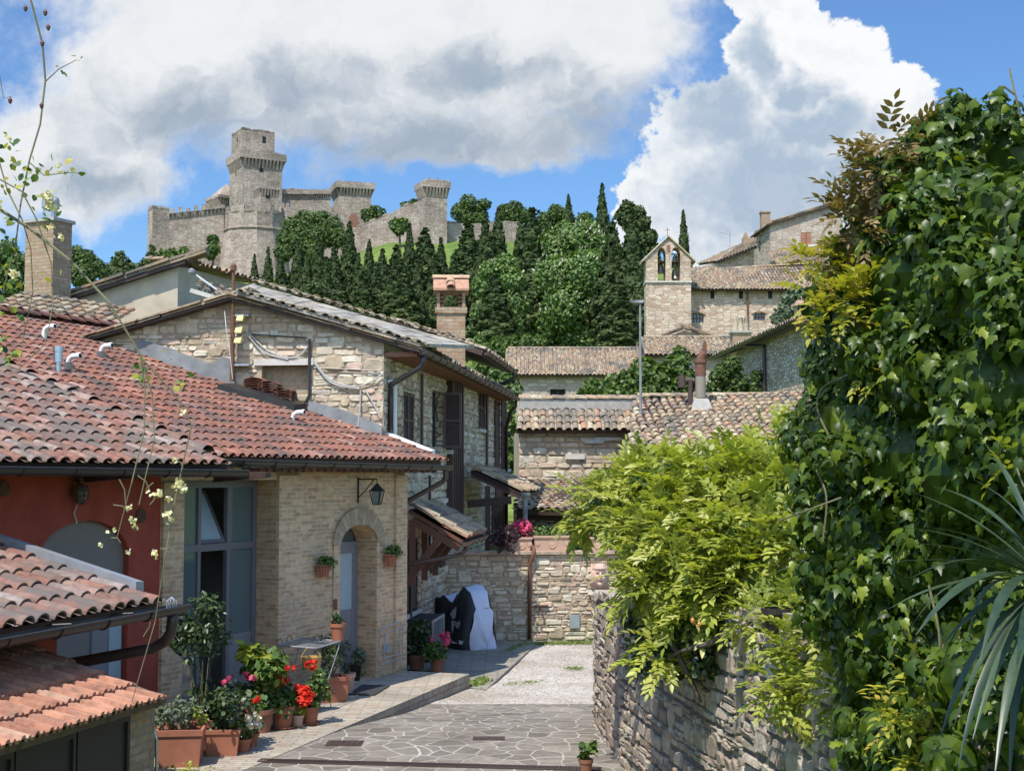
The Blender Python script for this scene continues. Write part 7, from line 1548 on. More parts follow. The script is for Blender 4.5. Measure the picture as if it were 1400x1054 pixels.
# ================================================================== RETAINING WALL on the right
RW = thing('retaining_wall', 'weathered dark stone retaining wall in the right foreground under the hanging wisteria', 'wall', P(830, 1000, 19))
wp = [(P(812, 700, 20.6), 1.86), (P(850, 700, 17.6), 1.98), (P(1010, 700, 12.6), 2.35), (P(1110, 700, 10.6), 2.45), (P(1420, 700, 7.6), 2.6)]
mb, mbm = MB(), MB()
for (a, za), (b, zb) in zip(wp, wp[1:]):
    fr = Fr(a, b - a); fr.n = fr.n if fr.n.x < 0 else -fr.n; L_ = (b - a).dot(fr.d)
    mbm.hexa([fr.p(0, -.6, 0), fr.p(L_, -.6, 0), fr.p(L_, -.6, -.55), fr.p(0, -.6, -.55)], [fr.p(0, za - .02, 0), fr.p(L_, zb - .02, 0), fr.p(L_, zb - .02, -.55), fr.p(0, za - .02, -.55)])
    stones(mb, fr, -.05, L_ + .05, -.35, max(za, zb), lambda s, z, a_, b_: z + b_ < za + (zb - za) * s / L_ + .02, hr=(.09, .21), wr=(.13, .42), depth=.032, gap=.009, big=.25, bigk=1.6)
a, za = wp[0]; fe = Fr(a, (1, .1)); stones(mb, Fr(a + V(0, .0, 0), V(1, .05, 0)).off(-.0), 0, .5, -.35, za, depth=.03)
fb = Fr(a, wp[1][0] - a); 
s = 0
for (a, za), (b, zb) in zip(wp, wp[1:]):      # cap stones
    fr = Fr(a, b - a); fr.n = fr.n if fr.n.x < 0 else -fr.n; L_ = (b - a).dot(fr.d); s = 0
    while s < L_ - .1:
        w = min(R.uniform(.35, .7), L_ - s); z = za + (zb - za) * s / L_; h = R.uniform(.06, .11); j = lambda: R.uniform(-.03, .03)
        mb.hexa([fr.p(s, z - .02, .03 + j()), fr.p(s + w - .015, z - .02, .03 + j()), fr.p(s + w - .015, z - .02, -.56), fr.p(s, z - .02, -.56)], [fr.p(s + .02, z + h, .02 + j()), fr.p(s + w - .03, z + h + j() * .5, .02 + j()), fr.p(s + w - .03, z + h, -.55), fr.p(s + .02, z + h, -.55)], R.random()); s += w
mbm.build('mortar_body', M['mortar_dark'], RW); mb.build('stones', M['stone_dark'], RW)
mb = MB()     # garden bank behind the wall
bk = [P(835, 700, 21), P(900, 700, 17.5), P(1040, 700, 12.6), P(1140, 700, 10.6), P(1450, 700, 7.6), P(2400, 700, 5.0)]
for i, (a, b) in enumerate(zip(bk, bk[1:])): mb.quad(V(a.x, a.y, 1.75 + .04 * i), V(b.x, b.y, 1.79 + .04 * i), V(60, 20 - 7 * (i + 1), 2.9), V(60, 20 - 7 * i, 2.9))
mb.quad(V(bk[0].x, bk[0].y, 1.75), V(60, 20, 2.9), V(60, 58, 4.2), V(9.2, 34, 1.8))
tag(mb.build('garden_ground', M['grass']), kind='structure')

# ================================================================== IVY
IV = thing('ivy', 'huge glossy dark green ivy mass filling the right side of the picture', 'ivy', P(1250, 900, 9.5))
ivb = []
for x, y, r, Y in [(1500, 230, 80, 8.6), (1510, 400, 95, 8.3), (1520, 570, 95, 8.0), (1510, 740, 95, 8.0), (1520, 900, 95, 7.9), (1265, 190, 34, 9.2), (1218, 228, 34, 9.4), (1182, 288, 36, 9.6), (1160, 345, 38, 9.6), (1132, 395, 32, 9.7), (1128, 445, 30, 10.0), (1312, 168, 42, 9.1), (1330, 930, 62, 7.6), (1400, 960, 62, 7.2), (1265, 1000, 50, 8.1), (1385, 870, 50, 7.5), (1205, 1000, 40, 8.9), (1160, 985, 30, 9.5), (1300, 1040, 50, 7.6), (1240, 240, 40, 9.3), (1212, 300, 42, 9.5), (1190, 355, 42, 9.6), (1330, 234, 78, 9.0), (1265, 233, 58, 9.3), (1395, 214, 75, 8.8), (1220, 284, 48, 9.6), (1300, 298, 90, 8.7), (1385, 308, 90, 8.4), (1205, 340, 55, 9.6), (1250, 380, 75, 9.0), (1330, 410, 95, 8.4), (1410, 430, 90, 8.0), (1180, 420, 55, 9.7), (1200, 480, 75, 9.3), (1270, 510, 90, 8.7), (1365, 530, 95, 8.1), (1156, 520, 60, 9.9), (1176, 590, 80, 9.5), (1240, 620, 90, 9.0), (1330, 650, 95, 8.4), (1420, 620, 90, 7.9), (1146, 640, 60, 10.0), (1156, 720, 70, 9.8), (1210, 740, 90, 9.3), (1290, 770, 95, 8.8), (1390, 760, 90, 8.3), (1160, 810, 70, 9.7), (1220, 860, 85, 9.3), (1300, 890, 95, 8.8), (1400, 880, 90, 8.3), (1190, 930, 60, 9.6), (1250, 980, 80, 9.2), (1330, 1010, 90, 8.7), (1420, 1000, 90, 8.2), (1220, 1060, 70, 9.2), (1290, 1100, 90, 8.8), (1380, 1110, 90, 8.4), (1121, 500, 34, 10.2), (1126, 575, 38, 10.2), (1106, 690, 34, 10.4), (1450, 298, 90, 8.2), (1166, 460, 40, 9.8), (1290, 194, 45, 9.2), (1365, 174, 35, 9.0)]:
    ivb.append((*P(x, y, Y), r / F * Y))
core('inner_foliage', ivb, .80, L['ivy'], IV)
def ivy_leaves(name, bl, n, shell, mean, clear, front, lo, hi):
    p, d = on_blobs(bl, n, shell=shell, front=front, clear=clear)
    nr = unit(d * .8 + np.array([-.05, -.2, .4]) + NP.normal(size=d.shape) * .5); tp = np.array([[0, 0, -1.0]]) + d * .4 + NP.normal(size=d.shape) * .45
    scatter(name, 'ivy', p, nr, tp, lo + (hi - lo) * NP.random(len(p)) ** 1.4, np.clip(NP.normal(mean, .26, len(p)), 0, 1), L['ivy'], IV, smooth=True)
ivy_leaves('inner_leaves', ivb, 14000, (.74, .97), .30, .82, .25, .050, .10)  # inner leaves toned darker, painting shade into the recesses between clusters
pc, dc = on_blobs(ivb, 520, shell=(.80, .95), front=.1, clear=.93); kk = dc[:, 1] < .35; pc = pc[kk][:300]
ivc = [(*q, R.uniform(.10, .22)) for q in pc]
ivy_leaves('leaves', ivc, 19000, (.45, 1.12), .46, .35, .4, .050, .115)
p, d = on_blobs(ivb, 500, shell=(.98, 1.10), front=.1, clear=1.0); k = d[:, 1] < .3; p, d = p[k], d[k]
scatter('young_leaves', 'ivy', p, unit(d + np.array([0, -.3, .6]) + NP.normal(size=d.shape) * .4), np.array([[0, 0, -1.0]]) + NP.normal(size=d.shape) * .6, NP.uniform(.035, .07, len(p)), np.ones(len(p)) * .9, L['ivy'], IV)
mb = MB()
for pts in (((1265, 1054, 7.9), (1275, 980, 7.85), (1285, 880, 7.8), (1270, 800, 7.9)), ((1065, 712, 9.3), (1110, 695, 9.0), (1150, 680, 8.9)), ((1135, 600, 9.2), (1118, 560, 9.3), (1125, 530, 9.3), (1160, 512, 9.1), (1180, 500, 9.0)), ((1115, 640, 9.3), (1130, 680, 9.2), (1125, 740, 9.2)), ((1395, 160, 8.4), (1388, 130, 8.4), (1380, 95, 8.5)), ((1388, 130, 8.4), (1372, 118, 8.4))):
    mb = MB(); mb.tube(curvy([P(*q) for q in pts]), .007, 5); mb.build('stem', M['twig'], IV)
# compound leaves used by the wisteria and the creeper
def compound(name, pos, out, size, m, rnd, parent, leaflets=11, droop=.6, width=1.0):
    """pinnate leaves: leaflets along a drooping midrib"""
    P_, N_, T_, S_, R_ = [], [], [], [], []
    n = len(pos)
    for i in range(n):
        o = Vector(out[i]).normalized(); side = o.cross(UP); side = side.normalized() if side.length > .05 else V(1, 0, 0); L_ = size[i]; q = Vector(pos[i]); dirv = o.copy(); dr = droop * R.uniform(.6, 1.4); roll = R.uniform(-.5, .5)
        for k in range(leaflets // 2 + 1):
            f = (k + .8) / (leaflets // 2 + 1); dirv = (dirv - UP * dr * .16).normalized(); q = q + dirv * (L_ / (leaflets // 2 + 1)); nm = side.cross(dirv).normalized(); nm = nm if nm.z > 0 else -nm; sd = (side * math.cos(roll) + nm * math.sin(roll))
            w = L_ * (.42 - .16 * abs(f - .45)) * width
            for sg in ((-1, 1) if k < leaflets // 2 else (0,)):
                t_ = (sd * sg * 1.0 + dirv * .75 - UP * .25) if sg else dirv - UP * .1
                P_.append(q); T_.append(t_ + V(R.uniform(-.15, .15), R.uniform(-.15, .15), R.uniform(-.2, .1))); N_.append(nm + sd * sg * -.25 + V(R.uniform(-.25, .25), R.uniform(-.25, .25), 0)); S_.append(w * R.uniform(.85, 1.1)); R_.append(min(1, max(0, rnd[i] + R.uniform(-.12, .12))))
    return scatter(name, 'lance', np.array(P_), np.array(N_), np.array(T_), np.array(S_), np.array(R_), m, parent)
def compound_blobs(name, bl, n, size, m, parent, front=.15, shell=(.75, 1.02), mean=.5, **kw):
    p, d = on_blobs(bl, n, shell=shell, front=front, clear=.85)
    out = unit(d * .8 + np.array([0, -.15, .15]) + NP.normal(size=d.shape) * .45)
    return compound(name, p, out, NP.uniform(.75, 1.25, len(p)) * size, m, np.clip(NP.normal(mean, .22, len(p)), 0, 1), parent, **kw)
def px_blobs(lst): return [(*P(x, y, Y), r / F * Y) for x, y, r, Y in lst]
CR = thing('creeper', 'yellow and bronze young creeper shoots along the left edge of the ivy', 'creeper', P(1190, 480, 9))
compound_blobs('bronze_leaves', px_blobs([(1215, 205, 26, 9.0), (1195, 235, 26, 9.1), (1170, 285, 24, 9.3), (1155, 320, 26, 9.4), (1240, 190, 18, 8.9), (1145, 350, 18, 9.5), (1178, 310, 26, 9.1)]), 170, .20, L['bronze'], CR, mean=.5, leaflets=9, shell=(.6, 1.1))
compound_blobs('yellow_leaves', px_blobs([(1125, 365, 22, 9.4), (1112, 350, 16, 9.5), (1145, 405, 22, 9.2), (1175, 415, 22, 9.0), (1150, 430, 20, 9.1), (1110, 400, 15, 9.4), (1190, 515, 22, 8.9), (1215, 500, 16, 8.8), (1120, 430, 14, 9.3)]), 150, .20, L['ivy_young'], CR, mean=.4, leaflets=9, shell=(.6, 1.1))
compound_blobs('golden_leaves', px_blobs([(1245, 960, 24, 8.0), (1265, 925, 22, 7.95), (1290, 930, 20, 7.9), (1230, 1000, 22, 8.0), (1255, 1040, 26, 8.0), (1395, 650, 16, 7.2), (1390, 630, 14, 7.2), (1225, 940, 14, 8.0)]), 120, .17, L['ivy_young'], CR, mean=.35, leaflets=7, shell=(.5, 1.1))
for pts in (((1215, 205, 9.1), (1180, 300, 9.3), (1150, 350, 9.5), (1120, 400, 9.5)), ((1145, 405, 9.3), (1190, 440, 9.1), (1230, 470, 9.0)), ((1262, 1050, 7.95), (1275, 960, 7.9), (1290, 880, 7.9)), ((1390, 640, 7.25), (1400, 665, 7.2), (1420, 690, 7.2))): mb = MB(); mb.tube(curvy([P(*q) for q in pts]), .006, 5); mb.build('stem', M['twig'], CR)

# ================================================================== WISTERIA
WI = thing('wisteria', 'lush yellow-green wisteria spilling over the retaining wall in the middle right', 'wisteria', P(950, 850, 14.5))
wb = px_blobs([(822, 690, 24, 16.6), (802, 698, 19, 16.8), (845, 678, 27, 16.2), (866, 697, 34, 15.6), (846, 712, 24, 16.2), (882, 665, 32, 15.6), (910, 655, 30, 15.4), (945, 660, 36, 15.0), (988, 652, 36, 15.0), (1028, 635, 30, 14.6), (1058, 615, 22, 14.6), (1000, 690, 50, 14.2), (940, 712, 50, 14.4), (898, 735, 42, 14.6), (1040, 690, 42, 13.8), (960, 745, 50, 13.8), (1020, 745, 52, 13.3), (915, 775, 40, 14.3), (893, 795, 30, 14.8), (940, 795, 44, 13.9), (990, 795, 48, 13.4), (1040, 790, 42, 12.9), (1065, 740, 35, 12.9), (912, 815, 26, 14.3), (960, 822, 28, 13.6), (900, 878, 13, 13.8), (905, 900, 11, 13.7), (1068, 670, 32, 13.6), (925, 688, 36, 14.8), (1010, 826, 24, 13.1), (890, 765, 26, 15.0)])
core('inner_foliage', wb, .66, L['bush'], WI)
compound_blobs('inner_leaves', wb, 1900, .28, L['wist'], WI, front=.15, shell=(.66, .90), mean=.30, leaflets=9)  # under-layer leaves coloured darker to suggest shadow between the clumps
pc, dc = on_blobs(wb, 420, shell=(.86, 1.0), front=.1, clear=.95); kk = dc[:, 1] < .4; pc = pc[kk][:230]
compound_blobs('leaves', [(*q, R.uniform(.10, .26)) for q in pc], 3300, .29, L['wist'], WI, front=.3, shell=(.3, 1.05), mean=.52, leaflets=11)
tp_b = px_blobs([(1045, 850, 20, 12.2), (1075, 840, 24, 11.6), (1020, 852, 14, 12.4), (1090, 880, 30, 11.2), (1110, 920, 34, 10.9), (1060, 940, 18, 11.0), (1140, 860, 30, 10.6), (1150, 950, 26, 10.2), (1085, 960, 18, 10.7)])
compound_blobs('hanging_leaves', tp_b, 560, .24, L['wist'], WI, shell=(.4, 1.05), mean=.4, leaflets=9)
mb = MB()
for pts in (((1050, 858, 12.6), (1010, 800, 13.6), (960, 740, 14.3), (880, 690, 15.7), (800, 700, 16.8)), ((1060, 860, 12.5), (1050, 760, 13.4), (1040, 660, 14.2), (1050, 600, 14.8)), ((1020, 845, 12.8), (970, 880, 12.9), (930, 890, 13.3), (905, 905, 13.8)), ((920, 880, 13.5), (945, 930, 13.4), (958, 960, 13.4)), ((1010, 870, 12.6), (1060, 850, 12.0), (1090, 840, 11.7))): mb = MB(); mb.tube([P(*q) for q in pts], [.03, .025, .018, .012, .008][:len(pts)], 6); mb.build('stem', M['bark'], WI)
TV = thing('shrub', 'straggly dark shrub with orange berries hanging below the wisteria over the wall', 'shrub', P(980, 860, 13))
tb_ = px_blobs([(880, 870, 26, 14.6), (915, 875, 30, 14.0), (960, 870, 30, 13.4), (1000, 860, 26, 13.0), (1035, 850, 22, 12.7), (875, 905, 18, 14.6), (925, 910, 22, 13.9), (965, 905, 22, 13.3), (870, 845, 20, 14.9)])
p, d = on_blobs(tb_, 2300, shell=(.2, 1.1), clear=.2); scatter('foliage', 'round', p, rise(d, .3, .6), rise(d, -.5, .5), NP.uniform(.04, .08, len(p)), NP.random(len(p)), L['laurel'], TV)
mb = MB(); [mb.tube([P(1000, 850, 13), P(x, y, Y)], [.012, .004], 5) for x, y, r, Y in ((880, 880, 0, 14.6), (915, 885, 0, 14), (960, 900, 0, 13.3), (925, 920, 0, 13.8), (1040, 850, 0, 12.6))]; mb.build('stem', M['twig'], TV)
FRU = plain('orange_fruit', (.50, .20, .05), .5)
for x, y in ((947, 848), (956, 853), (1015, 836)): mb = MB(); mb.lathe(P(x, y, 12.9), [(.001, -.03), (.016, -.016), (.019, .006), (.001, .03)], 8); mb.build('berry', FRU, TV)
# pot standing on the wall
potted('potted_plant', 'small dark pot almost hidden by leaves on top of the retaining wall', P(1062, 868, 11.4), .12, .22, [fl((0, 0, .28), .1, .06, 30, .03, L['ivy'], b=3)], M['metal_dark'])
potted('potted_plant', 'small pot with a green seedling at the foot of the retaining wall', PZ(801, 1062, -.05), .085, .22, [dict(c=(0, 0, .34), rx=.07, rz=.10, n=60, size=.09, mat=L['pot_green'], up=.5)], M['clay_dark'])
# ================================================================== YUCCA
YU_ = thing('yucca', 'grey-green yucca with long sword leaves in front of the ivy', 'yucca', P(1425, 870, 6.6))
mb = MB(); cen = P(1432, 800, 6.6)
for i, (px, py, Y, w) in enumerate([(1215, 832, 6.3, .042), (1245, 672, 6.9, .040), (1218, 745, 6.5, .032), (1225, 720, 6.9, .034), (1210, 770, 6.3, .030), (1275, 665, 7.2, .035), (1345, 605, 7.3, .030), (1252, 868, 5.9, .060), (1245, 790, 6.2, .032), (1290, 880, 6.1, .042), (1285, 1010, 6.2, .040), (1310, 1050, 6.1, .042), (1330, 1010, 5.9, .038), (1360, 1060, 5.8, .046), (1340, 905, 5.8, .05), (1390, 910, 5.6, .06), (1305, 990, 6.4, .036), (1325, 880, 6.5, .038), (1270, 850, 6.6, .034), (1380, 1070, 6.0, .04), (1300, 700, 6.6, .036), (1330, 655, 6.8, .03), (1265, 720, 6.3, .03), (1240, 868, 6.7, .03), (1350, 960, 6.6, .04), (1500, 640, 6.8, .04), (1520, 760, 6.2, .04), (1510, 900, 6.2, .04), (1460, 600, 6.9, .04), (1420, 620, 7.2, .035), (1285, 930, 6.8, .035)]):
    tip_ = P(px, py, Y); dirv = tip_ - cen; sidev = dirv.cross(UP).normalized(); up_ = sidev.cross(dirv).normalized(); up_ = up_ if up_.z > 0 else -up_; w = w * .56; sag_ = R.uniform(.03, .12) if py < 850 else R.uniform(.08, .2); n = 9; vs = []
    for k in range(n + 1):
        f = k / n; q = cen + dirv * f + up_ * (sag_ * 4 * f * (1 - f) * .9); ww = w * (1.0 if f < .12 else 1) * min(1, (1.03 - f) * 2.6) * (.7 + .6 * min(1, f * 3)) * .75
        vs += [q - sidev * ww, q - up_ * ww * .35, q + sidev * ww]
    mb.add(vs, [(3 * k + j, 3 * k + j + 1, 3 * k + j + 4, 3 * k + j + 3) for k in range(n) for j in range(2)], R.random())
mb.build('leaves', L['yucca'], YU_, smooth=True)
mb = MB(); mb.tube([P(1440, 1200, 6.7), cen], [.09, .06], 10); mb.build('trunk', M['bark'], YU_)

# ================================================================== STREET THINGS
def G0(px, py, z=0): return PZ(px, py, z)
mb = MB(); a, b = PZ(354, 1040, -.008), PZ(822, 1052, -.008); fr = Fr(a, b - a); L_ = (b - a).length
zq = a.z + .006
mb.hexa([V(*fr.p(0, 0, -.09).xy, zq - .05), V(*fr.p(L_, 0, -.09).xy, zq - .05), V(*fr.p(L_, 0, .09).xy, zq - .05), V(*fr.p(0, 0, .09).xy, zq - .05)], [V(*fr.p(0, 0, -.09).xy, zq), V(*fr.p(L_, 0, -.09).xy, zq), V(*fr.p(L_, 0, .09).xy, zq), V(*fr.p(0, 0, .09).xy, zq)])
DG = thing('drain_grate', 'long rusty slotted drain grate across the near edge of the flagstones', 'drain', (a.x, a.y, zq)); mb.build('channel', M['black'], DG)
mb = MB(); mb.box(fr, 0, L_, zq, zq + .012, .075, .095); mb.box(fr, 0, L_, zq, zq + .012, -.095, -.075); k = 0
while k < L_: mb.box(fr, k, k + .014, zq, zq + .011, -.075, .075); k += .034
mb.build('bars', M['metal_brown'], DG)
for (px0, px1, py, h, lab) in ((444, 494, 1024, .17, 'rusty inspection cover set in the flagstones near the walkway'), (646, 690, 1016, .12, 'small rusty cover in the middle of the flagstones')):
    a, b = PZ(px0, py, -.05), PZ(px1, py, -.05); z = max(flag_z(a.y), flag_z(a.y - .5)) + .008; t_ = thing('manhole_cover', lab, 'manhole cover', (a.x, a.y, z), 'iron covers in the paving'); mb = MB(); w = b.x - a.x; d_ = h * 2.2
    def zf(y): return flag_z(y) + .008
    mb.hexa([V(a.x, a.y, zf(a.y) - .03), V(a.x + w, a.y, zf(a.y) - .03), V(a.x + w, a.y + d_, zf(a.y + d_) - .03), V(a.x, a.y + d_, zf(a.y + d_) - .03)], [V(a.x, a.y, zf(a.y)), V(a.x + w, a.y, zf(a.y)), V(a.x + w, a.y + d_, zf(a.y + d_)), V(a.x, a.y + d_, zf(a.y + d_))]); mb.build('frame', M['metal_brown'], t_)
    mb = MB()
    for i in range(6):
        x0 = a.x + w * (.06 + .15 * i); mb.hexa([V(x0, a.y + .03, zf(a.y)), V(x0 + w * .11, a.y + .03, zf(a.y)), V(x0 + w * .11, a.y + d_ - .03, zf(a.y + d_)), V(x0, a.y + d_ - .03, zf(a.y + d_))], [V(x0, a.y + .03, zf(a.y) + .006), V(x0 + w * .11, a.y + .03, zf(a.y) + .006), V(x0 + w * .11, a.y + d_ - .03, zf(a.y + d_) + .006), V(x0, a.y + d_ - .03, zf(a.y + d_) + .006)])
    mb.build('ribs', M['metal_brown'], t_)
# door mat
q = [G0(*p) for p in ((476, 950), (512, 951), (533, 938), (495, 937))]; t_ = MB(); t_.hexa([p + UP * .004 for p in q], [p + UP * .022 for p in q]); tag(t_.build('doormat', M['mat'], loc=tuple(q[0])), 'dark rubber doormat on the walkway outside the arched door', 'doormat')
# drying rack
RK = thing('drying_rack', 'open metal drying rack standing by the brick wall with a basket under it', 'drying rack', G0(430, 970))
zt_ = 3.6 - (880 - 650) / F * P(430, 970, 1).y * 0 ; base1, base2 = G0(453, 969), G0(436, 972)
Yr = base1.y; ztop = P(460, 880, Yr + .15).z
c1, c2, c3, c4 = PZ(432, 886, ztop), PZ(466, 876, ztop), PZ(411, 872, ztop), PZ(379, 882, ztop)
mb = MB(); mb.tube([c1, c2, c3, c4, c1], .013, 6)
for k in range(1, 9): mb.tube([c1.lerp(c2, k / 9), c4.lerp(c3, k / 9)], .005, 5)
mb.tube([c1.lerp(c4, .5), c2.lerp(c3, .5)], .008, 5); mb.build('top_frame', M['steel'], RK)
f1, f2 = V(*G0(453, 969).xy, .02), V(*G0(435, 972).xy, .02); f3, f4 = V(*(f1 + (c4 - c1) * .82).xy, .02), V(*(f2 + (c4 - c1) * .82).xy, .02)
for pts in ((c1, f1, f3, c4), (c2, f2, f4, c3)):
    mb = MB(); mb.tube([pts[0], pts[1], pts[2], pts[3]], .009, 6); mb.build('leg', M['flash'], RK)  # darker metal than the top frame stands in for shade on the legs
mb = MB(); w = c4 + UP * .02
for q in (c4, c4.lerp(c3, .4)): mb.tube([q, q + UP * .07, q + UP * .09 + V(.05, 0, .02), q + UP * .05 + V(.08, 0, 0)], .008, 5)
mb.build('clips', M['rust'], RK)
q = c1.lerp(c4, .12) - UP * .02; BK = thing('basket', 'yellow straw basket hanging below the drying rack', 'basket', q - UP * .3); mb = MB(); mb.lathe(q - UP * .31, [(.001, 0), (.13, .01), (.15, .12), (.16, .20), (.145, .20), (.13, .03), (.001, .02)], 16); mb.build('bowl', M['basket'], BK); mb = MB(); mb.tube([q - UP * .11 + V(-.15, 0, 0), q + V(-.07, 0, .02), q + V(.07, 0, .02), q - UP * .11 + V(.15, 0, 0)], .007, 5); mb.build('handle', M['basket'], BK)
# folded rack leaning on the wall end
FRK = thing('folded_rack', 'folded metal rack leaning flat against the brick wall right of the arched door', 'drying rack', FA.p(FA.hs(532, 905), 0, .2)); mb = MB()
fw = FA.off(.10); pts = [fw.hit(*p) for p in ((515, 902), (518, 862), (524, 857), (546, 850), (550, 855), (549, 896), (545, 900), (519, 909))]
mb.tube([fw.p(s, z, .02) for s, z in pts + pts[:1]], .013, 6)
pts2 = [fw.hit(*p) for p in ((521, 900), (523, 866), (543, 858), (543, 893))]; mb.tube([fw.p(s, z, .05) for s, z in pts2 + pts2[:1]], .011, 6)
for k in range(1, 5): a, b = fw.hit(517 + 7 * k, 905 - 2.3 * k), fw.hit(518 + 7 * k, 862 - 2.5 * k); mb.tube([fw.p(*a, .03), fw.p(*b, .03)], .007, 5)
mb.build('frame', M['steel'], FRK)
# curved tube rail beside the planters
q = P(206, 1060, 15.3); RL = thing('tube_rail', 'bent chrome tube rail next to the shed pillar', 'rail', q); mb = MB()
mb.tube([P(214, 1075, 15.2), P(214, 1010, 15.2), P(211, 995, 15.2), P(205, 988, 15.3), P(202, 1000, 15.4), P(203, 1075, 15.5)], .018, 8); mb.tube([P(208, 1075, 15.3), P(207, 1005, 15.3), P(204, 992, 15.4)], .014, 8); mb.build('tube', M['chrome'], RL)
# planters hung on the wall
def wall_planter(px, py, w_, h_, label):
    s, z = FA.hit(px, py, .06); t_ = thing('wall_planter', label, 'wall planter', FA.p(s, z - h_, .05), 'slatted half baskets on the brick front'); mb = MB(); n = 9
    for k in range(n):
        an0, an1 = math.pi * (k + .08) / n, math.pi * (k + .92) / n; ps = []
        for zz_, r_ in ((z - h_, w_ * .30), (z, w_ * .52)):
            for r2 in (r_, r_ - .02):
                for an in (an0, an1): ps.append(FA.p(s + math.cos(an) * r2, zz_, .06 + math.sin(an) * r2 * .85))
        mb.hexa([ps[0], ps[1], ps[3], ps[2]], [ps[4], ps[5], ps[7], ps[6]], R.random())
    ring = [FA.p(s + math.cos(math.pi * k / 12) * w_ * .54, z, .06 + math.sin(math.pi * k / 12) * w_ * .46) for k in range(13)]; mb.tube(ring, .014, 6); mb.box(FA, s - w_ * .5, s + w_ * .5, z - h_, z, .058, .075); mb.build('basket', M['clay'], t_)
    c = FA.p(s, z + .05, .06 + w_ * .22); bl = [(c.x + FA.d.x * k * w_ * .28, c.y + FA.d.y * k * w_ * .28, c.z + R.uniform(-.02, .05), w_ * .26) for k in (-1, -.4, .2, .9)] + [(c.x + FA.n.x * .1, c.y + FA.n.y * .1, c.z + .02, w_ * .25)]
    p, d = on_blobs(bl, 420, shell=(.2, 1.1), clear=.3); scatter('foliage', 'round', p, rise(d, .5, .5), rise(d, -.1, .7), NP.uniform(.03, .06, len(p)), NP.random(len(p)), L['pot_green'], t_)
    mb = MB(); mb.poly([FA.p(s + math.cos(math.pi * k / 12) * w_ * .5, z - .02, .07 + math.sin(math.pi * k / 12) * w_ * .42) for k in range(13)]); mb.build('soil', M['soil'], t_)
wall_planter(441, 772, .34, .20, 'slatted terracotta wall basket left of the arched door')
wall_planter(533, 758, .34, .21, 'slatted terracotta wall basket right of the arched door')
# pots along the house, near to far
gp = 'flower pots along the brick house'
def pot_at(px, py, *a, **k): return potted('potted_plant', a[0], G0(px, py), *a[1:], group=gp, **k)
ang = math.atan2(dA.y, dA.x)
pot_at(247, 1044, 'big square terracotta planter of grey-green herbs nearest the camera', .2, .46, [dict(c=(-.05, .05, .60), rx=.24, rz=.14, n=520, size=.075, mat=L['sage'], kind='lance', up=.5), dict(c=(.22, .1, .62), rx=.08, rz=.12, n=90, size=.05, mat=L['lime'], up=.4)], square=(.56, .50), rot=.12)
pot_at(276, 1030, 'tall dark laurel in a round terracotta tub behind the square herb planter', .19, .45, [dict(c=(-.05, .05, 1.62), rx=.30, rz=.42, n=1050, size=.085, mat=L['laurel'], b=16, r0=.17, kind='lance', up=.4), dict(c=(-.32, .1, 1.55), rx=.12, rz=.28, n=200, size=.085, mat=L['laurel'], b=6, r0=.12, kind='round', up=.2), dict(c=(0, .05, .8), rx=.12, rz=.2, n=70, size=.08, mat=L['laurel'])])
pot_at(305, 1030, 'square terracotta pot with a dark bushy rose and two pink blooms', .2, .34, [dict(c=(0, .08, .62), rx=.30, rz=.30, n=1300, size=.065, mat=L['laurel'], b=14, r0=.16), fl((.06, -.1, .95), .09, .10, 10, .045, L['pink_fl'], b=3)], square=(.44, .40), rot=.10)
pot_at(333, 1027, 'little terracotta pot of white begonias', .10, .17, [dict(c=(.05, 0, .30), rx=.13, rz=.09, n=230, size=.055, mat=L['pot_green']), fl((.12, -.05, .42), .12, .12, 200, .05, L['white_fl']), fl((-.05, -.05, .60), .15, .14, 24, .045, L['pink_fl'])])
pot_at(344, 1020, 'small terracotta pot with red geraniums behind the white begonias', .10, .18, [dict(c=(-.02, 0, .40), rx=.14, rz=.16, n=320, size=.06, mat=L['pot_green']), fl((-.08, -.12, .48), .09, .06, 90, .05, L['red_fl']), fl((.06, -.05, .62), .05, .04, 40, .05, L['red_fl'])])
pot_at(357, 1000, 'brown pot with a tall broad-leaved green hydrangea by the glass door', .18, .32, [dict(c=(-.05, .12, .72), rx=.30, rz=.30, n=800, size=.12, mat=L['pot_green'], b=14, r0=.15), dict(c=(-.05, .15, 1.05), rx=.20, rz=.16, n=260, size=.13, mat=L['lime'], b=7, r0=.11), fl((-.16, -.1, .78), .12, .06, 20, .05, L['pink_fl'], b=4)], m=M['clay_dark'])
pot_at(386, 995, 'round terracotta pot on a saucer with red geranium heads', .17, .32, [dict(c=(0, .02, .45), rx=.24, rz=.15, n=560, size=.075, mat=L['pot_green']), fl((-.05, -.1, .68), .16, .07, 220, .055, L['red_fl']), fl((.08, 0, .86), .18, .05, 70, .04, L['red_fl'], b=5)], saucer=True)
pot_at(407, 993, 'small pale pot squeezed between the two red geranium pots', .09, .17, [dict(c=(0, 0, .32), rx=.10, rz=.14, n=160, size=.05, mat=L['lime']), fl((-.02, -.05, .55), .06, .05, 45, .05, L['red_fl'], b=3)], m=M['clay_pale'], saucer=True)
pot_at(424, 990, 'terracotta pot with one huge scarlet geranium ball under the drying rack', .13, .26, [dict(c=(.02, .05, .48), rx=.20, rz=.22, n=420, size=.07, mat=L['pot_green']), fl((-.08, -.18, .40), .12, .10, 480, .05, L['red_fl'], b=9, r0=.09), fl((.06, .1, .85), .14, .05, 60, .045, L['red_fl'], b=4)], saucer=True)
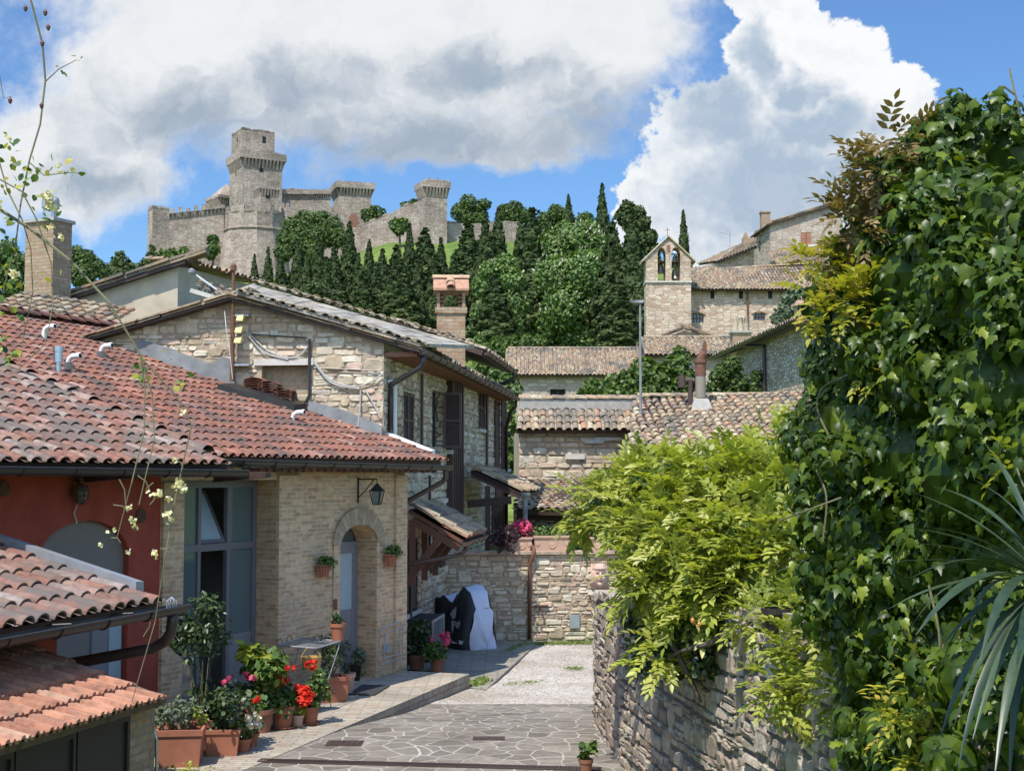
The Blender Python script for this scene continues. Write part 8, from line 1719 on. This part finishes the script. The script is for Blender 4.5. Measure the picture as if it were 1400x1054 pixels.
pot_at(453, 958, 'square terracotta planter with a dense dark green shrub beside the drying rack', .2, .40, [dict(c=(0, .05, .72), rx=.26, rz=.26, n=1500, size=.055, mat=L['laurel'], b=14, r0=.15, kind='lance', up=.5)], square=(.46, .42), rot=.5)
pot_at(474, 948, 'plain pale pot half hidden behind the square shrub planter', .14, .34, [dict(c=(0, .05, .42), rx=.09, rz=.05, n=60, size=.05, mat=L['laurel'])], m=M['clay_pale'])
pot_at(486, 930, 'small plant on a dark metal stand in front of the arched door', .10, .30, [dict(c=(0, 0, .46), rx=.15, rz=.14, n=380, size=.06, mat=L['sage'], b=9), dict(c=(.02, 0, .2), rx=.12, rz=.1, n=90, size=.06, mat=L['bush'], droop=1)], m=M['black'], rim=False)
pot_at(501, 923, 'tall cylindrical tan clay jar by the door reveal', .11, .40, [fl((0, 0, .40), .05, .02, 14, .03, L['sage'], b=2)], m=M['basket'], rim=False)
pot_at(509, 922, 'small black pot next to the tan clay jar', .07, .16, [fl((0, 0, .16), .03, .02, 10, .03, L['sage'], b=2)], m=M['black'], rim=False)
q = c2 + V(0, 0, .006); potted('potted_plant', 'terracotta pot of dark succulents standing on the end of the drying rack', q - V(.05, -.03, 0), .125, .27, [dict(c=(0, 0, .31), rx=.10, rz=.05, n=170, size=.065, mat=L['laurel'], kind='lance', up=.9, stems=False)], group=gp)
potted('potted_plant', 'potted red geranium on the sett path just past the brick house corner', PZ(598, 918, -.25), .16, .28, [dict(c=(-.05, 0, .45), rx=.26, rz=.18, n=520, size=.07, mat=L['pot_green']), fl((.05, -.05, .62), .28, .10, 130, .05, L['pink_fl'])], group=gp)
potted('potted_plant', 'dark bushy plant in a pot under the air conditioner', PZ(570, 915, -.25), .18, .30, [dict(c=(0, .05, .62), rx=.34, rz=.30, n=1100, size=.075, mat=L['laurel'], b=14, r0=.18)], M['clay_dark'], group=gp)
q = P(258, 1068, 15.2); t_ = thing('shrub', 'bright yellow-green shrub poking up at the bottom edge', 'shrub', q - UP * .5); bl = [(*P(x, y, Y), r / F * Y) for x, y, r, Y in ((235, 1062, 16, 15.2), (260, 1058, 16, 15.1), (285, 1062, 14, 15.2), (250, 1075, 24, 15), (275, 1078, 22, 15))]; p, d = on_blobs(bl, 900, shell=(.5, 1.1), clear=.4); scatter('foliage', 'round', p, rise(d, .6, .4), rise(d, .3, .5), NP.uniform(.03, .05, len(p)), NP.random(len(p)), L['lime'], t_); mb = MB(); [mb.tube([q - UP * .5, Vector(b[:3])], .008, 5) for b in bl]; mb.build('stem', M['bark'], t_)
# air conditioner
a, b, c = PZ(553, 894, -.1), PZ(590, 896, -.1), PZ(606, 884, -.1); zt_ = P(590, 848, b.y).z
AC = thing('air_conditioner', 'dark air conditioner unit with a light framed grille beside the covered motorcycle', 'air conditioner', (b.x, b.y, -.25)); f1 = Fr(b, c - b); L_ = (c - b).length; w_ = (b - a).length; mb = MB(); mb.box(f1, 0, L_, -.12, zt_, -w_, 0)
mb.box(f1, .05, .15, -.28, -.12, -w_, 0); mb.box(f1, L_ - .15, L_ - .05, -.28, -.12, -w_, 0); mb.build('casing', M['rough_black'], AC); mb = MB()
for p_ in ((0, .05, -.12, zt_), (L_ - .05, L_, -.12, zt_), (.05, L_ - .05, zt_ - .05, zt_), (.05, L_ - .05, -.12, -.07)): mb.box(f1, *p_, .002, .03)
mb.build('grille_frame', M['steel'], AC); mb = MB(); k = -.05
while k < zt_ - .06: mb.box(f1, .05, L_ - .05, k, k + .012, .003, .018); k += .03
mb.build('grille', M['flash'], AC)
# covered motorcycle
zc_ = -.27; CVq = PZ(650, 888, zc_); CV = thing('covered_motorcycle', 'motorcycle under a black and silver fabric cover by the terrace wall', 'motorcycle', CVq)
ax = (PZ(612, 866, zc_) - PZ(657, 889, zc_)); ax = V(ax.x, ax.y, 0); ax = V(-.68, .73, 0).normalized(); sx = V(ax.y, -ax.x, 0)   # rearwards, and to the right
org = CVq + V(.16, .05, 0); cols = 26; rows2 = 18; vs = []; prof = [(0, .92, .38), (.08, 1.30, .50), (.22, 1.42, .52), (.36, 1.24, .46), (.5, 1.02, .42), (.68, 1.16, .42), (.85, 1.10, .38), (1.0, .80, .30)]
def pf(t_):
    for (a, h0, w0), (b, h1, w1) in zip(prof, prof[1:]):
        if t_ <= b: k = (t_ - a) / (b - a); k = k * k * (3 - 2 * k); return h0 + (h1 - h0) * k, w0 + (w1 - w0) * k
    return prof[-1][1:]
Lc = 1.6
for i in range(cols + 1):
    t_ = i / cols; h, w = pf(t_)
    for j in range(rows2 + 1):
        an = -1 + 2 * j / rows2; s_ = abs(an); sg = 1 if an > 0 else -1
        if s_ > .38: k = (s_ - .38) / .62; x = sg * (w * .62 + (w - w * .62) * k + .03 * math.sin(k * 3)); z = h * (1 - k) * .985
        else: x = an / .38 * w * .62; z = h * (1 - .015 * (s_ / .38) ** 2)
        fold = .055 * noise.noise(V(t_ * 6, an * 2.5, 2)) + .028 * math.sin(an * 7 + t_ * 17 + 5 * noise.noise(V(t_ * 3, an * 2, 5)))
        vs.append(org + ax * (t_ * Lc) + sx * (x * (1 + fold * 2.2)) + UP * max(.01, z + (fold * .6 if z > .05 else 0)))
fs, ms = [], []
W3 = rows2 + 1
for i in range(cols):
    for j in range(rows2): fs.append((i * W3 + j, (i + 1) * W3 + j, (i + 1) * W3 + j + 1, i * W3 + j + 1)); m_ = (j + .5) / rows2 * 2 - 1; ms.append(0 if abs(m_) > .34 else 1)
mb = MB(); mb.add(vs, fs); mb.m = ms
# front and rear ends of the cover
for i, sg in ((0, -1), (cols, 1)):
    ring = vs[i * W3:(i + 1) * W3]; inner = [[q + ax * sg * b_ + (UP * 0) for q in ring] for b_ in (.0,)]
    h, w = pf(i / cols); grid = []
    for r_ in range(5):
        f = r_ / 4; grid.append([org + ax * ((i / cols) * Lc + sg * (.20 * math.sin(f * 1.57) + .10 * noise.noise(V(f * 2.6, k * .42, i)))) + sx * ((q - org).dot(sx) * (1 - f)) + UP * max(.01, (q - org).z * (1 - f)) for k, q in enumerate(ring)])
    b0 = len(mb.v); flat_ = [q for g_ in grid for q in g_]; ff = [(r_ * W3 + j, r_ * W3 + j + 1, (r_ + 1) * W3 + j + 1, (r_ + 1) * W3 + j) for r_ in range(4) for j in range(rows2)]
    mb.mi = 1 if i == 0 else 0; mb.add(flat_, ff)
mb.build('cover', [M['cov_black'], M['cov_grey']], CV, smooth=True)
def txt(body, size, o, xd, yd, m, parent, name):
    cu = bpy.data.curves.new(name, 'FONT'); cu.body = body; cu.size = size; cu.extrude = .002; ob = bpy.data.objects.new(name, cu); C.objects.link(ob)
    nd = xd.cross(yd); mt = Matrix((( xd.x, yd.x, nd.x, o.x), (xd.y, yd.y, nd.y, o.y), (xd.z, yd.z, nd.z, o.z), (0, 0, 0, 1)))
    dg = bpy.context.evaluated_depsgraph_get(); me = bpy.data.meshes.new_from_object(ob.evaluated_get(dg)); bpy.data.objects.remove(ob); me.transform(mt)
    return finish(name, me, m, parent)
lx = -ax; lq = org + ax * .40 - sx * .56 + UP * .55
ly = (UP + sx * .12).normalized()
txt('togi', .20, lq - sx * .03, lx, ly, M['cov_print'], CV, 'lettering')
mb = MB()
def onside(t_, z): 
    t_ -= .27; h, w = pf(t_); k = 1 - z / (h * .985); x = -(w * .62 + (w - w * .62) * k + .03 * math.sin(k * 3)); return org + ax * (t_ * Lc) + sx * (x * 1.07 - .02) + UP * z
for pts in (((.62, .86), (.50, .95), (.49, .72), (.56, .66), (.66, .76)), ((.58, .60), (.52, .64), (.51, .46), (.54, .36), (.58, .46)), ((.80, .34), (.66, .30), (.64, .24), (.78, .24)), ((.62, .27), (.50, .20), (.40, .17), (.50, .14), (.60, .20)), ((.38, .24), (.32, .22), (.33, .14), (.38, .15))): mb.prism([onside(*q) for q in pts], -sx * .006)
mb.build('printed_emblem', M['cov_print'], CV)
# weeds at the edges
def weeds(name, label, pts, n, size, m=None):
    P_ = []
    for i in range(n * 2): a, b = R.choice(list(zip(pts, pts[1:]))); q = Vector(a).lerp(Vector(b), R.random()); P_.append(q + V(R.gauss(0, .07), R.gauss(0, .10), .0))
    P_ = np.array(P_); d = NP.normal(size=P_.shape) * .5; tp = d * .8 + np.array([0, 0, 1.0]); tag(scatter(name, 'lance', P_, unit(d + np.array([0, -.5, .4])), tp, NP.uniform(.35, 1.1, len(P_)) * size * .7, NP.random(len(P_)), m or L['weed']), kind='stuff')
ze_ = -.29
weeds('grass_fringe', '', [PZ(690, 893, ze_), PZ(716, 882, ze_), PZ(760, 880, ze_), PZ(815, 879, ze_)], 700, .11)
weeds('weed_tufts', '', [PZ(645, 938, -.25), PZ(662, 930, -.25)], 160, .16); weeds('weed_tufts', '', [PZ(775, 914, ze_), PZ(795, 914, ze_)], 110, .07); weeds('weed_tufts', '', [PZ(690, 936, -.27), PZ(740, 931, -.28)], 120, .06)

# ================================================================== CLIMBING ROSE in front of the lens
RO = thing('climbing_rose', 'thin climbing rose canes with cream blooms arching across the left foreground', 'climbing rose', P(-40, 700, 4.6))
YR = 4.6; canes = [([(-30, 268, 4.6), (40, 312, 4.6), (100, 360, 4.55), (150, 415, 4.5), (180, 465, 4.5), (192, 485, 4.5)], .0085), ([(192, 485, 4.5), (198, 530, 4.5), (197, 590, 4.45), (180, 660, 4.4), (160, 735, 4.4)], .0045), ([(192, 485, 4.5), (208, 540, 4.5), (211, 600, 4.45), (190, 690, 4.4)], .0045), ([(194, 490, 4.5), (240, 540, 4.5), (262, 580, 4.5), (240, 680, 4.45), (226, 760, 4.4), (212, 850, 4.4), (180, 960, 4.35)], .004),
    ([(42, 0, 4.8), (58, 60, 4.8), (62, 110, 4.8), (55, 170, 4.75), (40, 220, 4.7), (28, 280, 4.65), (22, 330, 4.6), (4, 400, 4.6)], .006), ([(40, 222, 4.7), (60, 240, 4.7), (95, 236, 4.7), (118, 238, 4.7)], .003), ([(62, 112, 4.8), (80, 95, 4.8), (105, 82, 4.8)], .003), ([(-10, 190, 4.7), (10, 260, 4.65), (30, 300, 4.6), (42, 340, 4.6), (45, 400, 4.6), (30, 470, 4.55)], .0045), ([(-10, 240, 4.65), (30, 262, 4.6), (50, 300, 4.6), (70, 360, 4.6), (72, 420, 4.55), (62, 470, 4.5), (20, 510, 4.5)], .004), ([(-8, 60, 4.8), (5, 135, 4.8), (16, 132, 4.8)], .0025)]
mb = MB()
for pts, r_ in canes: mb.tube([P(*q) for q in pts], [r_ * .75 * (1 - .5 * k / (len(pts) - 1)) for k in range(len(pts))], 6)
for (x0, y0, x1, y1) in ((163, 655, 172, 690), (188, 650, 205, 672), (155, 690, 175, 700), (205, 690, 220, 672), (220, 750, 236, 756), (150, 735, 165, 742), (206, 850, 196, 870), (238, 630, 250, 640), (200, 668, 210, 660)): mb.tube([P(x0, y0, 4.42), P((x0 + x1) / 2 + 3, (y0 + y1) / 2 - 3, 4.42), P(x1, y1, 4.42)], .0022, 5)
mb.build('cane', M['twig'], RO)
pos, sz = [], []
def spray(lst, n, s, j=10):
    for x, y in lst:
        for _ in range(n): pos.append(P(x + R.gauss(0, j), y + R.gauss(0, j), 4.55 + R.gauss(0, .04))); sz.append(s * R.uniform(.6, 1.3))
spray([(8, 200), (14, 225), (5, 262), (35, 232), (66, 236), (60, 275), (20, 330), (8, 350), (6, 300), (45, 250), (95, 240)], 9, .026, 9); spray([(8, 375), (15, 395), (5, 470), (25, 480), (12, 430), (70, 300)], 7, .03, 9); spray([(254, 525), (190, 512)], 9, .022, 6); spray([(70, 370), (185, 500), (232, 480)], 4, .022, 6); spray([(105, 85), (82, 96)], 3, .02, 4)
pos = np.array(pos); d = NP.normal(size=pos.shape); k = NP.random(len(pos)) < .6
scatter('leaves', 'round', pos[k], unit(d[k] + np.array([0, -.4, .8])), NP.normal(size=d[k].shape) - np.array([0, 0, .5]), np.array(sz)[k], NP.random(k.sum()), L['pot_green'], RO); scatter('young_leaves', 'round', pos[~k], unit(d[~k] + np.array([0, -.4, .8])), NP.normal(size=d[~k].shape) - np.array([0, 0, .5]), np.array(sz)[~k], NP.random((~k).sum()), L['ivy_young'], RO)
fp_, fs_2 = [], []
for x, y, n, s in ((65, 270, 26, .018), (70, 280, 20, .016), (242, 664, 22, .014), (250, 668, 22, .014), (246, 660, 16, .013), (218, 674, 20, .013), (212, 676, 10, .012), (231, 681, 10, .012), (228, 702, 16, .013), (234, 709, 12, .012), (176, 694, 10, .011), (182, 713, 14, .012), (184, 722, 10, .011), (157, 726, 6, .010), (146, 727, 6, .010), (212, 757, 14, .012), (176, 756, 8, .011), (239, 628, 10, .011), (80, 325, 10, .014), (70, 310, 8, .012), (138, 745, 6, .01), (20, 375, 10, .02), (250, 562, 8, .012), (200, 672, 5, .01), (12, 190, 6, .014), (80, 228, 6, .012)):
    for _ in range(n): fp_.append(P(x + R.gauss(0, s * 190), y + R.gauss(0, s * 190), 4.42 + R.gauss(0, .012))); fs_2.append(s * R.uniform(.5, .95))
fp_ = np.array(fp_); d = NP.normal(size=fp_.shape); scatter('flowers', 'petal', fp_, unit(d + np.array([0, -.6, .5])), NP.normal(size=d.shape), np.array(fs_2), NP.random(len(fp_)), L['cream_fl'], RO)
HIP = plain('dried_hip', (.13, .05, .035), .8)
for x, y in ((66, 38), (62, 18), (57, 145), (14, 138), (35, 12), (58, 60)): mb = MB(); mb.lathe(P(x, y, 4.7), [(.001, -.012), (.006, -.006), (.008, .003), (.003, .010), (.001, .013)], 7); mb.build('dry_hip', HIP, RO)
